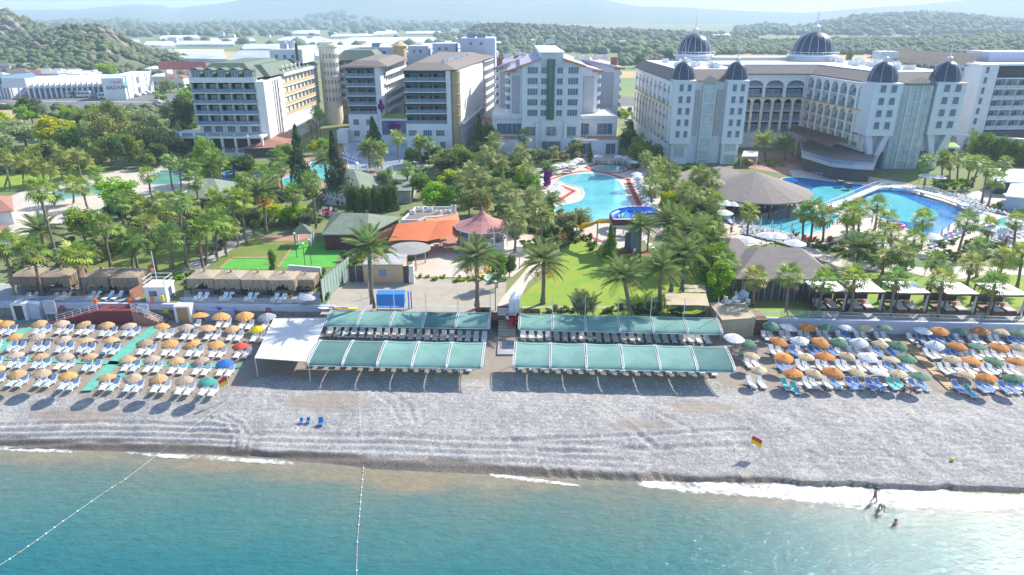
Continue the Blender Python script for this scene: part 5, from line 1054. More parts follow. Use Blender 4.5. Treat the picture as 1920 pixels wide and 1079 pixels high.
def bays(root, A, Bq, z0, dz, rows, cols, depth, wallm, slabm, railm=M_rail, solid=0, door=1, top=True, ledge=.25, div=True, divm=None, awn=None):
    """recessed balconies: back wall, slab per storey, dividers, railings and doors as single parts"""
    Mx, ang, L = frame(A, Bq); wd = L/cols
    mb = MB(Mx); mb.box(0, depth, z0, L, depth+.4, z0+dz*rows); mb.part('back_wall', wallm, root)
    mb = MB(); mb.box(0,0,0,.16,depth,dz-.28); dm = mb.mesh('divider', divm or slabm)
    mb = MB(); mb.box(.08,-ledge+.02,0,wd-.02,-ledge+.08,1.0 if not solid else solid); mb.box(.08,-ledge,1.0 if not solid else solid,wd-.02,-ledge+.1,(1.0 if not solid else solid)+.06)
    rm = mb.mesh('rail', railm)
    mb = MB(); mb.mat(0).add([(0,0,0),(wd*.46,0,0),(wd*.46,0,2.1),(0,0,2.1)], [(0,1,2,3)]); mb.mat(1).box(-.06,-.05,0,0,.0,2.15).box(wd*.46,-.05,0,wd*.46+.06,0,2.15).box(wd*.23-.03,-.04,0,wd*.23+.03,0,2.1).box(-.06,-.05,2.1,wd*.46+.06,0,2.16); gm = mb.mesh('door', [M_glass, M_white])
    for r_ in range(rows+(1 if top else 0)):
        z = z0+r_*dz; mb = MB(Mx); mb.box(0,-ledge,z-.28,L,depth,z); mb.part('balcony_slab', slabm, root)
        if r_ == rows: break
        for c in range(cols+1):
            if not div and c not in (0, cols): continue
            p = Mx @ Vector((min(wd*c, L-.16), 0, z)); inst(dm, 'divider_wall', root, p, ang)
        for c in range(cols):
            p = Mx @ Vector((wd*c, 0, z)); inst(rm, 'balcony_rail', root, p, ang)
            if door: p = Mx @ Vector((wd*c+wd*(.3 if c % 2 else .38), depth-.03, z+.02)); inst(gm, 'balcony_door', root, p, ang)
        if awn is not None:
            for c in range(awn[0]):
                mb = MB(Mx); a, b = L*c/awn[0], L*(c+1)/awn[0]-.05; mb.add([(a,.3,z+dz-.3),(b,.3,z+dz-.3),(b,-ledge-1.0,z+dz-1.0),(a,-ledge-1.0,z+dz-1.0)], [(0,3,2,1)]); mb.part('awning', awn[1], root)
def hotel(name, loc, label, cat='hotel'): return thing(name, loc, label, cat)
# ---- left hotel: cream wing with green tiled mansard ----
h = hotel('hotel', (-83,204,G), 'cream hotel at left with green tiled roof and tiers of recessed balconies')
block(h, rect(-92.5,205.6,-73.8,240), G, 24.6, M_cream, 'front_wing'); block(h, [(-73.8,204),(-71.6,204.5),(-71.6,212),(-73.8,212)], 8, 24.4, M_wall, 'corner_wall')
block(h, rect(-80,212,-72.4,264), G, 24.6, M_cream, 'side_wing')
bays(h, (-92.5,204), (-73.9,204), 12.3, 3.03, 4, 5, 1.6, M_cream, M_white)
block(h, rect(-92.6,203.7,-73.7,205.6), 24.15, 25.6, M_white, 'parapet')
windows(h, (-92.5,205.6), (-73.9,205.6), [9.9], [.12,.3,.5,.7,.88], 2.3, 1.8, 2)
block(h, rect(-100,199,-72.2,212), 9.1, 9.7, M_white, 'terrace_slab'); block(h, rect(-100,198.6,-72,200), G, 5.0, M_wall, 'plinth')
block(h, rect(-98,203.5,-73.5,205.5), G, 9.1, M_dark, 'dining_room')
for i in range(8): x = -99.6+i*3.85; block(h, rect(x,199.1,x+.6,199.7), 5, 9.1, M_white, 'column')
for i in range(7): x = -99+i*3.85; block(h, rect(x,199.3,x+3.2,199.36), 5, 6.0, M_rail, 'balustrade'); block(h, rect(x,199.05,x+3.2,199.1), 9.7, 10.7, M_rail, 'terrace_rail')
mb = MB(); mb.add([(-78,196,6.6),(-63,200,6.6),(-66,214,8.6),(-72,214,8.6),(-72,204,8.2)], [(0,1,2,3,4)]); mb.part('lean_to_roof', M_rroof, h); block(h, [(-77,197),(-64.5,201),(-66,212),(-72,212)], G, 6.4, M_dark, 'lower_hall')
for i in range(12): x = -98+i*1.8; block(h, rect(x,195.5,x+.25,198.6), 6.6, 6.8, M_wood, 'pergola_beam')
# side wing: four tiers of tan balconies
bays(h, (-72.0,223), (-71.4,262), 12.3, 3.03, 4, 9, 1.2, mat('tan_render', (.62,.50,.34), .85), M_wall, railm=M_ochre, solid=0, door=1, ledge=.05)
block(h, rect(-73,212,-72,223), G, 24.4, M_wall, 'stair_wall'); windows(h, (-72,213), (-72,222), [8,11,14,17,20], [.25,.6], .6, 1.4, 0)
for i in range(3): block(h, rect(-72.0,213.0+i*2.2,-71.7,213.3+i*2.2), G, 24, M_conc, 'pilaster')
block(h, rect(-73,223,-71.9,262), G, 12.0, M_wall, 'side_base'); windows(h, (-71.9,224), (-71.9,262), [6.2], [.25,.31,.37,.5,.8], .7, 1.3, 0)
block(h, rect(-73,222.8,-71.2,262.2), 24.42, 25.3, M_white, 'cornice')
def mansard(root, x0, y0, x1, y1, z0, z1_, ins, m, name='roof'):
    mb = MB(); mb.add([(x0,y0,z0),(x1,y0,z0),(x1,y1,z0),(x0,y1,z0),(x0+ins,y0+ins,z1_),(x1-ins,y0+ins,z1_),(x1-ins,y1-ins,z1_),(x0+ins,y1-ins,z1_)], [(0,1,5,4),(1,2,6,5),(2,3,7,6),(3,0,4,7),(4,5,6,7)]); mb.part(name, m, root)
mansard(h, -92.8,204.6,-73.4,241, 25.3, 29.2, 5, M_groof); mansard(h, -81,211,-71.6,265, 25.3, 28.4, 3.5, M_groof)
for i in range(5):
    x = -90.6+i*3.75; dm = inst(win_mesh(1.8,1.9,1,0,0), 'dormer_window', h, (x,204.2,25.7)); mb = MB(); mb.box(x-1.2,204.25,25.6,x+1.2,207.5,27.6); mb.part('dormer', M_groof, h)
    mb = MB(); mb.add([(x-1.6,203.9,27.5),(x,203.9,28.2),(x+1.6,203.9,27.5),(x-1.6,208.5,27.5),(x,208.5,28.2),(x+1.6,208.5,27.5),(x-1.6,203.9,27.3),(x,203.9,28.0),(x+1.6,203.9,27.3)], [(0,1,4,3),(1,2,5,4),(0,6,7,1),(1,7,8,2)]); mb.part('dormer_roof', M_groof, h)
for i in range(7):
    y = 225+i*4.6; mb = MB(); mb.lathe([(.9,0),(.9,.3)], 10, 0, 0); M_ = Matrix.Translation((-72.3,y,26.6)) @ Matrix.Rotation(math.pi/2, 4, 'Y'); mb.v = [tuple(M_ @ Vector(q)) for q in mb.v]; mb.part('oval_dormer', M_cream, h); mb = MB(); mb.lathe([(.6,.3),(.6,.36)], 10); mb.v = [tuple(M_ @ Vector(q)) for q in mb.v]; mb.part('oval_window', M_glass, h)
block(h, rect(-82,244,-71,260), 27, 31.5, M_wall, 'roof_house'); windows(h, (-82,244), (-71,244), [28.6], [.2,.45,.7], 1, 1.2, 0)
for x in (-79,-76): mb = MB(); mb.lathe([(1.2,31.5),(1.2,34)], 10, x, 250); mb.part('water_tank', M_grey, h)
mb = MB(); mb.tube([(-72.5,243,28),(-72.5,243,33.5)], .5, 8); mb.part('flue', M_dark, h)
mb = MB(); mb.tube([(-73.6,204.2,8.),(-73.6,204.2,28.4)], .16, 6); mb.part('flue', M_metal, h)
# round stair tower with the rear cream wing
t_ = hotel('tower', (-67.5,265,G), 'round cream stair tower joining the two wings of the left hotel', 'tower'); mb = MB(); mb.lathe([(3.4,G),(3.4,31.2),(3.7,31.4),(3.7,32.2),(3.1,32.3),(3.1,33.2),(0,33.4)], 20, -67.5, 265, cap=False); mb.part('shaft', M_cream, t_)
for z in np.arange(12.5, 30, 3.03):
    for a in (-1.9,-1.55,-1.2,-.85,-.45,-.1): p = (-67.5+3.42*math.cos(a), 265+3.42*math.sin(a)); inst(win_mesh(.62,1.5,0,0,0), 'window', t_, (*p, z), a+math.pi/2)
for z in (12,21): mb = MB(); mb.lathe([(3.4,z),(3.6,z+.1),(3.6,z+.35),(3.4,z+.45)], 20, -67.5, 265, cap=False); mb.part('string_course', M_white, t_)
h = hotel('hotel', (-60,275,G), 'cream hotel wing with curved balconies behind the round stair tower'); A, C = (-66,269), (-54.5,276)
block(h, [A, C, (-50,300), (-66,300)], G, 26, M_cream, 'wing'); 
Mx, ang, L = frame(A, C)
for c in range(4): mb = MB(Mx); x = L*c/4; mb.box(x,-.5,12,x+.35,.2,26.6); mb.part('pier', M_cream, h)
for r_ in range(5):
    z = 12.4+2.9*r_
    for c in range(4):
        cx_ = L*(c+.5)/4+.17; mb = MB(Mx); mb.lathe([(1.25,z-.25),(1.25,z+.95),(1.1,z+.95),(1.1,z)], 8, cx_, -.1, math.pi, math.tau); mb.part('balcony', M_wall, h); mb = MB(Mx); mb.box(cx_-.8,-.03,z,cx_+.8,.03,z+2.1); mb.part('balcony_door', M_glass, h)
mb = MB(Mx); mb.box(-.2,-.3,G,L+.2,.1,11.6); mb.part('base', M_ochre, h); windows(h, A, C, [5,8.6], [.15,.35,.55,.75,.9], 1, 1.4, 0, off=.4)
mansard(h, -67,267.5,-49,301, 26.6, 30, 4, M_groof)
# ---- terraced hotel with green awnings, two blocks ----
M_awn = mat('dark_green_awning', (.055,.095,.095), .85, (.045,.08,.08), 2)
h = hotel('hotel', (-47,225,G), 'narrow terraced white hotel block with dark awnings and bougainvillea')
block(h, rect(-52.4,227,-41.8,266), G, 27, M_wall, 'block'); bays(h, (-52.4,225), (-43.2,225), 12.6, 2.9, 5, 3, 2.0, M_lavw, M_wall, railm=M_rail, awn=(3, M_awn), ledge=.5)
block(h, rect(-43.4,224.6,-41.5,230), G, 27.2, M_wall, 'end_wall'); block(h, rect(-52.6,224.4,-43.4,227), G, 12.3, M_wall, 'lower_front'); windows(h, (-52.6,224.4), (-43.4,224.4), [5.6,9.2], [.25,.7], 1.9, 1.9, 2)
bays(h, (-41.6,231), (-39.8,266), 12.6, 2.9, 5, 7, 1.3, M_lavw, M_wall, railm=M_wall, solid=.95, ledge=.7)
mansard(h, -53.5,223.4,-38.6,268, 27.3, 28.9, 4, M_broof); block(h, rect(-42,222,-38,230), G, 5.5, M_white, 'porch')
block(h, rect(-56,221,-52.6,226), G, 8.0, M_wall, 'wing_wall')
M_boug = mat('bougainvillea_flower', (.36,.03,.42), .8, island=.4, trans=.3)
def leaves(mbx, c, r, n, s=.22):
    cl = [Vector((rnd.gauss(0,.42), rnd.gauss(0,.42), rnd.gauss(0,.42))) for _ in range(9)]
    for _ in range(n):
        v = cl[rnd.randrange(9)]+.42*Vector((rnd.gauss(0,1), rnd.gauss(0,1), rnd.gauss(0,1))).normalized()*(rnd.random()**.4); q = Vector((c[0]+v.x*r[0], c[1]+v.y*r[1], c[2]+v.z*r[2])); a = Vector((rnd.gauss(0,1), rnd.gauss(0,1), rnd.gauss(0,1))).normalized()*s; b = a.orthogonal().normalized()*s*.8
        mbx.add([q-a-b, q+a-b, q+a+b, q-a+b], [(0,1,2,3)])
for (X, Y, Z), r_, n_, lb in (((-42.0,224.3,15.4),(.8,.35,2.0),420,'purple bougainvillea climbing the terraced hotel wall'),((-36.5,219.2,9.6),(1.9,.7,.9),320,'purple bougainvillea spilling over the link roof')):
    o = thing('bougainvillea', (X,Y,Z), lb, 'climbing plant'); mb = MB(); leaves(mb, (X,Y,Z), r_, n_); mb.part('flowers', M_boug, o); mb = MB(); mb.tube([(X,Y+.2,Z-r_[2]-3),(X+.2,Y+.1,Z)], .1, 5); mb.part('stem', M_bark2, o)
h = hotel('link_building', (-36,221,G), 'low glazed link with planted roof between the terraced blocks', 'building'); block(h, rect(-41.4,220,-31.6,232), G, 11.8, M_wall, 'block'); block(h, rect(-41.2,219.9,-31.8,220), 6.8, 11.2, M_glass, 'glazing'); block(h, rect(-41.4,220.5,-31.6,231), 11.8, 12.1, M_lawn, 'planted_roof')
h = hotel('hotel', (-25,207,G), 'broad terraced white hotel block with dark awnings and golden round corner'); block(h, [(-31.6,209),(-16.2,209),(-11,262),(-31.6,262)], G, 27.4, M_wall, 'block')
bays(h, (-31.4,207), (-19.2,207), 12.2, 3.06, 5, 3, 2.0, M_lavw, M_wall, railm=M_rail, awn=(3, M_awn), ledge=.6)
block(h, rect(-31.5,206.4,-18.9,209), G, 11.9, M_wall, 'lower_front'); windows(h, (-31.5,206.4), (-18.9,206.4), [8.6], [.15,.5,.8], 2.6, 1.8, 3); windows(h, (-31.5,206.4), (-18.9,206.4), [5.0], [.3,.85], 1.6, 2.0, 1); block(h, rect(-19.2,206.2,-17.9,209), G, 27.3, M_wall, 'end_pier')
mb = MB(); mb.lathe([(1.7,G),(1.7,27.2),(0,27.3)], 14, -16.9, 208.6, cap=False); mb.part('round_corner', mat('golden_glass', (.52,.40,.22), .35, (.42,.32,.18), .5), h)
for z in np.arange(8, 27, 3.1): mb = MB(); mb.lathe([(1.7,z),(1.85,z+.05),(1.85,z+.3),(1.7,z+.35)], 14, -16.9, 208.6, cap=False); mb.part('ring', M_ochre, h)
A, C = (-15.3,209.5), (-10.6,254); windows(h, A, C, [20.6], [.06+.117*i for i in range(8)], 1.1, 4.6, 1); windows(h, A, C, [13.6], [.06+.117*i for i in range(8)], 1.1, 3.6, 1)
Mx, ang, L = frame(A, C); mb = MB(Mx); mb.box(-1,-.2,G,L,.5,27.2); mb.part('side_wall', M_wall, h); mb = MB(Mx); mb.box(0,-.5,G,L,-.2,11.6); mb.part('base_band', M_grey, h)
windows(h, A, C, [5.2,8.6], [.05+.083*i for i in range(12)], 1.0, 1.8, 1, off=.52); mb = MB(Mx); mb.box(0,-1.0,11.6,L,-.2,11.9); mb.part('ledge', M_wall, h)
bays(h, (-10.4,255), (-7.6,276), 9.5, 2.9, 6, 5, 1.2, M_lavw, M_wall, railm=M_wall, solid=.9, ledge=.6)
mb = MB(); mb.add([(-32.6,205.6,27.5),(-16,206,27.5),(-8.5,262,27.5),(-6.5,278,27.5),(-32.6,278,27.5),(-28,211,29.2),(-20,212,29.2),(-15,278,29.2),(-28,278,29.2)], [(0,1,6,5),(1,2,3,7,6),(0,5,8,4),(5,6,7,8)]); mb.part('roof', M_broof, h)
for i in range(16): t = i/15; ac_unit(-20.5+5*t+rnd.uniform(-.5,.5), 213+46*t, 29.1, 1.1, 'roof air conditioner, %s in the line along the brown roof' % ordn(i, 16, 'n'), 'air conditioners on the brown roof')
# rear roofs
h = hotel('rear_building', (-30,290,G), 'long pale blue roof buildings rising behind the terraced hotel', 'building')
for x0, y0, x1, y1, z in ((-60,285,-44,300,30.5),(-41,285,-33,296,31),(-31,282,-22,294,32),(-20,280,-6.5,300,34),(-60,300,-6,312,28)): block(h, rect(x0,y0,x1,y1), G, z, M_lavw, 'roof_block'); windows(h, (x0,y0), (x1,y0), [z-2.6], [.3,.6], 1.2, 1.3, 0)
mb = MB(); mb.lathe([(2.6,26),(2.6,31.5),(3.2,31.6),(0,33.6)], 8, -42, 270, cap=False); mb.part('octagon_turret', M_ochre, h)
for k_, (x, y) in enumerate(((-16,283),(-12,283),(-54,286))): o = thing('solar_panel', (x,y,34), 'solar water panel, %s on the rear roofs' % ['leftmost','middle','rightmost'][sorted([-16,-12,-54]).index(x)], 'solar panel', 'solar panels'); mb = MB(); z = 34 if x > -30 else 30.5; mb.add([(x-1.6,y,z),(x+1.6,y,z),(x+1.6,y+1.8,z+1.5),(x-1.6,y+1.8,z+1.5)], [(0,1,2,3)]); mb.part('panel', M_glass, o); mb = MB(); mb.box(x-1.5,y+1.7,z,x-1.4,y+1.8,z+1.4); mb.part('strut', M_metal, o)
# ---- middle hotel ----
M_lw = mat('bluish_white', (.74,.76,.80), .75, (.68,.70,.75), .4)
h = hotel('hotel', (11.5,203,G), 'white hotel in the middle with green glass lift shaft and orange stepped roofs')
block(h, rect(3.1,203,20,262), 13.2, 28.6, M_lw, 'centre_block')
def gable(pts, y0, y1, m, name): mb = MB(); n = len(pts); mb.add([(x,y0,z) for x,z in pts]+[(x,y1,z) for x,z in pts], [tuple(range(n)), tuple(range(2*n-1,n-1,-1))]+[(i,n+i,n+(i+1)%n,(i+1)%n) for i in range(n)]); mb.part(name, m, h)
gable([(3.1,28.6),(8.2,28.6),(8.2,30.6),(3.1,28.9)], 203, 255, M_lw, 'left_gable'); gable([(14.6,28.6),(20,28.6),(20,28.9),(14.6,30.6)], 203, 255, M_lw, 'right_gable')
gable([(2.3,28.75),(8.4,30.75),(8.4,31.0),(2.3,29.0)], 202.2, 250, M_proof, 'left_roof'); gable([(14.4,30.75),(20.8,28.75),(20.8,29.0),(14.4,31.0)], 202.2, 250, M_proof, 'right_roof')
gable([(2.0,28.55),(5.2,29.6),(5.2,29.9),(2.0,28.9)], 201.9, 206, M_oroof, 'tile_edge'); gable([(14.6,30.3),(21,28.45),(21,28.85),(14.6,30.75)], 201.9, 204.5, M_oroof, 'tile_edge')
block(h, rect(8.2,203.6,14.6,250), 28.6, 32.2, M_lw, 'centre_top'); gable([(7.8,32.2),(15,32.2),(15,32.5),(7.8,32.5)], 203, 250, M_white, 'flat_roof')
block(h, rect(8.0,202.6,8.3,203), 13.2, 30.6, M_white, 'rib'); block(h, rect(14.5,202.6,14.8,203), 13.2, 30.6, M_white, 'rib')
zs = [15.2,18.2,21.15,24.1,27.0-.0]; zs = [14.9+2.95*i for i in range(5)]
windows(h, (3.1,203), (20,203), zs, [.165,.85], 3.0, 1.9, 3, 2); windows(h, (3.1,203), (20,203), zs, [.355,.625], 1.7, 1.8, 1)
mb = MB(); mb.lathe([(1.15,14),(1.15,30.6),(0,30.8)], 12, 11.05, 202.9, cap=False); mb.part('glass_lift', M_glassg, h)
for z in np.arange(14.5, 30.5, 1.0): mb = MB(); mb.lathe([(1.15,z),(1.19,z+.02),(1.15,z+.05)], 12, 11.05, 202.9, cap=False); mb.part('glazing_bar', M_glassg, h)
for (x0, x1, y0, zo, zi, sg) in ((-.6,3.2,214,26.6,28.4,-1),(-4.4,-.4,228,26.4,28.6,-1),(20,25.8,214,28.4,26.6,1),(25.6,34.4,228,28.6,26.4,1)):
    mb = MB(); zl, zr = (zo, zi); mb.add([(x0,y0,G),(x1,y0,G),(x1,y0,zr),(x0,y0,zl),(x0,262,G),(x1,262,G),(x1,262,zr),(x0,262,zl)], [(0,1,2,3),(5,4,7,6),(0,3,7,4),(1,5,6,2),(3,2,6,7)]); mb.part('wing', M_lw, h)
    mb = MB(); mb.add([(x0-.8,y0-.8,zl+.02-.2*(sg<0)),(x1+.8,y0-.8,zr+.02-.2*(sg>0)),(x1+.8,258,zr+.02),(x0-.8,258,zl+.02),(x0-.8,y0-.8,zl+.3),(x1+.8,y0-.8,zr+.3),(x1+.8,258,zr+.3),(x0-.8,258,zl+.3)], [(3,2,1,0),(4,5,6,7),(0,1,5,4),(1,2,6,5),(2,3,7,6),(3,0,4,7)]); mb.part('wing_roof', M_proof, h)
    xe = x0 if sg < 0 else x1; mb = MB(); mb.box(xe-1.6,y0-.95,min(zl,zr)-.25,xe+1.6,y0+1.4,min(zl,zr)+.35); mb.part('tile_edge', M_oroof, h)
    xm = (x0+x1)/2+sg*.2; hw = (x1-x0)*.26; mb = MB(); mb.box(xm-hw-.1,y0-.08,14.4,xm+hw+.1,y0-.02,25.2); mb.part('panel_frame', M_conc, h); mb = MB(); mb.box(xm-hw,y0-.14,14.5,xm+hw,y0-.085,25.1); mb.part('grey_panel', M_grey, h)
    for k_ in range(5):
        z = 14.2+2.5*k_; mb = MB(); mb.lathe([(.3,z-.35),(1.35,z),(1.35,z+.95),(1.2,z+.95),(1.2,z)], 10, xe+sg*.2, y0+4.5); mb.part('round_balcony', M_white, h); mb = MB(); mb.lathe([(.9,z),(.9,z+2.0)], 8, xe, y0+5.2); mb.part('balcony_glazing', M_glass, h)
# podium
block(h, rect(-5.9,207,31,240), G, 14.2, M_wall, 'podium_upper'); block(h, rect(-5.9,201,2.5,208), G, 8.4, M_wall, 'podium_left'); block(h, rect(18.6,200.5,31,208), G, 8.4, M_lw, 'podium_right'); block(h, rect(2.8,203,20.2,207), 4, 13.2, M_wall, 'porch_block')
block(h, rect(-5.9,206.6,31.2,208), 13.6, 14.6, M_white, 'podium_cornice'); block(h, rect(18.6,201,31,207), 8.4, 8.5, M_terr, 'terrace_floor'); block(h, rect(-5.8,201.2,2.4,207), 8.4, 8.5, M_terr, 'terrace_floor')
windows(h, (-5.9,207), (31,207), [9.0], [.10,.22,.72,.91], 4.6, 3.3, 2); windows(h, (3,202.8), (20,202.8), [9.3], [.14,.5,.84], 2.9, 2.6, 1, dk=0); windows(h, (3,202.8), (20,202.8), [4.1], [.5], 5.4, 3.6, 2)
windows(h, (18.6,200.5), (31,200.5), [4.3], [.82,.25], 2.9, 3.2, 1); block(h, rect(19.0,202.5,20.4,203), 4, 8.2, M_glass, 'side_glass')
for x in (6.9, 15.2): block(h, rect(x,201.8,x+.8,202.6), G, 13.2, M_white, 'column')
mb = MB(); mb.lathe([(4.6,8.0),(4.6,8.9),(4.4,8.9)], 18, 18.0, 205.5, math.pi, math.tau, cap=False); mb.part('curved_terrace', M_lw, h); mb = MB(); mb.lathe([(4.6,G),(4.6,8.0)], 18, 18.0, 205.5, math.pi, math.tau, cap=False); mb.part('curved_wall', M_lw, h)
for k_ in range(6): ac_unit(rnd.uniform(-2,8), rnd.uniform(222,250), 29.6 if k_ else 29.6, 1.5, 'rooftop unit, %s on the left roofs of the middle hotel' % ORD[k_], 'rooftop units of the middle hotel')
for k_ in range(4): ac_unit(20.5+k_*3.2, 226+k_*3, 28.8, 1.7, 'white rooftop tank, %s on the right roofs of the middle hotel' % ordn(k_, 4), 'rooftop tanks of the middle hotel')
for x, y in ((-4,232),(33,232)): block(h, rect(x-.9,y,x+.9,y+2), 26, 29.6, M_rroof, 'chimney')
block(h, rect(-9.5,212,-5.9,226), G, 11, M_rroof, 'brick_annex')
# ---- domed hotel ----
def dome(root, c, r_, z, hh, seg, spire, name='dome'):
    mb = MB(); pr = [(r_*math.cos(t)**.85, z+hh*math.sin(t)) for t in np.linspace(0, math.pi/2*.93, 9)]; mb.lathe(pr+[(0,z+hh)], 32, *c, cap=False); mb.part(name, M_dome, root, smooth=True)
    for k in range(seg):
        a = k*math.tau/seg+.2; mb = MB(); mb.tube([(c[0]+q*1.01*math.cos(a), c[1]+q*1.01*math.sin(a), zz_) for q, zz_ in pr], .02*r_**.6, 4); mb.part('dome_rib', M_white, root)
    mb = MB(); q = r_*.16; mb.lathe([(r_*1.03,z-.25),(r_*1.03,z+.05),(r_,z+.1)], 32, *c, cap=False); mb.part('dome_ring', M_lw, root)
    for k in range(6): a = k*math.tau/6; mb = MB(); mb.tube([(c[0]+q*math.cos(a), c[1]+q*math.sin(a), z+hh-.1), (c[0]+q*math.cos(a), c[1]+q*math.sin(a), z+hh+r_*.22)], r_*.02+.03, 5); mb.part('lantern_post', M_white, root)
    mb = MB(); mb.lathe([(q*1.3,z+hh+r_*.2),(q*1.3,z+hh+r_*.26),(q*.32,z+hh+r_*.34),(.02,spire)], 8, *c, cap=False); mb.part('spire', M_white, root)
M_sid = mat('siding_white', (.68,.72,.77), .6); M_gold = mat('gold_trim', (.55,.42,.14), .6); M_patt = mat('patterned_panel', (.38,.37,.38), .8, (.58,.57,.57), 3.0)
def turret(root, x0, x1, y, d, z0, z1_, base=True, nwin=5, dz=3.02):
    block(root, rect(x0,y+.05,x1,y+d), z0, z1_, M_sid, 'turret_wall'); n = int((z1_-z0)/.42)
    for k in range(n): z = z0+.02+k*.42; block(root, rect(x0-.05,y,x1+.05,y+d*.55), z, z+.33, M_sid, 'siding_board')
    w_ = x1-x0
    for k in range(nwin):
        z = z0+1.7+dz*k
        for t in (.33,.72): inst(win_mesh(w_*.22,1.9,0,2,0), 'window', root, (x0+w_*t, y-.02, z))
    block(root, rect(x0-.2,y-.25,x1+.2,y+d*.6), z1_-.1, z1_+.25, M_lw, 'turret_cornice')
def arches(root, A, C, z0, hh, n, m, rows=2, w_=.78, depth=1.0, trim=None, gl=0):
    """row of tall arched bays: piers with arched heads, storey rails and glazing set back"""
    Mx, ang, L = frame(A, C); s = L/n; hw = s*w_/2; mb = MB(); K = 8; zt = hh-hw-.35
    pts = [(0,0),(s/2-hw,0)]+[(s/2-hw*math.cos(math.pi*i/K), zt+min(hw,1.6)*math.sin(math.pi*i/K)) for i in range(K+1)]+[(s/2+hw,0),(s,0),(s,hh),(s/2,hh),(0,hh)]
    L0 = [(0,0),(s/2-hw,0)]+[(s/2-hw*math.cos(math.pi*i/K), zt+min(hw,1.6)*math.sin(math.pi*i/K)) for i in range(K//2+1)]+[(s/2,hh),(0,hh)]
    for sg in (1, -1):
        q = L0 if sg > 0 else [(s-x, z) for x, z in L0][::-1]; k = len(q); mb.add([(x,0,z) for x, z in q]+[(x,depth,z) for x, z in q], [tuple(range(k))]+[(i,k+i,k+(i+1)%k,(i+1)%k) for i in range(k)])
    am = mb.mesh('arch', m); mb = MB()
    mb.box(s/2-hw,.25,-.02,s/2+hw,.32,.9); rm = mb.mesh('rail', M_rail); gm = win_mesh(round(hw*1.5,2), 1.9, 1, 0, 0)
    mb = MB(Mx); mb.box(0,depth,z0,L,depth+.4,z0+hh); mb.part('arcade_wall', M_grey, root)
    for i in range(n):
        p = Mx @ Vector((s*i, 0, z0)); inst(am, 'arch', root, p, ang)
        for r_ in range(rows):
            z = z0+r_*hh/rows*.92; p = Mx @ Vector((s*i, 0, z+.15)); inst(rm, 'balcony_rail', root, p, ang); p = Mx @ Vector((s*(i+.5), depth-.02, z+.3)); inst(gm, 'window', root, p, ang)
            if r_: mb = MB(Mx); mb.box(s*i+s/2-hw,.3,z-.15,s*i+s/2+hw,depth,z+.12); mb.part('floor_edge', m, root)
    if trim: mb = MB(Mx); mb.box(0,-.12,z0+hh-.1,L,.3,z0+hh+.2); mb.part('trim', trim, root)
h = hotel('domed_hotel', (75,210,G), 'grand white hotel at right with black domes, turrets and arcaded court'); D = h
block(h, [(43.4,190),(62,190),(63,240),(42,240)], G, 25.8, M_wall, 'left_block')
A, C = (41.6,240), (42.9,189.5); arches(h, A, C, 19.2, 6.3, 9, M_wall, 2, trim=M_lw); arches(h, A, C, 9.0, 10.0, 11, M_cream, 3, trim=M_gold)
Mx, ang, L = frame(A, C); mb = MB(Mx); mb.box(0,-.1,G,L,.8,8.9); mb.part('base_wall', M_wall, h); windows(h, A, C, [4.6], [.62,.75,.88], 3.2, 2.6, 1, off=.12)
turret(h, 43.0,48.4,187,6,9.6,25.9); turret(h, 57.0,62.5,187,6,9.6,25.9)
block(h, rect(43.6,188,48.0,192), G, 9.6, M_wall, 'turret_base'); block(h, rect(57.6,188,62,192), G, 9.6, M_wall, 'turret_base'); windows(h, (43.6,188), (48,188), [5.8], [.5], 3.0, 3.0, 1, dk=2); windows(h, (57.6,188), (62,188), [4.2,7.4], [.5], 3.2, 2.4, 1, dk=2)
block(h, rect(48.3,189.6,57.2,192), G, 25.8, M_lw, 'centre_wall'); block(h, rect(51.2,188.8,54.4,189.6), G, 25.0, M_lglass, 'glass_lift')
for z in np.arange(5, 25, 3.02): block(h, rect(51.1,188.7,54.5,188.8), z, z+.15, M_white, 'lift_floor')
for x in (51.1,54.3): block(h, rect(x,188.6,x+.2,188.8), G, 25, M_white, 'lift_mullion')
for x in (48.9,55.0): block(h, rect(x,189.4,x+1.6,189.6), 11.5, 23.6, M_patt, 'patterned_panel')
mb = MB(); mb.add([(50.2,188.2,25.9),(55.4,188.2,25.9),(52.8,189.8,27.3),(50.2,190.2,25.9),(55.4,190.2,25.9)], [(0,1,2),(0,2,3),(1,4,2)]); mb.part('small_pediment', M_bshing, h)
dome(h, (45.7,190), 3.1, 26.2, 4.6, 8, 36, 'turret_dome'); dome(h, (59.8,190), 3.1, 26.2, 4.6, 8, 36, 'turret_dome')
def mans2(pts, z0, z1_, k, m, inner):
    c = shrink(pts, k); n = len(pts); mb = MB(); mb.add([(x,y,z0) for x,y in pts]+[(x,y,z1_) for x,y in c], [(i,(i+1)%n,n+(i+1)%n,n+i) for i in range(n)]); mb.part('mansard_roof', m, h); mb = MB(); mb.prism(c, z1_-.5, z1_-.1); mb.part('flat_roof', inner, h)
mans2([(42.6,188.8),(63.5,188.8),(64,240),(40.8,240)], 26.0, 28.6, .80, M_bshing, M_white)
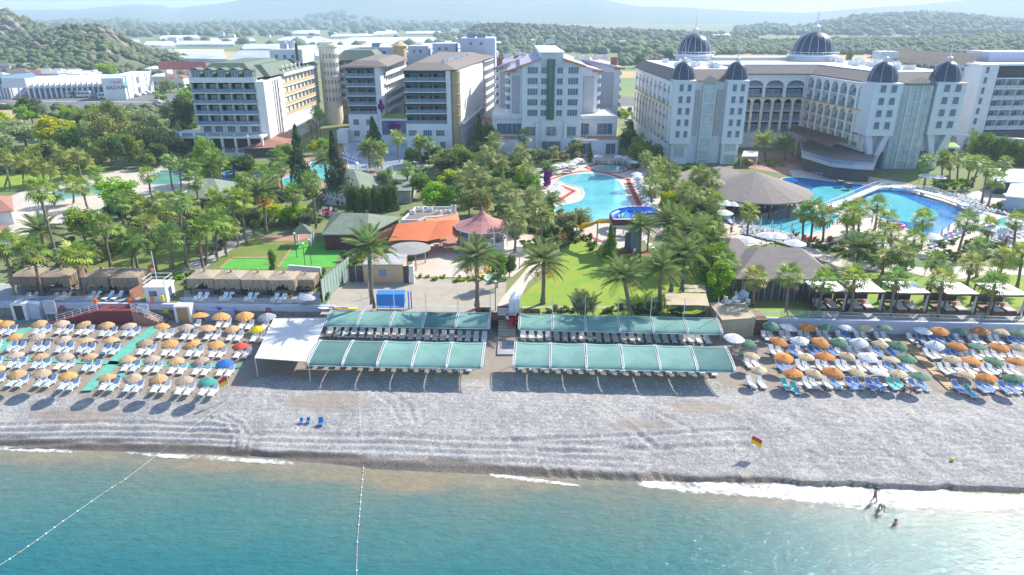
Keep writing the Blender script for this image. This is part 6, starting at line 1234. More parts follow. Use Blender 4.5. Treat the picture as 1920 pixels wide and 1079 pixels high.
# court back wing and right wing
block(h, [(62,214),(92,214),(92,240),(62,240)], G, 25.8, M_wall, 'rear_block')
arches(h, (63.5,213), (88.4,213), 19.2, 6.3, 4, M_wall, 2, .86, trim=M_lw); arches(h, (63.5,213), (88.4,213), 8.8, 10.2, 8, M_cream, 3, trim=M_gold)
arches(h, (88.5,213), (92.0,183), 19.0, 6.5, 7, M_wall, 2, trim=M_lw); arches(h, (88.5,213), (92.0,183), 9.4, 9.4, 8, M_cream, 3, trim=M_gold)
block(h, [(90,214),(92.9,182),(117,184),(118,236),(90,236)], G+4.5, 25.8, M_wall, 'right_block')
mb = MB(); pts = [(62,212.2),(89,212.2),(93,181),(117.5,182.6),(119,238),(62,238)]; inn = [(63,216),(92.5,216),(96.5,185.5),(114,186.5),(115,234),(63,234)]; mb.add([(x,y,26) for x,y in pts]+[(x,y,28.3) for x,y in inn], [(i,(i+1)%6,6+(i+1)%6,6+i) for i in range(6)]+[tuple(range(6,12))]); mb.part('mansard_roof', M_bshing, h)
block(h, inn, 27.4, 28.42, M_white, 'flat_roof')
M_colm = mat('blue_white_column', (.62,.67,.74), .5)
for x0, x1, y in ((91.8,98.8,179.3),(108.8,116.2,181)):
    turret(h, x0, x1, y, 7, 13.0, 25.9, nwin=4, dz=3.05); dome(h, ((x0+x1)/2, y+3.6), 3.6, 26.2, 5.0, 8, 38, 'turret_dome')
    for s in (-1, 1):   # V-shaped legs
        xt = (x0+x1)/2+s*2.4; xb = (x0+x1)/2+s*.5; mb = MB(); mb.add([(xt-.8,y+.5,13),(xt+.8,y+.5,13),(xt+.8,y+2.2,13),(xt-.8,y+2.2,13),(xb-.7,y+.9,6.5),(xb+.7,y+.9,6.5),(xb+.7,y+2.2,6.5),(xb-.7,y+2.2,6.5)], [(0,1,2,3),(7,6,5,4),(0,4,5,1),(1,5,6,2),(2,6,7,3),(3,7,4,0)]); mb.part('leg', M_colm, h)
    mb = MB(); xm = (x0+x1)/2; mb.add([(xm-1.25,y+.85,6.6),(xm+1.25,y+.85,6.6),(xm+1.25,y+2.3,6.6),(xm-1.25,y+2.3,6.6),(xm-1.0,y+.9,G),(xm+1.0,y+.9,G),(xm+1.0,y+2.3,G),(xm-1.0,y+2.3,G)], [(0,1,2,3),(0,4,5,1),(1,5,6,2),(2,6,7,3),(3,7,4,0)]); mb.part('leg_foot', M_colm, h)
block(h, rect(99.2,182.2,108.4,186), G, 25.6, M_sid, 'glass_core'); 
for k in range(6): x = 99.4+k*1.5; block(h, rect(x,181.7,x+1.42,182.15), G, 25.4, M_lglass, 'glass_bay')
for z in np.arange(6, 25, 3.05):
    for k in range(2): x = 102.3+k*1.5; block(h, rect(x,181.5,x+1.42,181.7), z, z+.14, M_white, 'glazing_bar')
for x in (102.1,105.3): mb = MB(); mb.box(x,181.4,G,x+.25,181.68,25.4); mb.part('mullion', M_white, h)
mb = MB(); mb.add([(100.5,180.2,26),(108.5,180.6,26),(104.4,182.5,27.6)], [(0,1,2)]); mb.part('small_pediment', M_bshing, h)
block(h, rect(93.5,186,117,188), G, 8.4, M_dark, 'lobby_glass'); 
for x in range(6): block(h, rect(94+x*4.2,185.4,94.5+x*4.2,185.9), G, 8.4, M_grey, 'lobby_pillar')
# curved restaurant terrace in the court
tp = poly_pts([(1450,283),(1560,317),(1600,331),(1640,333),(1660,300),(1640,285),(1580,285),(1520,272)], G); tp2 = poly_pts([(1504,290),(1560,307),(1600,311),(1638,313),(1644,292),(1570,268),(1500,266)], 8.0)
block(h, tp2, 7.4, 8.0, M_conc, 'terrace_slab'); cc = shrink(tp2, .92); block(h, cc, G, 7.3, M_dark, 'interior_shade_block'); block(h, shrink(tp2, .95), 8.0, 8.06, M_broof, 'terrace_floor')  # solid dark block paints the shaded restaurant interior below the slab
for i in range(3): A, C = tp2[i], tp2[i+1]; mb = MB(); mb.wall(A, C, 8.0, 9.0, .06, .05); mb.part('glass_balustrade', M_rail, h); mb = MB(); mb.wall(A, C, 7.2, 8.1, .3, .15); mb.part('slab_edge', M_grey, h)
pc = poly_pts([(1475,243),(1500,237),(1592,262),(1556,276)], 11.2)
for i in range(16): t = i/16; t2 = t+.035; e = lambda u, a, b: (pc[a][0]+(pc[b][0]-pc[a][0])*u, pc[a][1]+(pc[b][1]-pc[a][1])*u); mb = MB(); mb.prism([e(t,0,3), e(t2,0,3), e(t2,1,2), e(t,1,2)], 11.0, 11.25); mb.part('pergola_beam', M_wood, h)
for k in range(5): q = P(1490+k*22, 290+k*7, G); block(h, rect(q[0]-1.6,q[1]+4,q[0]+1.2,q[1]+5), G, 8, M_ochre, 'court_pier')
for c, r_, nm in (((60,238),5.4,1),((98.5,236),6.6,1)):
    mb = MB(); mb.lathe([(r_+.5,25.8),(r_+.5,29.6),(r_+1.3,29.8),(r_+1.3,30.2),(r_,30.3)], 16, *c, cap=False); mb.part('drum', M_lw, h)
    for k in range(16): a = k*math.tau/16; p = (c[0]+(r_+1.25)*math.cos(a), c[1]+(r_+1.25)*math.sin(a)); mb = MB(); mb.tube([(*p,30.2),(*p,31.1)], .08, 4); mb.part('drum_baluster', M_white, h)
    mb = MB(); mb.lathe([(r_+1.2,31.05),(r_+1.3,31.15),(r_+1.2,31.2)], 24, *c, cap=False); mb.part('drum_rail', M_white, h)
    for k in range(6): a = -math.pi/2+(k-2.5)*.35; inst(win_mesh(1.0,1.3,0,0,0), 'window', h, (c[0]+(r_+.52)*math.cos(a), c[1]+(r_+.52)*math.sin(a), 27), a+math.pi/2)
    dome(h, c, r_, 30.4, 6.2 if r_ < 6 else 6.8, 16, 44.5)
block(h, rect(65,236,92,241), 26, 29.4, mat('pale_vault', (.72,.72,.68), .7), 'vault_roof')
for k in range(46):
    x, y = (rnd.uniform(100,114), rnd.uniform(192,232)) if k % 3 else (rnd.uniform(47,58), rnd.uniform(196,226)); ac_unit(x, y, 28.42 if k % 3 else 28.5, 1.5, 'white rooftop machine, '+ordn(k, 46)+' among those on the domed hotel', 'rooftop machines of the domed hotel')
# ---- far right hotel ----
h = hotel('hotel', (150,215,G), 'white stepped hotel at the right edge with rows of balconies'); block(h, [(142,216),(175,219),(175,250),(139,250)], G, 24, M_lavw, 'front_block'); block(h, [(132,262),(140,222),(146,222),(146,262)], G, 26, M_lavw, 'side_block')
bays(h, (145.5,214), (172,216.5), 9.6, 3.0, 5, 7, 1.5, M_lavw, M_lw, railm=M_lavw, solid=.9, ledge=.5); bays(h, (131.5,262), (140.5,222), 9.6, 3.0, 6, 7, 1.4, M_cream, M_lw, railm=M_lw, solid=.95, ledge=.6)
block(h, rect(140.6,213.4,145.3,222), G, 28.5, M_lw, 'stair_tower'); windows(h, (140.6,213.4), (145.3,213.4), [8+3*i for i in range(7)], [.3], 1.1, 2.0, 0)
block(h, [(146,217),(176,220),(176,232),(146,232)], 24.6, 28, M_dark, 'attic_glazing'); block(h, [(145.5,215.5),(176,218.5),(176,234),(145.5,234)], 28, 28.5, M_lw, 'attic_roof')
mb = MB(); mb.add([(129,262,27.7),(140.5,220,27.7),(146,224,31),(136,262,31)], [(0,1,2,3)]); mb.part('slope_roof', M_broof, h); block(h, rect(128,250,134,256), 26, 30.5, M_lw, 'roof_tower'); block(h, rect(150,226,172,238), 28.5, 31.5, M_lavw, 'roof_house')
block(h, [(146,212),(176,215),(176,217),(146,214)], G, 9.0, M_dark, 'ground_glazing')
a_ = hotel('arcade_wall', (150,200,G), 'long white arcaded wall below the far right hotel', 'wall'); arches(a_, (128,212), (172,187), G, 4.6, 12, M_lw, 1, .6, .6); mb = MB(); Mx, ang, L = frame((128,212),(172,187)); mb.box(0,-.2,G+4.6,L,1.2,G+4.9); mb.v = [tuple(Mx @ Vector(q)) for q in mb.v]; mb.part('coping', M_white, a_)
o = thing('bougainvillea', (153,197,G+4), 'magenta bougainvillea on the arcaded wall at far right', 'climbing plant'); mb = MB(); leaves(mb, (151.5,196.6,G+4.6), (4.6,1.4,2.0), 900, .3); mb.part('flowers', M_boug, o); mb = MB(); mb.tube([(153,197,G),(152,197,G+4)], .15, 5); mb.part('stem', M_bark2, o)
g_ = hotel('green_roof_pavilion', (118,176,G), 'low pavilion with bright grass roof beside the rightmost legs', 'pavilion'); c = poly_pts([(1725,272),(1800,276),(1790,268),(1740,254),(1725,256)], G+4.2); block(g_, c, G+3.7, G+4.2, M_white, 'roof_slab'); mb = MB(); mb.prism(shrink(c,.95), G+4.2, G+4.28); mb.part('grass_roof', mat('bright_grass', (.25,.42,.02), .9, (.22,.36,.03), 1), g_); block(g_, shrink(c,.8), G, G+3.7, M_dark, 'glazing')
for q in shrink(c,.94): mb = MB(); mb.tube([(*q,G),(*q,G+3.7)], .15, 6); mb.part('column', M_white, g_)
# ---- bazaar hall, village houses, greenhouses, vehicles on the highway ----
A, C = P(55,186,G), P(225,181,G); bz = thing('bazaar_hall', (*A, G), 'long white bazaar hall beyond the highway with arcade and sign', 'market hall'); 
Mx, ang, L = frame(A, C); Lm = L
mb = MB(Mx); mb.box(0,1.5,G,L,34,G+6.2); mb.part('hall', M_lavw, bz)
for k in range(17):
    x = L*k/17; mb = MB(Mx); mb.box(x,.2,G,x+.7,1.6,G+7.4); mb.part('pier', M_wall, bz); mb = MB(Mx); mb.box(x+.9,1.35,G+.4,x+L/17-.2,1.48,G+4.6); mb.part('shop_window', M_glass, bz); mb = MB(Mx); mb.box(x,0,G+4.9,x+L/17-.1,1.5,G+5.3); mb.part('eave', M_lavw, bz)
    mb = MB(Mx); mb.add([(x,1.6,G+6.3),(x+L/17-.15,1.6,G+6.3),(x+L/17-.15,18,G+9.5),(x,18,G+9.5)], [(0,1,2,3)]); mb.part('roof_sheet', M_white, bz)
A2 = P(200,187,G); C2 = P(232,186,G); Mx, ang, L = frame(A2, C2); mb = MB(Mx); mb.box(0,-3,G,L+2,10,G+10.2); mb.part('end_pavilion', M_wall, bz)
def text(parent, s, size, loc, rz, m, name='lettering'):
    cu = bpy.data.curves.new('t', 'FONT'); cu.body = s; cu.size = size; cu.align_x = 'CENTER'; cu.extrude = .02; o = bpy.data.objects.new('t', cu); col.objects.link(o)
    me = bpy.data.meshes.new_from_object(o); bpy.data.objects.remove(o); me.materials.clear(); me.materials.append(m); R = Matrix.Rotation(math.pi/2, 4, 'X'); me.transform(R); o = inst(me, name, parent, loc, rz); return o
M_navy = mat('navy_lettering', (.03,.05,.16), .6)
mb = MB(Mx); mb.box(5,-3.25,G+4.2,L*.98,-3.02,G+9.3); sp = mb.part('sign_panel', M_white, bz); p = Mx @ Vector((L*.49+2.5,-3.3,G+5.0)); text(bz, 'BAZAAR', 2.4, p, ang, M_navy); p = Mx @ Vector((L*.49+2.5,-3.3,G+7.9)); text(bz, 'TURKISH', 1.2, p, ang, mat('sign_red', (.5,.08,.06), .6))
A3 = P(243,185,G); C3 = P(288,172,G); Mx, ang, L = frame(A3, C3); mb = MB(Mx); mb.box(0,0,G,L,9,G+10.6); mb.part('right_pavilion', M_wall, bz); windows(bz, A3, C3, [G+1,G+6], [.42,.78], 3, 3.2, 0); mb = MB(Mx); mb.box(-4,-.5,G+5.6,0,6,G+8.2); mb.part('turquoise_gable', mat('turquoise_panel', (.10,.36,.40), .7), bz); mb = MB(Mx); mb.box(-4,.5,G,0,6,G+5.6); mb.part('entrance', M_rroof, bz)
for k in range(5): mb = MB(Mx); x = L*k/4; mb.box(x-.4,-.4,G,x+.4,0,G+11.2); mb.part('pilaster', M_wall, bz)
q = P(225,186,G); o = thing('red_billboard', (q[0]+14,q[1]+50,G), 'red rooftop billboard behind the bazaar sign', 'billboard'); mb = MB(); mb.box(q[0]+2,q[1]+40,G+11,q[0]+28,q[1]+40.5,G+15); mb.part('panel', mat('faded_red', (.50,.14,.14), .7), o); mb = MB(); mb.box(q[0]+10,q[1]+40.1,G,q[0]+11,q[1]+40.4,G+11); mb.part('post', M_metal, o)
A4 = P(-40,186,G); C4 = P(22,186,G); Mx, ang, L = frame(A4, C4); o = thing('blue_gable_shop', (*A4, G), 'white shop with blue gable and columns at the left edge', 'shop'); mb = MB(Mx); mb.box(0,2,G,L,26,G+8.5); mb.part('walls', M_lavw, o); mb = MB(Mx); mb.add([(L*.5,1.2,G+7),(L,1.2,G+7),(L*.75,1.2,G+10.6),(L*.5,26,G+7),(L,26,G+7),(L*.75,26,G+10.6)], [(0,1,2),(0,2,5,3),(1,4,5,2)]); mb.part('gable', mat('steel_blue', (.08,.17,.27), .6), o)
for k in range(5): mb = MB(Mx); x = L*(.55+.1*k); mb.tube([(x,1.4,G),(x,1.4,G+7)], .45, 8); mb.part('column', M_white, o)
q = P(47,186,G); o = thing('billboard', (*q, G), 'white billboard on a single post beside the highway', 'billboard'); mb = MB(); mb.box(q[0]-.3,q[1]-3,G,q[0]+.3,q[1]-2.5,G+6); mb.part('post', M_metal, o); mb = MB(); mb.box(q[0]-7,q[1]-3.2,G+5.6,q[0]+4.5,q[1]-2.9,G+10.2); mb.part('panel', M_white, o)
def bus(px, py, lb, ln=9.5, m=None):
    X, Y = P(px, py, G); o = thing('bus', (X, Y, G), lb, 'bus', 'buses on the highway'); mb = MB(); mb.box(X-ln/2,Y-1.2,G+.5,X+ln/2,Y+1.2,G+3.0); mb.box(X-ln/2+.3,Y-1.1,G+3.0,X+ln/2-.3,Y+1.1,G+3.15); mb.part('body', m or M_white, o)
    for k in range(6): x = X-ln/2+.7+k*(ln-1)/6; mb = MB(); mb.box(x,Y-1.23,G+1.6,x+(ln-1)/6-.2,Y-1.2,G+2.6); mb.part('window', M_glass, o)
    for s in (-.32,.3): mb = MB(Matrix.Translation((X+s*ln,Y-1.25,G+.5)) @ Matrix.Rotation(math.pi/2,4,'X')); mb.lathe([(.5,-.15),(.5,.15)], 10); mb.part('wheel', M_dark, o)
bus(127,183,'white bus on the highway, left of the two before the bazaar hall'); bus(155,183,'white bus on the highway, right of the two before the bazaar hall'); bus(207,186,'white bus on the highway half behind the tall brown tree', 11)
def car(px, py, c, lb, rz=0):
    X, Y = P(px, py, G); o = thing('car', (X, Y, G), lb, 'car', 'cars on the far roads'); M_ = Matrix.Translation((X,Y,G)) @ Matrix.Rotation(rz,4,'Z'); mb = MB(M_); mb.box(-2.2,-.9,.3,2.2,.9,.95); mb.add([(-1.5,-.8,.95),(1.3,-.8,.95),(1.3,.8,.95),(-1.5,.8,.95),(-1.0,-.7,1.5),(.8,-.7,1.5),(.8,.7,1.5),(-1.0,.7,1.5)], [(0,1,5,4),(1,2,6,5),(2,3,7,6),(3,0,4,7),(4,5,6,7)]); mb.part('body', M_paint, o, tint=c)
    mb = MB(M_); mb.box(-1.1,-.83,1.0,.95,-.79,1.42); mb.part('window', M_glass, o)
    for s in (-1.3,1.3): mb = MB(M_ @ Matrix.Translation((s,-.9,.33)) @ Matrix.Rotation(math.pi/2,4,'X')); mb.lathe([(.33,-.1),(.33,.1)], 8); mb.part('wheel', M_dark, o)
car(296,194,(.75,.8,.85),'silver car on the highway right of the buses'); car(266,178,(.8,.8,.8),'white car parked before the right end of the bazaar'); car(276,176,(.7,.72,.75),'pale car parked at the bazaar corner'); car(8,201,(.75,.75,.78),'white car at the left edge beside the sandy field'); car(255,182,(.5,.5,.5),'grey car turning beside the bazaar sign')
M_poly = mat('greenhouse_film', (.74,.75,.77), .45, (.52,.54,.56), .04, 4)
def greenhouse(px, lb, n=8, h_=5):
    c = poly_pts(px, G); o = thing('greenhouse', (*c[0], G), lb, 'greenhouse', 'greenhouses on the far plain'); 
    for k in range(n):
        e = lambda u, a, b: Vector((c[a][0]+(c[b][0]-c[a][0])*u, c[a][1]+(c[b][1]-c[a][1])*u)); t, t2 = k/n, (k+.96)/n; a, b, d, f = e(t,0,3), e(t,1,2), e(t2,1,2), e(t2,0,3); m1, m2 = (a+f)/2, (b+d)/2
        mb = MB(); mb.add([(*a,G),(*b,G),(*d,G),(*f,G),(*a,G+h_*.6),(*b,G+h_*.6),(*d,G+h_*.6),(*f,G+h_*.6),(*m1,G+h_),(*m2,G+h_)], [(0,1,5,4),(2,3,7,6),(4,5,9,8),(6,7,8,9),(0,4,8,7,3),(1,2,6,9,5)]); mb.part('roof_bay', M_poly, o)
GH = [([(560,88),(700,86),(690,80),(570,81)],''),([(830,90),(950,88),(940,81),(835,83)],''),([(840,78),(940,77),(930,73),(845,74)],''),([(380,82),(480,81),(475,77),(385,78)],''),([(620,72),(700,71),(690,68),(630,69)],''),([(230,96),(310,99),(305,92),(235,90)],''),([(690,85),(820,84),(810,80),(700,81)],''),([(315,116),(425,118),(420,101),(318,101)],'near left'),([(430,122),(560,124),(560,114),(440,112)],'near'),([(445,111),(560,111),(560,105),(450,104)],'near'),([(560,112),(690,110),(680,100),(565,102)],'near'),([(330,88),(440,88),(440,83),(340,83)],'far'),([(455,97),(600,97),(600,90),(460,90)],'far'),([(600,97),(720,96),(710,88),(610,89)],'middle'),([(700,97),(900,95),(890,88),(720,88)],'middle'),([(520,80),(620,80),(600,74),(540,74)],'far'),([(640,81),(830,80),(810,75),(660,76)],'far'),([(270,92),(330,90),(325,84),(275,84)],'far left'),([(300,76),(375,74),(370,71),(305,72)],'farthest left'),([(690,112),(780,110),(775,104),(700,104)],'near right'),([(780,112),(930,108),(920,100),(790,102)],'near right'),([(545,66),(600,67),(600,60),(560,61)],'farthest'),([(700,66),(745,64),(740,58),(715,59)],'farthest'),([(760,66),(830,66),(825,62),(765,62)],'farthest'),([(200,84),(262,86),(262,80),(210,79)],'leftmost far'),([(1160,68),(1210,69),(1205,63),(1165,63)],'beyond the wooded hill'),([(1310,72),(1370,72),(1365,67),(1315,67)],'beyond the left big dome')]
for i, (q, lb) in enumerate(sorted(GH, key=lambda g: g[0][0][0])): greenhouse(q, 'block of white plastic greenhouses on the plain, %s counted across' % ordn(i, len(GH)), 8 if q[0][1] > 95 else 4, 5)
hs = []
for i in range(54):
    px = rnd.uniform(-10,200) if i < 22 else (rnd.uniform(290,360) if i < 26 else (rnd.uniform(20,480) if i < 34 else rnd.uniform(300,1350))); py = rnd.uniform(140,166) if i < 26 else (rnd.uniform(155,166) if i < 34 else rnd.uniform(66,92)); hs.append((i >= 26, px, py, i))
hs.sort()
for k_i, (far, px, py, i) in enumerate(hs):
    X, Y = P(px, py, G); o = thing('village_house', (X, Y, G), 'small distant house on the plain, %s' % ordn(k_i-26, 28) if far else 'small low house behind the bazaar hall, %s' % ordn(k_i, 26), 'house', 'distant houses' if i >= 26 else 'houses behind the bazaar'); w_, d_, h_ = rnd.uniform(6,14), rnd.uniform(6,10), rnd.uniform(3.2,6.5)*(1.3 if i >= 34 else 1)
    mb = MB(); mb.box(X-w_/2,Y,G,X+w_/2,Y+d_,G+h_); mb.part('walls', rnd.choice([M_wall, M_cream, M_lavw, M_wall]), o); hip(o, [(X-w_/2-.4,Y-.4),(X+w_/2+.4,Y-.4),(X+w_/2+.4,Y+d_+.4),(X-w_/2-.4,Y+d_+.4)], G+h_, G+h_+1.6, rnd.choice([M_rroof, M_broof, M_conc, M_white]))
    for k in range(2): mb = MB(); x = X-w_/4+w_/2*k; mb.box(x-.6,Y-.06,G+1.2,x+.6,Y,G+2.4); mb.part('window', M_glass, o)
# ================= VEGETATION =================
def quads_mesh(name, Q, m, mi=None): Q = np.asarray(Q, np.float32); return np_mesh(name, Q.reshape(-1,3), np.arange(len(Q)*4).reshape(-1,4), m, mi=mi)
def fan_frond(r, L=1.0):
    """one fan leaf along +x: a stalk and a pleated fan of blades"""
    Q = []; p = [(0,-.03,0),(0,.03,0),(L*.60,.02,.02),(L*.60,-.02,.02)]; Q.append(p); n = 12; c = np.array([L*.56,0,.02])
    for k in range(n):
        a = (k/(n-1)-.5)*3.9; l = L*(.56-.14*abs(k/(n-1)-.5)*2)*r.uniform(.9,1.08); d = np.array([math.cos(a), math.sin(a), .05]); s = np.array([-math.sin(a), math.cos(a), 0])*l*.095; up = np.array([0,0,.05*(-1)**k])
        mid = c+d*l*.6+up; tip = c+d*l+np.array([0,0,-.36*l*r.uniform(.6,1.3)]); Q.append([c, mid-s, tip, mid+s])
    return np.array(Q)
def feather_frond(r, L=3.2):
    Q = []; n = 17; pt = lambda t: np.array([L*(t*.96), 0, L*(.30*t-.52*t*t)])
    for k in range(n):
        t0, t1 = k/n, (k+1)/n; a, b = pt(t0), pt(t1); w_ = .035*(1-t0)+.012; Q.append([a+[0,-w_,0], a+[0,w_,0], b+[0,w_,0], b+[0,-w_,0]])
        if k < 2: continue
        l = L*.21*math.sin(math.pi*(.12+.86*t0))**.6
        for s in (-1, 1):
            for h_ in (0, .5):
                o = pt(t0+h_/n); d = np.array([.55, s*.85, -.16+r.uniform(-.12,.12)])*l; q = np.array([.05,0,.02]); Q.append([o-q, o+q, o+d+q*.2, o+d-q*.2+[0,0,-.06*l]])
    return np.array(Q)
def rot(Q, az, el, roll=0, off=(0,0,0)):
    R = Matrix.Rotation(az, 3, 'Z') @ Matrix.Rotation(-el, 3, 'Y') @ Matrix.Rotation(roll, 3, 'X'); return np.asarray(Q) @ np.array(R).T+np.array(off)
def crown_set(kind, seed):
    r = random.Random(seed); out = []
    if kind == 'fan': n, e0, e1, f = 25, 1.4, -.85, lambda: fan_frond(r, r.uniform(1.9,2.5))
    else: n, e0, e1, f = 40, 1.35, -.40, lambda: feather_frond(r, r.uniform(3.6,4.4))
    for k in range(n):
        t = (k+.5)/n; out.append(rot(f(), k*2.39996+r.uniform(-.2,.2), e0+(e1-e0)*t**.9+r.uniform(-.1,.1), r.uniform(-.35,.35), (0,0,.15*(1-t))))
    return out
FR = [quads_mesh('fan_frond', fan_frond(random.Random(i), 2.3), M_frond) for i in range(4)]
FF = [quads_mesh('feather_frond', feather_frond(random.Random(i), 4.0), M_frond) for i in range(3)]
CROWN = {k: [quads_mesh('palm_crown', np.concatenate(crown_set(k, 40+i)), M_frond) for i in range(4)] for k in ('fan','feather')}
@cachemesh
def skirt_mesh(v):
    r = random.Random(v); Q = [rot(fan_frond(r, 1.1), k*2.4, -1.25+r.uniform(-.1,.25), r.uniform(-.5,.5), (0,0,-.1-.6*r.random())) for k in range(16)]; return quads_mesh('dry_skirt', np.concatenate(Q), M_deadfr)
@cachemesh
def fruit_mesh(v):
    r = random.Random(v); Q = []
    for k in range(9):
        a = r.uniform(0, 6.28); c = np.array([.9*math.cos(a), .9*math.sin(a), -.5-.3*r.random()])
        for j in range(26): d = np.array([r.gauss(0,.2), r.gauss(0,.2), r.gauss(0,.28)]); s = .09; Q.append([c+d+[s,0,0], c+d+[0,s,0], c+d+[-s,0,s*.6], c+d+[0,-s,-s]])
        Q.append([[0,0,.1],[.03,0,.1],c+[.03,0,.3],c+[0,0,.3]])
    return quads_mesh('fruit', Q, M_fruit)
@cachemesh
def trunk_mesh(v, thick):
    r = random.Random(v); mb = MB(); n = 9; pts = []; rs = []; bx, by = r.uniform(-.05,.05), r.uniform(-.03,.03)
    for i in range(n): t = i/(n-1); pts.append((bx*math.sin(t*3.1), by*math.sin(t*3.1), t)); rs.append(thick*(1.35-.55*min(1,t*5) if t < .2 else .80-.08*t+(.10 if t > .93 else 0)))
    mb.tube(pts, rs, 9); me = mb.mesh('palm_trunk', M_bark); return me
TG = [(.30,.43,.08),(.37,.46,.09),(.26,.38,.08),(.40,.44,.12),(.28,.41,.12)]
def palm(cx, cy, bx, by, label, group, kind='fan', fruit=False, detail=False, R=1., tint=None, skirt=None):
    X0, Y = P(bx, by, G); Xc, Zc = ZY(cx, cy, Y); h = max(1.5, Zc-G); o = thing('fan_palm' if kind == 'fan' else 'date_palm', (X0, Y, G), label, 'palm tree', group)
    v = rnd.randrange(4); th = .26 if kind == 'fan' else .36; t = inst(trunk_mesh(v, th), 'trunk', o, (0,0,0), raw=True, sc_=(1,1,h)); dx = Xc-X0
    if abs(dx) > .05:   # leaning trunk: shear the shared trunk by an own mesh
        me = t.data.copy(); co = np.empty(len(me.vertices)*3, np.float32); me.vertices.foreach_get('co', co); co = co.reshape(-1,3); co[:,0] += dx*co[:,2]**1.3; me.vertices.foreach_set('co', co.ravel()); t.data = me
    tn = tint or rnd.choice(TG); rz = rnd.uniform(0, 6.28)
    if detail:
        r = rnd; n = 25 if kind == 'fan' else 34
        for k in range(n):
            u = (k+.5)/n; el = (1.35-2.05*u if kind == 'fan' else 1.3-1.75*u)+r.uniform(-.1,.1); f = bpy.data.objects.new('frond', rnd.choice(FR if kind == 'fan' else FF)); col.objects.link(f); f.parent = o; f.location = (dx, 0, h+.12*(1-u)); s = R*r.uniform(.88,1.08); f.scale = (s,)*3
            f.rotation_mode = 'XYZ'; f.rotation_euler = (r.uniform(-.3,.3), -el, rz+k*2.39996); f.color = (*[q*r.uniform(.85,1.15) for q in tn], 1) if u < .88 or kind != 'fan' else (.30,.22,.10,1)
    else: cr = inst(CROWN[kind][v], 'crown', o, (dx,0,h), 0, R*rnd.uniform(.86,1.12), tint=tn, raw=True); cr.rotation_euler = (rnd.uniform(-.16,.16), rnd.uniform(-.16,.16), rz)
    if kind == 'fan' if skirt is None else skirt: inst(skirt_mesh(v), 'dry_fronds', o, (dx,0,h-.1), rz, R, raw=True)
    if fruit: fb = inst(fruit_mesh(v), 'fruit_bunches', o, (dx,0,h-.35), rz, R*1.6, raw=True); fb['kind'] = 'stuff'
    return o
def palms(lst, zone, group, **kw):
    lst = sorted(lst); nm = 'date palm' if kw.get('kind') == 'feather' else 'fan palm'
    for i, q in enumerate(lst): palm(*q[:4], '%s, %s %s' % (nm, ordn(i, len(lst)), zone), group, **kw)
palms([(6,293,21,358),(41,304,45,348),(77,310,83,344),(113,289,118,341),(144,291,152,333),(177,283,184,318),(203,264,211,316),(60,318,62,350),(95,318,97,350),(160,300,160,328),(189,290,187,314),(128,308,125,337),(24,308,10,352)], 'in the back row on the left lawn', 'fan palms on the left lawn', R=1.05, tint=(.36,.40,.10))
palms([(317,304,324,358),(336,310,341,363),(363,312,372,360),(365,340,378,412),(72,356,113,506),(100,362,103,386),(136,348,139,383),(154,352,164,392),(278,329,284,371),(179,325,183,352),(394,298,402,366),(411,300,416,368),(380,282,395,345)], 'around the left play pool', 'fan palms around the left pools')
palms([(225,381,238,442),(192,425,209,505),(245,452,260,509),(249,455,249,505),(271,396,274,445),(275,423,278,470),(313,396,316,450),(334,381,355,515),(313,440,325,504),(321,445,321,521),(290,467,294,513),(302,381,305,440),(350,385,353,470),(401,376,404,450),(411,390,422,463),(395,407,403,463),(434,369,446,463),(453,376,461,457),(424,430,424,481),(407,415,407,490),(371,433,382,509),(388,420,388,500)], 'in the palm grove behind the thatched cabins', 'fan palms in the left grove')
palms([(5,460,31,560),(60,473,81,556),(142,483,154,552),(158,479,162,520)], 'standing among the left thatched cabins', 'fan palms by the promenade', detail=True, R=1.1)
palms([(520,294,529,353),(545,307,546,350),(493,330,495,372),(511,332,513,384),(459,340,462,400),(583,344,594,432),(548,365,552,424),(528,318,530,372)], 'between the turf court and the left pool', 'fan palms by the turf court')
palms([(592,211,596,266),(598,216,602,268),(583,235,586,266)], 'tall before the cream hotel side wall', 'fan palms before the cream hotel', R=.9)
palms([(780,228,780,280),(786,268,788,308),(803,270,804,308),(763,318,765,365),(744,259,748,305),(715,280,716,318),(706,300,707,322)], 'before the terraced hotels', 'fan palms before the terraced hotels')
palms([(928,266,930,330),(938,305,940,353),(886,320,889,376),(903,330,906,384),(951,365,955,420),(982,257,985,305),(965,411,966,474),(1013,403,1015,462),(990,320,992,365),(915,290,918,345),(1002,372,1004,425),(976,290,978,335),(870,340,873,390)], 'in the thicket between the middle pool and pink gazebo', 'fan palms of the middle thicket', R=1.2, tint=(.34,.38,.14))
palms([(1214,300,1216,352),(1239,311,1242,360),(1312,330,1316,385),(1335,338,1336,390),(1333,373,1334,417),(1239,344,1241,388),(1302,369,1305,425),(1308,332,1309,380),(1340,380,1343,430),(1228,328,1228,372),(1262,350,1263,395),(1285,362,1287,410),(1320,425,1322,470),(1345,447,1348,500),(1262,322,1262,360),(1219,352,1222,402)], 'in the thicket between the middle pool and round pavilion', 'fan palms of the right thicket', R=1.15, tint=(.32,.39,.11))
palms([(1415,523,1412,574),(1480,520,1473,594),(1544,530,1534,585),(1602,525,1594,590),(1363,495,1355,545),(1681,526,1667,595),(1767,528,1757,597),(1865,535,1849,599)], 'of the front row between the white topped cabanas', 'fan palms of the front row', detail=True, R=.92)
palms([(1405,397,1400,452),(1507,400,1504,458),(1525,397,1519,457),(1545,407,1542,456),(1600,405,1598,470),(1645,385,1640,432),(1612,393,1609,440),(1588,402,1586,455)], 'beside the lap pool', 'fan palms beside the lap pool', R=1.05)
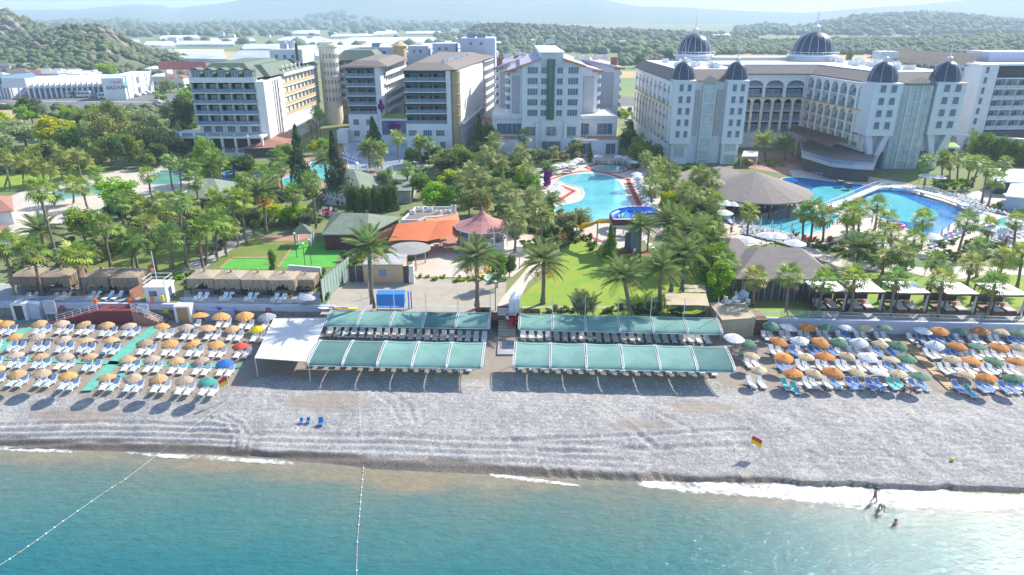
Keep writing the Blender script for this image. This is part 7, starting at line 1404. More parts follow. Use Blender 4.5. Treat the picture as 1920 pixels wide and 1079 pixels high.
palms([(1739,305,1732,352),(1767,297,1764,347),(1782,307,1779,350),(1797,297,1794,340),(1820,307,1812,354),(1839,303,1822,352),(1852,317,1839,386),(1867,337,1850,393),(1884,308,1880,350)], 'behind the curved bridge', 'fan palms behind the bridge')
palms([(1730,414,1726,470),(1814,416,1796,476),(1855,426,1849,455),(1665,414,1653,472),(1671,439,1668,488),(1714,451,1710,505),(1755,490,1741,560),(1822,496,1810,546),(1836,465,1830,520),(1881,486,1873,520),(1916,480,1906,543),(1688,475,1684,522),(1657,486,1653,521),(1698,482,1698,520),(1640,455,1637,500),(1905,415,1900,465)], 'on the right lawn', 'fan palms on the right lawn', R=.95)
for q, lb, k in (((692,468,699,582),'large date palm with orange fruit beside the beige store',dict(fruit=True,detail=True)),((893,487,895,580),'large date palm with orange fruit on the sand court edge',dict(fruit=True,detail=True)),((1019,493,1018,570),'large date palm with orange fruit at the left edge of the lawn',dict(fruit=True,detail=True)),
  ((1170,523,1181,592),'date palm with leaning trunk in the middle of the lawn edge',dict(detail=True,R=.95)),((1239,508,1236,578),'date palm at the right side of the lawn, nearest',dict(detail=True,R=.95)),((1262,494,1258,550),'slim date palm between two others right of the lawn',dict(detail=True,R=.9)),((1283,477,1279,548),'thick trunked date palm right of the lawn',dict(detail=True)),((1201,428,1198,492),'date palm before the slide tower',dict(detail=True,R=.75)),
  ((1254,420,1252,482),'broad date palm right of the slide tower, behind the others',dict(R=1.05)),((1290,440,1290,505),'broad date palm in the right thicket above the lawn',dict(R=1.05)),((1610,470,1605,504),'short thick date palm beside the taupe restaurant',dict(detail=True,R=1.0)),((77,436,80,462),'wide low date palm on the pale plaza at left',dict(detail=True,R=1.1)),((493,363,500,442),'tall date palm with orange fruit behind the turf court',dict(fruit=True,R=.95)),
  ((691,280,693,318),'small date palm with orange fruit beside the splash pool',dict(fruit=True,R=.9)),((608,303,616,362),'slim date palm with orange fruit beside the left pool',dict(fruit=True,R=.8)),((438,309,439,330),'short date palm with orange fruit by the green tent bar',dict(fruit=True,R=.7)),((907,372,908,402),'date palm rising behind the pink gazebo',dict(fruit=True,R=.8)),((1026,320,1028,348),'grey green date palm above the magenta bougainvillea',dict(R=.85)),((1432,268,1434,300),'pale date palm in the court of the domed hotel',dict(R=1.0,tint=(.38,.44,.15))),((1470,272,1472,302),'shaded date palm in the court of the domed hotel',dict(R=1.0)),((1035,380,1037,412),'date palm left of the middle pool',dict(R=.8)),((787,270,790,306),'feathery palm before the terraced hotel',dict(R=.7))):
    palm(*q, lb, None, kind='feather', tint=k.pop('tint', (.28,.36,.14)), **k)
# leafy crowns: leaf-sized faces gathered in clumps through the crown
def crown_mesh(seed, nc, nl, ls, shape='round', flat=1.0):
    r = np.random.default_rng(seed); C = []
    for k in range(nc):
        while True:
            c = r.uniform(-1, 1, 3); 
            if np.dot(c, c) < 1: break
        c *= .72; 
        if shape == 'cone': t = k/nc; c = np.array([r.normal(0,.5*(1-t)), r.normal(0,.5*(1-t)), -1+2*t]); rad = .42*(1-t)+.08
        elif shape == 'column': c = np.array([r.normal(0,.35), r.normal(0,.35), r.uniform(-.9,.9)]); rad = .38
        else: rad = r.uniform(.22,.42)
        n = int(nl/nc); d = r.normal(size=(n,3)); d /= np.linalg.norm(d, axis=1)[:,None]; d *= (rad*r.random((n,1))**.35); d[:,2] *= .75; C.append(c*[1,1,flat if shape == 'round' else 1]+d)
    c = np.concatenate(C); n = len(c); a = r.normal(size=(n,3)); a /= np.linalg.norm(a, axis=1)[:,None]; b = np.cross(a, r.normal(size=(n,3))); b /= np.linalg.norm(b, axis=1)[:,None]
    a[:,2] *= .6; s = ls*r.uniform(.6,1.3,(n,1)); Q = np.stack([c-a*s-b*s*.6, c+a*s-b*s*.6, c+a*s*1.1+b*s*.6, c-a*s*.9+b*s*.7], 1); return quads_mesh('leaf_crown', Q, M_leaf)
CR = [crown_mesh(100+i, 26, 4200, .050) for i in range(5)]; CRS = [crown_mesh(200+i, 38, 3000, .05, flat=1.1) for i in range(2)]
CONE = [crown_mesh(300+i, 40, 4200, .05, 'cone') for i in range(2)]; COL = [crown_mesh(310+i, 30, 3600, .055, 'column') for i in range(2)]; BU = [crown_mesh(320+i, 12, 900, .10) for i in range(4)]
@cachemesh
def wood_mesh(v):
    r = random.Random(v); mb = MB(); mb.tube([(0,0,0),(.02,0,.45),(.0,.03,1)], [.055,.04,.02], 7)
    for k in range(7): a = k*2.4; z = .35+.08*k; l = r.uniform(.28,.5); mb.tube([(0,0,z),(l*.6*math.cos(a), l*.6*math.sin(a), z+.16),(l*math.cos(a), l*math.sin(a), z+.34)], [.022,.014,.005], 5)
    return mb.mesh('wood', M_bark2)
def tree(cx, top, by, w, label, group, tint, kind='round', name=None, bx=None):
    """crown centre and top in picture pixels, foot row by, crown width in pixels"""
    X, Y = P(bx or cx, by, G); Xt, Zt = ZY(cx, top, Y); dep = Y*CP+(CH-G)*SP; W = w/FPX*dep/2; H = max(1.2, Zt-G); o = thing(name or {'round':'leafy_tree','sparse':'leafy_tree','cone':'conifer','column':'cypress'}[kind], (X, Y, G), label, 'tree', group)
    tn = tuple(q*rnd.uniform(.9,1.1) for q in tint)
    if kind in ('round','sparse'):
        ch = min(H*.44, W*1.25); ch = max(ch, H*.30); inst(wood_mesh(rnd.randrange(4)), 'trunk', o, (0,0,0), rnd.uniform(0,6), (W*1.3,W*1.3,H-ch*.7), raw=True)
        inst(rnd.choice(CR if kind == 'round' else CRS), 'crown', o, (0,0,H-ch), rnd.uniform(0,6), (W*1.08,W*1.08,ch*1.1), tint=tn, raw=True)
    else:
        inst(wood_mesh(0), 'trunk', o, (0,0,0), 0, (W*.9,W*.9,H*.9), raw=True); inst(rnd.choice(CONE if kind == 'cone' else COL), 'crown', o, (0,0,H*.54), rnd.uniform(0,6), (W*1.15,W*1.15,H*.5), tint=tn, raw=True)
    return o
OLV = (.38,.42,.19); DK = (.14,.22,.065); MID = (.26,.37,.07); YEL = (.56,.62,.02); BRT = (.34,.52,.03); BRN = (.35,.35,.14); PAL = (.42,.52,.24); GRY = (.24,.29,.16)
left_trees = [(62,178,232,46,DK),(48,196,236,34,BRT),(22,222,252,58,PAL),(10,206,246,30,YEL),(50,232,276,70,PAL),(100,222,262,60,OLV),(112,214,290,74,YEL),(140,232,300,60,MID),(160,200,252,46,MID),(135,198,240,36,BRT),(186,194,240,36,BRT),(200,204,300,64,BRN),(226,182,290,48,BRN),(262,200,262,60,OLV),(270,222,300,64,BRN),(300,210,268,46,PAL),(292,236,280,50,MID),(330,186,262,48,GRY),(356,176,276,40,DK),(320,236,300,60,BRN),(250,250,312,50,MID),(180,258,312,50,DK),(90,262,310,70,MID),(20,262,312,60,DK),(0,240,290,60,PAL),(-20,215,270,60,MID),(300,268,312,46,DK),(345,262,300,40,DK),(220,252,318,44,DK),(60,280,322,50,MID),(130,280,318,50,DK),(278,286,318,40,MID),(170,222,270,40,PAL),(240,214,270,40,BRT)]
lt = sorted(left_trees)
CNM = {DK:'dark green',MID:'mid green',YEL:'yellow green',BRT:'fresh green',BRN:'brownish olive',PAL:'pale grey green',OLV:'olive',GRY:'grey green'}
for i, (a, t_, b, w_, c) in enumerate(lt): tree(a, t_, b, w_, '%s leafy tree, %s in the wood left of the cream hotel' % (CNM[c], ordn(i, len(lt))), 'trees of the left wood', c, 'sparse' if c in (BRN,GRY) else 'round')
for a, t_, b, w_, c, k, lb in [(205,116,150,38,BRT,'round','round green tree behind the bazaar hall'),(300,132,160,52,DK,'round','broad dark tree right of the bazaar hall'),(275,128,156,22,DK,'round','dark tree left of the broad dark tree by the bazaar'),(352,112,128,16,MID,'round','small tree beside the near greenhouse'),(334,118,136,22,DK,'round','dark bush like tree before the near greenhouse'),
  (634,252,385,52,(.10,.16,.085),'cone','tall dark tiered conifer beside the left pool'),(566,240,355,50,(.11,.17,.085),'cone','tall conifer at the near corner of the left pool'),(702,222,288,40,DK,'cone','dark pine before the terraced hotel link'),(850,228,275,22,DK,'cone','slim conifer before the golden round corner'),(870,278,318,46,MID,'round','round green tree below the broad terraced hotel'),(900,218,300,32,DK,'cone','dark conifer at the right of the terraced hotel'),(918,236,300,30,DK,'column','dark cypress beside the middle hotel podium'),
  (835,286,326,62,DK,'round','dark round tree before the terraced hotel'),(858,272,318,60,MID,'round','tall green tree behind the dark round tree'),(850,318,362,60,YEL,'round','yellow green tree, upper one left of the thicket'),(820,340,394,76,BRT,'round','large bright green tree behind the kitchen roof'),(792,322,372,44,MID,'round','mid green tree left of the bright green tree'),(880,352,404,50,BRN,'sparse','brownish airy tree right of the bright green tree'),(905,350,410,40,BRN,'sparse','olive brown tree behind the pink gazebo'),
  (725,312,366,34,OLV,'sparse','pale airy tree by the tent roofed bar'),(745,335,372,30,OLV,'round','olive tree beside the service hut'),(978,308,352,36,YEL,'round','yellow green tree in the middle thicket'),(998,320,366,34,BRT,'round','fresh green tree left of the magenta bougainvillea'),(1000,352,402,44,OLV,'sparse','thin olive tree beside the middle pool'),(1090,388,434,46,OLV,'sparse','spreading olive tree over the yellow slide end'),(1060,395,440,46,OLV,'round','olive tree left of the slide'),
  (1142,425,488,34,(.26,.36,.03),'cone','bright cone shaped thuja on the lawn'),(1105,268,306,14,DK,'cone','small dark cypress at the head of the middle pool'),(932,472,540,46,MID,'round','dense green tree between terrace and path'),(955,476,520,30,DK,'round','dark tree beside the beach path'),(1178,236,296,40,DK,'round','dark tree by the passage right of the middle hotel'),(1200,250,306,44,MID,'round','green tree below the domed hotel side wall'),(1222,268,318,40,DK,'round','dark tree at the corner of the domed hotel'),(1190,270,316,36,MID,'column','slim green tree beside the small round pool'),(1205,196,226,22,BRT,'round','fresh green tree in the passage behind'),(1200,100,128,28,DK,'round','large dark tree beyond the domed hotel roof'),(1255,90,122,30,DK,'round','large dark tree left of the left big dome'),
  (1348,500,560,44,(.36,.50,.03),'column','yellow green columnar tree beside the shed'),(1335,456,520,46,(.30,.44,.04),'column','tall yellow green hedge tree right of the date palms'),(1322,430,500,40,BRT,'column','bright hedge tree above the date palms'),(1275,385,440,40,BRT,'round','bright green tree in the right thicket'),(1250,352,404,36,YEL,'round','yellow green tree beside the white parasols'),
  (400,262,345,44,MID,'column','poplar like tree before the cream hotel terrace'),(388,255,340,38,BRT,'round','fresh green tree before the cream hotel terrace'),(465,290,330,42,DK,'round','round dark tree beside the pergola'),(540,266,312,40,MID,'round','green tree at the foot of the cream side wall'),(610,258,290,34,BRT,'round','fresh green tree behind the pool bar'),(590,262,292,26,YEL,'round','yellow green tree behind the pool bar'),(230,330,395,84,BRT,'round','large fresh green tree beside the left play pool'),(250,352,410,60,MID,'round','green tree just below the large fresh green one'),(160,388,452,60,(.36,.45,.07),'round','broad yellow green tree on the pale plaza'),
  (515,378,420,50,YEL,'sparse','yellow green tree behind the turf court'),(545,385,425,44,BRT,'round','fresh green tree behind the turf court'),(575,395,432,36,(.22,.28,.16),'round','white flowering tree beside the gazebo'),(475,392,440,40,DK,'round','dark tree left of the red trimmed terrace'),(512,473,508,18,DK,'column','clipped cypress between the two turf courts'),(990,130,150,0.1,DK,'column','thin')][:-1]:
    tree(a, t_, b, w_, lb, None, c, k)
for i, px in enumerate((1585,1590,840-30,)): pass
for i, (a, b, w_) in enumerate(((921,142,4),(929,142,4),(938,140,5))): tree(a, 118, b, w_+2, 'thin dark cypress behind the middle hotel, %s of three' % ('leftmost','middle','rightmost')[i], 'far cypresses', DK, 'column')
for i, a in enumerate((1588,1594)): tree(a, 96, 118, 7, 'thin dark cypress on the stubble field, %s' % ('left','right')[i], 'field cypresses', DK, 'column')
n_ = 14
for i in range(n_): t = i/(n_-1); tree(655+88*t, 352+rnd.uniform(-4,4), 398+rnd.uniform(-3,3), 17, 'dark hedge conifer, %s behind the long green roofed hall' % ordn(i, n_), 'conifer hedge behind the hall', DK if i % 3 else (.24,.30,.06), 'column')
n_ = 15
for i in range(n_): t = i/(n_-1); tree(1822+130*t, 252+28*t+rnd.uniform(-4,4), 300+16*t, 24, 'tall hedge conifer, %s below the arcaded wall' % ordn(i, n_), 'tall hedge at the right', (.20,.30,.06) if i % 3 else (.32,.42,.06), 'column')
# shrubs and hedges
def bush(px, py, w, label, group, tint, hh=.8, flow=None):
    X, Y = P(px, py, G); dep = Y*CP+(CH-G)*SP; W = w/FPX*dep/2; o = thing('shrub', (X, Y, G), label, 'shrub', group); inst(rnd.choice(BU), 'foliage', o, (0,0,W*hh*.75), rnd.uniform(0,6), (W,W,W*hh), tint=tuple(q*rnd.uniform(.85,1.15) for q in tint), raw=True)
    st = inst(wood_mesh(1), 'stem', o, (0,0,0), 0, (W*.5,W*.5,W*hh), raw=True)
    if flow:
        mb = MB(); 
        for _ in range(70): a, e = rnd.uniform(0,6.28), rnd.uniform(0,1.5); c = Vector((math.cos(a)*math.cos(e), math.sin(a)*math.cos(e), math.sin(e)*hh))*W*.95+Vector((0,0,W*hh*.7)); s = .09; mb.add([c+Vector((s,0,0)), c+Vector((0,s,0)), c+Vector((-s,0,s)), c+Vector((0,-s,0))], [(0,1,2,3)])
        f = inst(mb.mesh('flowers', M_boug if flow == 'm' else M_cloth), 'flowers', o, (0,0,0), raw=True, tint={'w':(.85,.85,.8),'p':(.75,.35,.40),'r':(.7,.08,.06)}.get(flow, (1,1,1))); f['kind'] = 'stuff'
def inpoly(x, y, p):
    c = False
    for i in range(len(p)):
        (x1,y1),(x2,y2) = p[i], p[i-1]
        if (y1 > y) != (y2 > y) and x < (x2-x1)*(y-y1)/(y2-y1)+x1: c = not c
    return c
def thicket(poly, n, w0, w1, tints, zone, group, flow=None, trees=0, seed=0):
    r = random.Random(seed); xs = [p[0] for p in poly]; ys = [p[1] for p in poly]; pts = []; k = 0
    while len(pts) < n and k < 6000:
        k += 1; x, y = r.uniform(min(xs), max(xs)), r.uniform(min(ys), max(ys))
        if inpoly(x, y, poly) and all(math.hypot(x-a, (y-b)*2) > w0*.42 for a, b in pts): pts.append((x, y))
    keep = max(3, int(len(pts)*.52)); extra = pts[keep:]; pts = sorted(pts[:keep])
    if len(extra) > 2:   # low undergrowth between the shrubs: one mass
        V = []; base = [np.asarray([v.co[:] for v in b.vertices], np.float32) for b in BU]
        for x, y in extra: X, Y = P(x, y, G); W = r.uniform(w0, w1)*1.15/FPX*(Y*CP+(CH-G)*SP)/2; V.append(base[r.randrange(4)]*[W,W,W*.7]+[X,Y,G+W*.4])
        V = np.concatenate(V); u = bpy.data.objects.new('undergrowth', quads_mesh('undergrowth', V.reshape(-1,4,3), M_leaf)); col.objects.link(u); u['kind'] = 'stuff'; u['label'] = 'dense undergrowth '+zone; u.color = (*tints[0], 1)
    for i, (x, y) in enumerate(pts):
        c = r.choice(tints); fl = flow[r.randrange(len(flow))] if flow and r.random() < .45 else None; w_ = r.uniform(w0, w1)
        if r.random() < trees: tree(x, y-w_*1.1, y+3, w_*1.25, '%s small tree, %s %s' % (CNM.get(c, 'green'), ordn(i, len(pts)), zone), group, c)
        else: bush(x, y, w_, '%s%s shrub, %s %s' % ({'w':'white flowered ','p':'pink flowered ','r':'red flowered '}.get(fl, ''), CNM.get(c, 'green'), ordn(i, len(pts)), zone), group, c, r.uniform(.7,1.1), fl)
T1 = [DK, MID, MID, OLV, BRT]; T2 = [MID, BRT, YEL, DK, OLV]
thicket([(25,500),(110,470),(135,500),(120,535),(30,530)], 22, 22, 32, T1, 'behind the left thatched cabins', 'shrubs by the left cabins', ['w','w',None], .1, 1)
thicket([(120,430),(180,405),(235,420),(240,470),(180,500),(125,500)], 30, 22, 34, [OLV,MID,BRT,(.36,.42,.09)], 'between the plaza and the left lawn', 'shrubs by the left plaza', ['p','w',None], .15, 2)
thicket([(200,392),(340,395),(420,440),(330,470),(250,460)], 40, 20, 32, [DK,MID,DK,OLV], 'under the left palm grove', 'shrubs under the palm grove', ['w','p',None], .1, 3)
thicket([(345,495),(440,440),(455,432),(452,446),(380,500),(350,520)], 16, 11, 17, [DK,MID], 'along the stone path by the turf court', 'shrubs along the stone path', ['p','r','w'], 0, 4)
thicket([(420,400),(480,405),(470,428),(430,432)], 10, 18, 26, T1, 'left of the red trimmed terrace', 'shrubs by the left terrace', None, .3, 5)
thicket([(480,400),(600,395),(600,425),(480,432)], 22, 20, 30, [MID,YEL,DK,OLV], 'behind the turf court', 'shrubs behind the turf court', ['w',None], .2, 6)
thicket([(345,305),(470,318),(525,320),(500,345),(440,352),(350,345)], 26, 18, 28, T2, 'before the cream hotel terrace', 'shrubs before the cream hotel', None, .3, 7)
thicket([(440,345),(560,352),(600,372),(560,392),(440,385)], 24, 18, 28, T1, 'below the left pool', 'shrubs below the left pool', None, .3, 8)
thicket([(770,300),(980,300),(1000,380),(930,400),(860,385),(770,350)], 60, 22, 36, [DK,MID,OLV,OLV,MID], 'in the middle thicket', 'shrubs of the middle thicket', None, .45, 9)
thicket([(930,405),(1040,400),(1080,452),(1040,475),(985,470),(925,450)], 34, 20, 32, [OLV,MID,BRT,MID], 'right of the pink gazebo', 'shrubs right of the gazebo', ['w','r',None], .25, 10)
thicket([(1228,335),(1300,325),(1345,400),(1350,470),(1300,470),(1250,400)], 56, 22, 34, [MID,BRT,YEL,DK,OLV], 'in the right thicket', 'shrubs of the right thicket', None, .35, 11)
thicket([(1300,470),(1345,468),(1362,545),(1335,560),(1305,500)], 18, 20, 30, [BRT,(.32,.45,.05),MID], 'in the hedge beside the taupe restaurant', 'hedge shrubs by the restaurant', None, .3, 12)
thicket([(1040,440),(1105,445),(1160,480),(1150,490),(1090,462),(1045,458)], 18, 14, 22, [DK,MID,BRT], 'along the upper edge of the lawn', 'shrubs along the lawn', ['r',None], 0, 13)
thicket([(1030,268),(1080,268),(1080,300),(985,318),(985,296)], 20, 22, 30, [OLV,OLV,GRY], 'in the olive row below the hotel', 'olive trees below the middle hotel', None, .8, 14)
thicket([(1500,455),(1600,470),(1700,488),(1698,497),(1590,484),(1505,462)], 30, 12, 18, [(.28,.42,.04),MID,DK], 'in the clipped hedge above the right path', 'clipped hedge plants', None, 0, 15)
thicket([(1480,440),(1560,448),(1600,462),(1590,468),(1500,452)], 20, 9, 14, [(.45,.20,.08),(.28,.10,.08)], 'in the reddish bed by the lap pool', 'flower bed plants', ['r'], 0, 16)
thicket([(1770,450),(1900,460),(1930,480),(1930,498),(1780,488),(1740,475)], 28, 16, 24, T2, 'beyond the right lawn path', 'shrubs beyond the right path', ['p',None], .1, 17)
thicket([(1745,336),(1830,338),(1832,352),(1760,358)], 16, 14, 20, [(.40,.52,.03),BRT], 'in the hedge by the bridge', 'hedge behind the bridge', None, 0, 18)
thicket([(1365,302),(1470,306),(1475,314),(1370,312)], 16, 10, 15, [(.46,.55,.03),BRT], 'in the low hedge behind the round pavilion', 'hedge behind the pavilion', None, 0, 19)
thicket([(625,555),(650,490),(665,440),(720,420),(745,425),(700,470),(640,520)], 26, 20, 30, [MID,BRT,(.36,.48,.05),DK], 'between the wind fence and the long hall', 'shrubs by the wind fence', None, .2, 20)
thicket([(578,520),(608,500),(612,560),(590,566)], 9, 16, 22, [DK,MID], 'between last cabin and wind fence', 'shrubs by the last cabin', None, .1, 21)
thicket([(330,520),(370,515),(372,535),(335,560),(320,560)], 8, 18, 26, [BRT,MID], 'between the lifeguard hut and the cabins', 'shrubs by the lifeguard hut', None, 0, 22)
thicket([(785,520),(930,522),(930,532),(785,528)], 18, 10, 15, [(.42,.52,.06),BRT,MID], 'in the low hedge behind the sand court', 'low hedge of the sand court', None, 0, 23)
thicket([(1090,575),(1300,580),(1300,590),(1000,588)], 16, 16, 30, [DK,GRY,MID], 'at the front edge of the lawn', 'shrubs at the lawn front', ['p',None,None], 0, 24)
thicket([(1160,205),(1200,215),(1225,290),(1200,300),(1170,240)], 18, 18, 26, [DK,MID,YEL], 'in the passage beside the middle hotel', 'shrubs in the passage', None, .5, 25)
thicket([(1850,380),(1920,385),(1930,402),(1860,400)], 8, 14, 20, [BRT,MID], 'by the far right pool bar', 'shrubs by the far right bar', None, 0, 26)
thicket([(0,318),(200,300),(190,312),(0,330)], 26, 14, 20, [DK,MID], 'in the hedge behind the left lawn', 'hedge behind the left lawn', None, 0, 27)
thicket([(360,200),(372,235),(365,262),(340,262)], 10, 24, 34, [DK,MID], 'beside the cream hotel corner', 'shrubs by the cream hotel', None, .8, 28)
thicket([(300,165),(420,160),(370,185),(290,190)], 16, 16, 26, [BRT,MID,OLV], 'on the slope above the highway', 'shrubs above the highway', None, .1, 29)
o = thing('bougainvillea', (*P(1026,350,G), G), 'magenta bougainvillea column left of the middle pool', 'shrub'); q = P(1026,352,G); mb = MB(); leaves(mb, (q[0],q[1],G+2.4), (1.1,1.1,2.2), 700, .24); mb.part('flowers', M_boug, o); mb = MB(); mb.tube([(*q,G),(*q,G+2)], .15, 5); mb.part('stem', M_bark2, o)
q = P(1095,592,G); o = thing('yucca', (*q, G), 'upright grey green fronded clump at the front of the lawn', 'shrub')
for k in range(26): f = bpy.data.objects.new('frond', rnd.choice(FF)); col.objects.link(f); f.parent = o; f.location = (rnd.uniform(-1.2,1.2), rnd.uniform(-.5,.5), .2); s = rnd.uniform(.7,1.0); f.scale = (s,)*3; f.rotation_euler = (0, -rnd.uniform(1.0,1.5), rnd.uniform(0,6.28)); f.color = (.26,.31,.18,1)
# ================= POOLSIDE, BRIDGE, SLIDES, PEOPLE =================
@cachemesh
def umb_mesh(closed):
    mb = MB(); n = 8
    if closed: mb.lathe([(.16,1.2),(.20,1.35),(.15,2.0),(.05,2.6),(0,2.7)], 8)
    else: mb.lathe([(1.35,2.05),(1.36,2.12),(.7,2.42),(0,2.65)], 10, cap=False); mb.lathe([(0,2.55),(1.33,2.06)], 10, cap=False)
    p = MB(); p.tube([(0,0,0),(0,0,2.6)], .04, 5); p.lathe([(.35,0),(.35,.1),(.05,.12)], 8); return mb.mesh('umbrella_canopy', M_cloth), p.mesh('umbrella_pole', M_metal)
def umb(px, py, lb, grp, closed=False, s=1., c=(.92,.92,.92), z=G+.06):
    X, Y = P(px, py, z+(2.2 if not closed else 1.6)); can, pl_ = umb_mesh(closed); o = thing('pool_umbrella', (X, Y, z), lb, 'umbrella', grp); o.scale = (s,)*3; inst(can, 'canopy', o, (0,0,0), rnd.uniform(0,1), raw=True, tint=c); inst(pl_, 'pole', o, (0,0,0), raw=True); return X, Y
def umbs(lst, zone, grp, **k):
    lst = sorted(lst); return [umb(a, b, 'white %s, %s %s' % ('closed umbrella' if k.get('closed') else 'open umbrella', ordn(i, len(lst)), zone), grp, **k) for i, (a, b) in enumerate(lst)]
L1 = umbs([(1011,318),(1043,311),(1056,309),(1071,308),(1077,303),(1084,299),(1010,332),(1010,341),(1047,345),(1047,352),(1040,356),(1031,361),(1018,364),(1004,366)], 'on the left side of the middle pool', 'umbrellas left of the middle pool')
L2 = umbs([(1194,326),(1196,331),(1197,336),(1200,342),(1201,349),(1207,357),(1210,361),(1213,368),(1216,375),(1220,385),(1224,394),(1189,304),(1184,300),(1176,296),(1160,294),(1122,293)], 'on the right side of the middle pool', 'umbrellas right of the middle pool')
umbs([(1379,382),(1434,388),(1447,387),(1454,383),(1464,378),(1473,377),(1426,422),(1447,425),(1464,429),(1484,430),(1430,440),(1449,440),(1410,419),(1375,419),(1393,420),(1723,340),(1903,368),(1748,448),(1765,440),(1778,430),(1882,445),(1900,402),(1650,420),(1635,415),(1810,372),(1790,366)], 'around the blue pools', 'closed umbrellas at the blue pools', closed=True, s=1.1)
umbs([(1361,388),(1376,389),(1356,406),(1438,449),(1455,450),(1400,458),(1490,464),(1758,338),(1738,336),(1875,440),(1862,436),(1905,425),(1745,451),(1898,372),(1615,410)], 'among the loungers of the blue pools', 'open umbrellas at the blue pools', s=1.35)
umbs([(676,322),(690,320),(706,322),(668,318),(595,345),(735,322)], 'beside the splash pool', 'umbrellas by the splash pool', closed=True, s=1.2)
pw = MB(); pw.box(-.33,-.95,.2,.33,.95,.32)
pb_ = MB(Matrix.Translation((0,.25,.32)) @ Matrix.Rotation(.6, 4, 'X')); pb_.box(-.33,0,0,.33,.7,.07); PLs = pw.mesh('pool_lounger_seat', M_sling); PLb = pb_.mesh('pool_lounger_back', M_sling)
def plounge(seg, n, rz, zone, grp, tint=(.85,.87,.9), rows=1, dy=0):
    k = 0; tot = n*rows
    for j in range(rows):
        for i in range(n):
            t = i/max(1, n-1); px = seg[0]+(seg[2]-seg[0])*t+rnd.uniform(-1,1)+j*dy*.3; py = seg[1]+(seg[3]-seg[1])*t+j*dy; X, Y = P(px, py, G+.3); o = thing('pool_lounger', (X, Y, G+.06), 'pool lounger, %s of those %s' % (ordn(k, tot), zone), 'sun lounger', grp); k += 1; o.rotation_euler = (0,0,rz+rnd.uniform(-.15,.15)); c = tuple(q*rnd.uniform(.75,1.1) for q in tint)
            inst(PLs, 'seat', o, (0,0,0), raw=True, tint=c); inst(PLb, 'backrest', o, (0,0,0), raw=True, tint=c)
plounge((1196,334,1238,418), 15, 1.2, 'right of the middle pool', 'loungers right of the middle pool'); plounge((1040,318,1090,306), 9, -.6, 'upper left of the middle pool', 'loungers upper left of the middle pool'); plounge((1012,372,1050,358), 8, -.4, 'lower left of the middle pool', 'loungers lower left of the middle pool'); plounge((1118,306,1172,308), 9, 0, 'behind the round pool', 'loungers behind the round pool', (.35,.38,.42))
plounge((1395,424,1500,450), 12, .3, 'before the lap pool', 'loungers before the lap pool', (.55,.57,.60), 3, 7); plounge((1426,408,1496,386), 10, -.7, 'behind the lap pool', 'loungers behind the lap pool'); plounge((1346,396,1370,412), 5, .3, 'beside the round pavilion', 'loungers beside the round pavilion', rows=2, dy=6)
plounge((1800,368,1885,388), 11, .4, 'right of the curved bridge', 'loungers right of the bridge', (.65,.66,.72), 3, 7); plounge((1745,456,1815,428), 9, -.8, 'at the near corner of the big pool', 'loungers at the big pool corner', (.6,.63,.68), 2, 6); plounge((1590,440,1690,470), 10, .2, 'among the palms below the big pool', 'loungers below the big pool', (.7,.72,.75), 2, 7)
plounge((1860,452,1915,440), 7, .2, 'at the right edge by the small pool', 'loungers by the small right pool', (.6,.63,.68), 2, -6); plounge((590,300,612,292), 5, -.7, 'beyond the left pool', 'loungers beyond the left pool'); plounge((530,318,556,308), 6, -.7, 'at the left end of the left pool', 'loungers at the left pool'); plounge((645,290,668,300), 5, .5, 'beside the splash pool', 'loungers by the splash pool', rows=2, dy=8)
# curved footbridge
def bridge(px, w_, lb):
    pts = [Vector(P(a, b, G+1.0)) for a, b in px]; o = thing('footbridge', (*pts[0], G), lb, 'bridge'); side = []
    for i, q in enumerate(pts): d = (pts[min(i+1,len(pts)-1)]-pts[max(i-1,0)]).normalized(); side.append((q+Vector((-d.y,d.x))*w_/2, q-Vector((-d.y,d.x))*w_/2))
    for i in range(len(pts)-1):
        a, b, c, d = side[i][0], side[i][1], side[i+1][1], side[i+1][0]; mb = MB(); mb.prism([tuple(a),tuple(b),tuple(c),tuple(d)], G+.78, G+1.0); mb.part('deck', M_wall, o)
        for s in (0, 1):
            p, q = side[i][s], side[i+1][s]; n = max(2, int((q-p).length/.8)); mb = MB(); mb.tube([(*p, G+2.0),(*q, G+2.0)], .05, 5); mb.part('handrail', M_white, o)
            mb = MB()
            for k in range(n): t = k/n; x = p+(q-p)*t; mb.box(x.x-.03,x.y-.03,G+1,x.x+.03,x.y+.03,G+1.98)
            u = mb.part('balusters', M_white, o); u['kind'] = 'stuff'
        if i % 2 == 0: mb = MB(); mb.box(pts[i].x-.3,pts[i].y-.3,G,pts[i].x+.3,pts[i].y+.3,G+.78); mb.part('pier', M_lw, o)
bridge([(1548,392),(1575,381),(1600,370),(1625,359),(1648,350),(1670,350)], 1.7, 'white footbridge crossing between the two blue pools'); bridge([(1670,350),(1700,353),(1730,359),(1765,368),(1800,380),(1825,392),(1843,408),(1846,424)], 1.8, 'curved white footbridge bending around the big blue pool')
railing([P(1520,330,G), P(1580,335,G), P(1640,341,G), P(1670,346,G)], 1.0, 'white railing before the domed hotel terrace by the pool', m=M_white, n=1.2); railing([P(1745,395,G), P(1790,412,G), P(1835,420,G)], 1.0, 'white railing around the little pool whirl at the bridge end', m=M_white, n=1.2)
for i, (a, b) in enumerate(((1574,352),(1590,357))): q = P(a, b, G); o = thing('pool_planter', (*q, G), ('left','right')[i]+' dark box standing in the deep blue pool', 'planter', 'dark boxes in the pool'); mb = MB(); mb.box(q[0]-.6,q[1]-.6,G+.6,q[0]+.6,q[1]+.6,G+1.7); mb.part('box', M_dark, o); mb = MB(); mb.box(q[0]-.2,q[1]-.2,G,q[0]+.2,q[1]+.2,G+.6); mb.part('foot', M_metal, o)
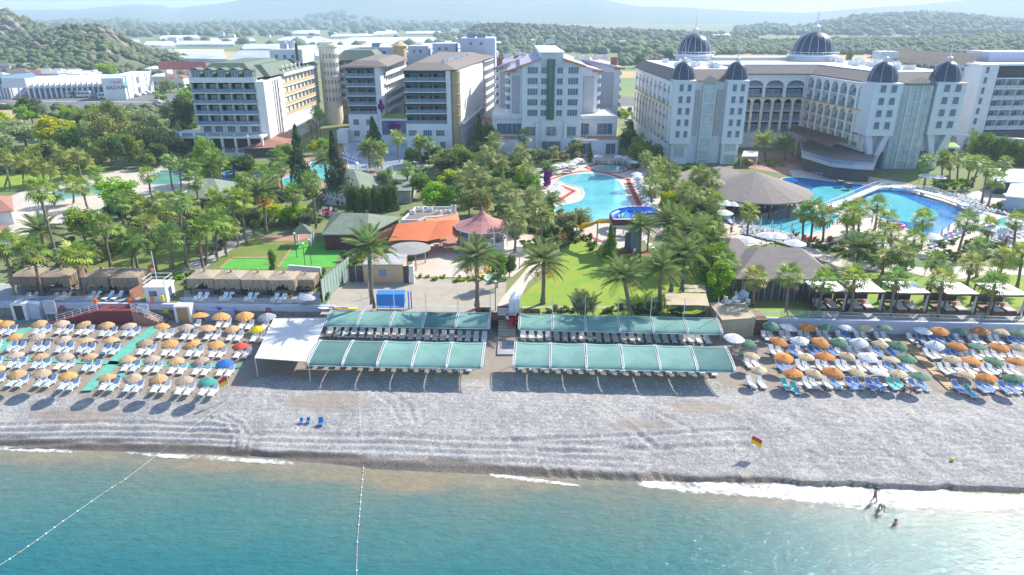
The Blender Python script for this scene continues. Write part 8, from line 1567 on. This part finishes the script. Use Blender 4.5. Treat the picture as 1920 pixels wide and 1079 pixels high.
q = P(1684,427,G); o = thing('inflatable', (*q, G+.1), 'pink inflatable lying at the edge of the big pool', 'inflatable'); mb = MB(); torus(mb, .9, .32, (q[0], q[1], G+.4), axis='z'); mb.part('ring', mat('pink_vinyl', (.80,.10,.42), .4), o, smooth=True); mb = MB(); mb.lathe([(.7,G+.25),(.7,G+.35),(0,G+.35)], 12, q[0], q[1]); mb.part('floor', MT['pink_vinyl'], o)
# open pavilion canopies far right, kiosk
for q, lb in (([(1862,340),(1925,343),(1925,318),(1862,316)],'flat white shade roof among palms at far right'),([(1885,368),(1930,372),(1930,345),(1895,345)],'white rounded pool bar at the right edge')):
    c = poly_pts(q, G+3.2); o = thing('pool_bar', (*c[0], G), lb, 'pool bar'); mb = MB(); mb.prism(c, G+3.0, G+3.25); mb.part('roof', M_wall, o); walls_of(o, shrink(c,.85), G, G+2.9, M_dark if 'flat' in lb else M_lav)
q = P(1330,306,G); r = thing('white_pergola', (*P(1392,312,G), G), 'small white pergola behind the round pavilion', 'pergola'); c = poly_pts([(1388,314),(1417,314),(1420,303),(1392,303)], G)
for p_ in c: mb = MB(); mb.tube([(*p_,G),(*p_,G+2.8)], .1, 5); mb.part('post', M_white, r)
mb = MB(); mb.prism(c, G+2.8, G+3.0); mb.part('roof', M_white, r)
# terracotta pavilion at the left edge, snack tables
c = poly_pts([(-30,400),(26,396),(22,368),(-30,366)], G+3); r = thing('plaza_kiosk', (*c[0], G), 'pavilion with terracotta roof cut off by the left edge', 'kiosk'); pyramid(r, c, G+3, G+4.6, M_rroof); walls_of(r, shrink(c,.8), G, G+2.9, M_wall); c = poly_pts([(-30,438),(18,432),(16,422),(-30,424)], G+2.6); r = thing('plaza_kiosk', (*c[0], G), 'small white block with red tiled edge below the left pavilion', 'kiosk'); mb = MB(); mb.prism(c, G+2.4, G+2.7); mb.part('roof', M_rroof, r); walls_of(r, shrink(c,.92), G, G+2.4, M_lav)
ts = [(812+rnd.uniform(0,120), 458+rnd.uniform(0,22)) for _ in range(16)]; ts.sort()
for i, (a, b) in enumerate(ts):
    X, Y = P(a, b, G); o = thing('cafe_table', (X, Y, G+.06), 'cafe table with chairs, %s on the restaurant terrace' % ordn(i, len(ts)), 'table', 'cafe tables on the terrace'); inst(tbl, 'table_top', o, (0,0,.3), 0, 1.9, raw=True, tint=(.8,.74,.66)); inst(tl, 'leg', o, (0,0,0), 0, (1.3,1.3,1.8), raw=True, tint=(.5,.45,.4))
for i in range(18):
    X, Y = P(598+rnd.uniform(0,48)*.7, 396+rnd.uniform(0,12), G); o = thing('garden_chair', (X, Y, G+.04), 'white and red garden chair, %s behind the long green roofed hall' % ORD[i], 'chair', 'garden chairs behind the hall'); mb = MB(Matrix.Translation((X,Y,G))); mb.box(-.3,-.3,.4,.3,.3,.47); mb.box(-.3,-.3,0,-.24,.3,.4); mb.box(.24,-.3,0,.3,.3,.4); mb.part('seat', M_white if i % 3 else MT['red_plastic'], o); mb = MB(Matrix.Translation((X,Y,G))); mb.cbox(0,.3,.7,.6,.06,.5); mb.part('backrest', M_white if i % 3 else MT['red_plastic'], o)
# slides
M_sl = mat('yellow_slide', (.80,.48,.03), .35, (.72,.40,.03), 1); M_bl = mat('blue_slide', (.02,.18,.62), .3)
q = P(1172,476,G); tz = G+4.9; r = thing('slide_tower', (*q, G), 'blue and red slide tower beside the middle pool', 'slide tower')
for a in (-2.1,2.1):
    for b in (0,3.4): mb = MB(); mb.box(q[0]+a-.28,q[1]+b-.28,G,q[0]+a+.28,q[1]+b+.28,tz); mb.part('column', mat('slate_blue_panel', (.18,.26,.38), .6), r)
mb = MB(); mb.box(q[0]-2.5,q[1]-.4,tz,q[0]+2.5,q[1]+3.8,tz+.25); mb.part('platform', M_cream, r)
for (x0,y0_,x1,y1_) in ((-2.5,-.4,-2.35,3.8),(2.35,-.4,2.5,3.8),(-2.35,-.4,2.35,-.25)): mb = MB(); mb.box(q[0]+x0,q[1]+y0_,tz+.25,q[0]+x1,q[1]+y1_,tz+1.3); mb.part('parapet', M_dred, r)
mb = MB(); mb.box(q[0]+.4,q[1]+3.2,G,q[0]+1.9,q[1]+3.4,tz-2.1); mb.part('back_panel', MT['slate_blue_panel'], r); mb = MB(); mb.box(q[0]+1.3,q[1]+.3,G,q[0]+1.5,q[1]+3,tz-.5); mb.part('side_panel', MT['slate_blue_panel'], r)
for k in range(11): a = k*.5; mb = MB(); mb.cbox(q[0]+4+.9*math.cos(a), q[1]+1+.9*math.sin(a), G+.2+k*.42, 1.4, .5, .08, a); mb.part('spiral_step', M_white, r)
mb = MB(); mb.tube([(q[0]+4,q[1]+1,G),(q[0]+4,q[1]+1,tz)], .15, 6); mb.part('spiral_pole', M_red, r)
def chute(pts, rad, m, lb, nm='water_slide'):
    o = thing(nm, (pts[-1][0], pts[-1][1], G), lb, 'water slide'); pv_ = [Vector(p_) for p_ in pts]; 
    for i in range(len(pv_)-1):
        vs = []; K = 6
        for j, p_ in ((0, pv_[i]), (1, pv_[i+1])):
            ii = i+j; d = (pv_[min(ii+1,len(pv_)-1)]-pv_[max(ii-1,0)]).normalized(); s = Vector((-d.y, d.x, 0)).normalized()
            for rr in (rad, rad*.88): vs += [p_+s*rr*math.cos(math.pi+math.pi*k/K)+Vector((0,0,rr*math.sin(math.pi+math.pi*k/K)*.8)) for k in range(K+1)]
        n = K+1; mb = MB(); f_ = []
        for k in range(K): f_ += [(k, k+1, 2*n+k+1, 2*n+k), (n+k+1, n+k, 3*n+k, 3*n+k+1)]
        f_ += [(0,2*n,3*n,n),(n-1,2*n-1,4*n-1,3*n-1)]; mb.add(vs, f_); mb.part('chute_section', m, o)
    for i in range(1, len(pv_)-1, 2): mb = MB(); p_ = pv_[i]; mb.tube([(p_.x,p_.y,G),(p_.x,p_.y,p_.z-rad*.8)], .12, 6); mb.part('support', M_metal, o)
s0 = (q[0]-2.4, q[1]+2.4, tz+.5); e0 = P(1094,420,G+1); e1 = P(1086,434,G+.6); chute([s0,(q[0]-4.5,q[1]+3.6,tz+.1),(q[0]-7,q[1]+4.3,tz-1.2),((q[0]-9+e0[0])/2,(q[1]+5+e0[1])/2+1,tz-2.6),(e0[0]+1,e0[1],G+1.9),(*e0,G+1.2)], .8, M_sl, 'yellow open slide running down left from the tower')
bc = P(1188,402,G+3); rr = 3.8; pts = [(q[0]+.5, q[1]+3.6, tz+.3)]+[(bc[0]+rr*math.cos(-1.9+k*.5), bc[1]+rr*.95*math.sin(-1.9+k*.5), tz-.2-k*.2) for k in range(14)]; chute(pts, .85, M_bl, 'blue slide curling in a wide loop over the pool', 'water_slide')
for px, py, lb in ((492,333,'blue spiral slide tower at the children pool'),(508,345,'second small blue tube slide by the children pool'),(430,333,'blue round splash basin behind the green tent')):
    c = P(px, py, G+1.5); chute([(c[0]+1.6*math.cos(k*.8), c[1]+1.6*math.sin(k*.8), G+3.4-k*.33) for k in range(9)], .55, M_bl, lb)
# kayak, lamp posts, bins, small signs
def kayak(px, py, z, m, lb):
    X, Y = P(px, py, z); o = thing('kayak', (X, Y, z), lb, 'kayak'); mb = MB(); pr = [(-2,0,.35),(-1.4,.28,.1),(0,.38,0),(1.4,.28,.1),(2,0,.35)]; vs = []
    for x, w_, z0 in pr: vs += [(X+x,Y-w_,z+.38),(X+x,Y,z+z0),(X+x,Y+w_,z+.38)]
    f_ = [q for i in range(4) for q in ((3*i,3*i+3,3*i+4,3*i+1),(3*i+1,3*i+4,3*i+5,3*i+2),(3*i,3*i+2,3*i+5,3*i+3))]; mb.add(vs, f_); mb.part('hull', m, o); mb = MB(); mb.box(X-.4,Y-.2,z+.37,X+.4,Y+.2,z+.42); mb.part('seat', M_dark, o)
kayak(648,583,G,M_yel,'yellow kayak lying at the corner of the sand court'); kayak(622,582,G,M_wall,'white paddle board beside the yellow kayak')
def lamp(px, py, lb, hh=4.2):
    X, Y = P(px, py, G); o = thing('street_lamp', (X, Y, G), lb, 'lamp post', 'garden lamp posts'); mb = MB(); mb.tube([(X,Y,G),(X,Y,G+hh)], .06, 6); mb.part('pole', M_dark, o); mb = MB(); mb.lathe([(.05,G+hh),(.22,G+hh+.08),(.24,G+hh+.16),(0,G+hh+.34)], 10, X, Y); mb.part('lamp_head', M_wall, o)
for a, b, lb in ((929,583,'dark lamp post with pale head at the right of the sand court'),(573,505,'lamp post between the two turf courts'),(557,484,'white lamp post on the large turf court'),(584,497,'thin lamp post at the right of the large turf court'),(1105,298,'thin white flagpole like lamp at the head of the middle pool'),(1732,560,'small garden light before the second cabana'),(1733,517,'lamp on the curved right path')): lamp(a, b, lb, 2.6 if 'small' in lb or 'curved' in lb else 4.2)
q = P(974,472,G+3); o = thing('floodlight_box', (*q, G), 'white box on a post between gazebo and lawn', 'floodlight'); mb = MB(); mb.box(q[0]-.5,q[1]-.4,G+3,q[0]+.5,q[1]+.4,G+4.0); mb.part('box', M_white, o); mb = MB(); mb.tube([(*q,G),(*q,G+3)], .08, 6); mb.part('post', M_metal, o)
# flags on the beach
def flag(px, py, z, hh, lb, tip):
    X, Y, z = beach_at(px, py); o = thing('beach_flag', (X, Y, z), lb, 'flag', 'red and yellow beach flags'); mb = MB(); mb.tube([(X,Y,z-.2),(X,Y,z+hh)], .035, 5); mb.part('pole', M_white, o)
    for m_, z0, z1_ in ((M_buoy if False else mat('signal_red', (.70,.05,.03), .8), .55, 1.0), (M_yel, .1, .55)):
        mb = MB(); vs = []
        for k in range(6): t = k/5; vs += [(X+tip*t, Y-.25*t+.1*math.sin(t*5), z+hh-1.05+z0-.35*t), (X+tip*t, Y-.25*t+.1*math.sin(t*5), z+hh-1.05+z1_-.35*t)]
        mb.add(vs, [(2*k,2*k+2,2*k+3,2*k+1) for k in range(5)]); mb.part('cloth', m_, o)
flag(1405, 851, 1.5, 2.2, 'red and yellow flag on a pole alone on the right gravel', .95); flag(433, 748, B, 2.9, 'red and yellow flag at the corner of the left parasols', -.9)
# rope lines with floats
for pts, lb in (([(433,748,1.7),(335,820,1.2),(300,850,.05),(235,900,0),(197,924,0),(118,979,0),(70,1014,0),(18,1050,0),(-40,1085,0)], 'float line running from the left parasols into the sea'), ([(671,720,1.7),(676,790,1.5),(681,845,.5),(682,862,.05),(681,887,0),(677,930,0),(674,970,0),(670,1018,0),(668,1100,0)], 'float line running straight from the beach into the sea')):
    w3 = [(*P(a, b, z), z+.06) for a, b, z in pts]; o = thing('float_line', w3[0], lb, 'rope line'); mb = MB(); mb.tube(w3, .014, 4); mb.part('rope', M_wall, o)
    for i in range(3, len(w3)-1):
        for t in (0,.34,.67): x = [w3[i][k]+(w3[i+1][k]-w3[i][k])*t for k in range(3)]; mb = MB(); mb.lathe([(0,-.07),(.075,-.03),(.075,.04),(0,.08)], 7, cap=False); mb.v = [(u+x[0], v+x[1], w+x[2]) for u, v, w in mb.v]; mb.part('float', M_wall if (i+int(t*3)) % 4 else M_org, o)
# blue folding chairs on the gravel, ball
for i, (a, b, s) in enumerate(((565,794,.55),(578,793,.55),(601,798,.8))):
    X, Y, z_ = beach_at(a, b); o = thing('folding_chair', (X, Y, z_), ('leftmost small','middle small','rightmost larger')[i]+' blue folding chair alone on the gravel', 'chair', 'blue chairs on the gravel'); o.scale = (s,)*3
    for nm, f in (('seat', lambda m: m.box(-.32,-.3,.35,.32,.3,.42)), ('backrest', lambda m: m.cbox(0,.36,.72,.64,.06,.65,0,-.3)), ('leg_frame', lambda m: m.box(-.33,-.28,0,-.27,.3,.36).box(-.33,.24,.30,.33,.3,.36).box(.27,-.28,0,.33,.3,.36))): mb = MB(); f(mb); inst(mb.mesh(nm, M_blue if nm != 'leg_frame' else M_metal), nm, o, (0,0,0), raw=True)
X, Y, z_ = beach_at(1785,864); o = MB(Matrix.Translation((X,Y,z_+.18))); o.lathe([(.02,-.2),(.14,-.14),(.2,0),(.14,.14),(.02,.2)], 10); o.v = o.v; b1 = o.build('ball', M_yel); tag(b1, 'small yellow ball lying on the right gravel', 'ball')
# ---- people: one skinned body each ----
def person(loc, rz, pose, lb, shirt, shorts, hair=(.05,.035,.025), s=1.0, bare=False):
    J = {'pel':(0,0,.95),'chest':(0,.02,1.35),'neck':(0,.02,1.5),'head':(0,0,1.68),'lh':(.1,0,.9),'lk':(.12,-.03,.5),'la':(.13,.03,.07),'lt':(.14,-.14,.03),'rh':(-.1,0,.9),'rk':(-.12,-.03,.5),'ra':(-.13,.03,.07),'rt':(-.14,-.14,.03),'ls':(.19,.02,1.42),'le':(.27,.03,1.15),'lw':(.29,-.06,.9),'lf':(.29,-.09,.80),'lm':(.25,-.1,.85),'rs':(-.19,.02,1.42),'re':(-.27,.03,1.15),'rw':(-.29,-.06,.9),'rf':(-.29,-.09,.80),'rm':(-.25,-.1,.85)}
    if pose == 'walk': J.update(lk=(.11,-.22,.52), la=(.12,-.22,.1), lt=(.13,-.38,.05), rk=(-.11,.08,.5), ra=(-.12,.33,.14), rt=(-.12,.22,.03), lw=(.28,.15,.95), le=(.27,.12,1.17), lf=(.28,.17,.86), rw=(-.28,-.2,1.0), re=(-.27,-.02,1.15), rf=(-.28,-.25,.93))
    if pose == 'bend': J.update(chest=(0,-.38,1.2), neck=(0,-.5,1.25), head=(0,-.66,1.22), ls=(.19,-.42,1.25), rs=(-.19,-.42,1.25), le=(.22,-.48,.98), re=(-.22,-.48,.98), lw=(.2,-.55,.72), rw=(-.2,-.55,.72), lf=(.2,-.56,.62), rf=(-.2,-.56,.62), lm=(.15,-.58,.68), rm=(-.15,-.58,.68))
    if pose == 'sit': J = {k: (x, y, z-.5) for k, (x, y, z) in J.items()}; J.update(lk=(.12,-.45,.48), rk=(-.12,-.45,.48), la=(.13,-.48,.07), ra=(-.13,-.48,.07), lt=(.14,-.62,.04), rt=(-.14,-.62,.04), lw=(.22,-.3,.52), rw=(-.22,-.3,.52), lf=(.2,-.4,.5), rf=(-.2,-.4,.5), lm=(.16,-.34,.52), rm=(-.16,-.34,.52))
    E_ = [('pel','chest'),('chest','neck'),('neck','head'),('pel','lh'),('lh','lk'),('lk','la'),('la','lt'),('pel','rh'),('rh','rk'),('rk','ra'),('ra','rt'),('chest','ls'),('ls','le'),('le','lw'),('lw','lf'),('lw','lm'),('chest','rs'),('rs','re'),('re','rw'),('rw','rf'),('rw','rm')]
    R_ = {'pel':.15,'chest':.16,'neck':.06,'head':.10,'lh':.10,'rh':.10,'lk':.065,'rk':.065,'la':.045,'ra':.045,'lt':.035,'rt':.035,'ls':.07,'rs':.07,'le':.045,'re':.045,'lw':.032,'rw':.032,'lf':.03,'rf':.03,'lm':.015,'rm':.015}
    ks = list(J); me = bpy.data.meshes.new('p'); me.from_pydata([J[k] for k in ks], [(ks.index(a), ks.index(b)) for a, b in E_], []); t = bpy.data.objects.new('p', me); col.objects.link(t); md = t.modifiers.new('s', 'SKIN')
    for i, k in enumerate(ks): me.skin_vertices[0].data[i].radius = (R_[k],)*2; me.skin_vertices[0].data[i].use_root = k == 'pel'
    sb = t.modifiers.new('u', 'SUBSURF'); sb.levels = 1; dg = bpy.context.evaluated_depsgraph_get(); m2 = bpy.data.meshes.new_from_object(t.evaluated_get(dg)); bpy.data.objects.remove(t)
    cl = lambda nm, c: mat(nm, c, .85)
    mats = [M_skin, cl('cloth_%d%d%d' % tuple(int(q*99) for q in shirt), shirt), cl('cloth_%d%d%d' % tuple(int(q*99) for q in shorts), shorts)]; m2.materials.clear(); [m2.materials.append(m_) for m_ in mats]; ch, pe, kn = Vector(J['chest']), Vector(J['pel']), Vector(J['lk'])
    for p_ in m2.polygons:
        c = p_.center; dt = (c-(ch+pe)/2).length; low = min((c-Vector(J[k])).length for k in ('lh','rh','pel')); p_.use_smooth = True
        p_.material_index = 2 if low < .17 else (1 if (not bare and min((c-ch).length, (c-(ch+pe)/2).length, (c-Vector(J['ls'])).length, (c-Vector(J['rs'])).length) < .22 and (c-Vector(J['neck'])).length > .09) else 0)
    o = bpy.data.objects.new('person', None); col.objects.link(o); o.location = loc; WL[o.name] = loc; o.rotation_euler = (0,0,rz); o.scale = (s,)*3; tag(o, lb, 'person'); inst(m2, 'body', o, (0,0,0), raw=True)
    mb = MB(Matrix.Translation(Vector(J['head'])+Vector((0,.015,.035)))); mb.lathe([(.115,-.05),(.122,.02),(.09,.09),(.0,.12)], 10, cap=False); inst(mb.mesh('hair', cl('hair_%d' % int(hair[0]*99), hair)), 'hair', o, (0,0,0), raw=True)
def PP(px, py, z): return (*P(px, py, z), z)
person(PP(1637,945,-.25), .6, 'walk', 'person in dark shorts wading in the foam', (.3,.2,.2), (.08,.06,.08), bare=True); person(PP(1648,962,-.45), -.3, 'bend', 'person with blue cap bending down in the shallow water', (.3,.2,.2), (.12,.08,.10), (.15,.25,.5), bare=True)
person(PP(1673,1004,-1.15), .4, 'stand', 'swimmer standing chest deep in the sea', (.3,.2,.2), (.6,.6,.6), bare=True); person(PP(1706,742,B), .8, 'bend', 'person in orange swimwear bending beside the blue loungers', (.65,.2,.1), (.6,.18,.1)); person(PP(1692,741,B), -.5, 'sit', 'person in dark blue sitting before the teal loungers', (.1,.13,.25), (.1,.12,.2))
person(PP(1388,672,B+.15), .2, 'sit', 'person in colourful clothes sitting beside the pale straw parasol', (.2,.6,.25), (.1,.3,.5), (.7,.1,.05)); person(PP(951,612,B+1), 2.6, 'stand', 'person in white shirt beside the red chairs', (.8,.8,.8), (.1,.1,.15)); person(PP(324,600,B), 0, 'stand', 'person in blue trousers standing by the concrete booth', (.1,.1,.12), (.12,.22,.45))
person(PP(460,655,B), .5, 'bend', 'person in navy leaning beside the coral red parasol', (.05,.06,.2), (.6,.6,.65)); person(PP(1370,440,G), .3, 'stand', 'person in a red shirt among the pool loungers', (.7,.06,.05), (.5,.05,.05)); person(PP(1486,447,G), 1.4, 'walk', 'person in navy at the near end of the lap pool', (.05,.07,.2), (.1,.1,.15)); person(PP(1556,398,G), 0, 'stand', 'person in dark clothes at the foot of the footbridge', (.06,.06,.08), (.08,.08,.1))
for i, (a, b, c) in enumerate(((1082,300,(.5,.15,.15)),(1087,301,(.7,.6,.55)),(1092,299,(.15,.15,.3)),(1097,301,(.6,.3,.4)))): person(PP(a, b, G), rnd.uniform(0,6), 'stand', 'guest in %s, %s of four below the middle hotel entrance' % (('red','beige','navy','pink')[i], ('leftmost','second','third','rightmost')[i]), c, (.15,.12,.12))
person(PP(1638,440,G), 0, 'walk', 'person in orange red among the palms by the big pool', (.75,.12,.05), (.6,.1,.05)); person(PP(1884,462,G), 0, 'walk', 'person in magenta by the right loungers', (.5,.03,.15), (.3,.05,.1)); person(PP(27,206,G), 0, 'walk', 'dark clothed person on the sandy field at left', (.1,.1,.1), (.1,.1,.1))
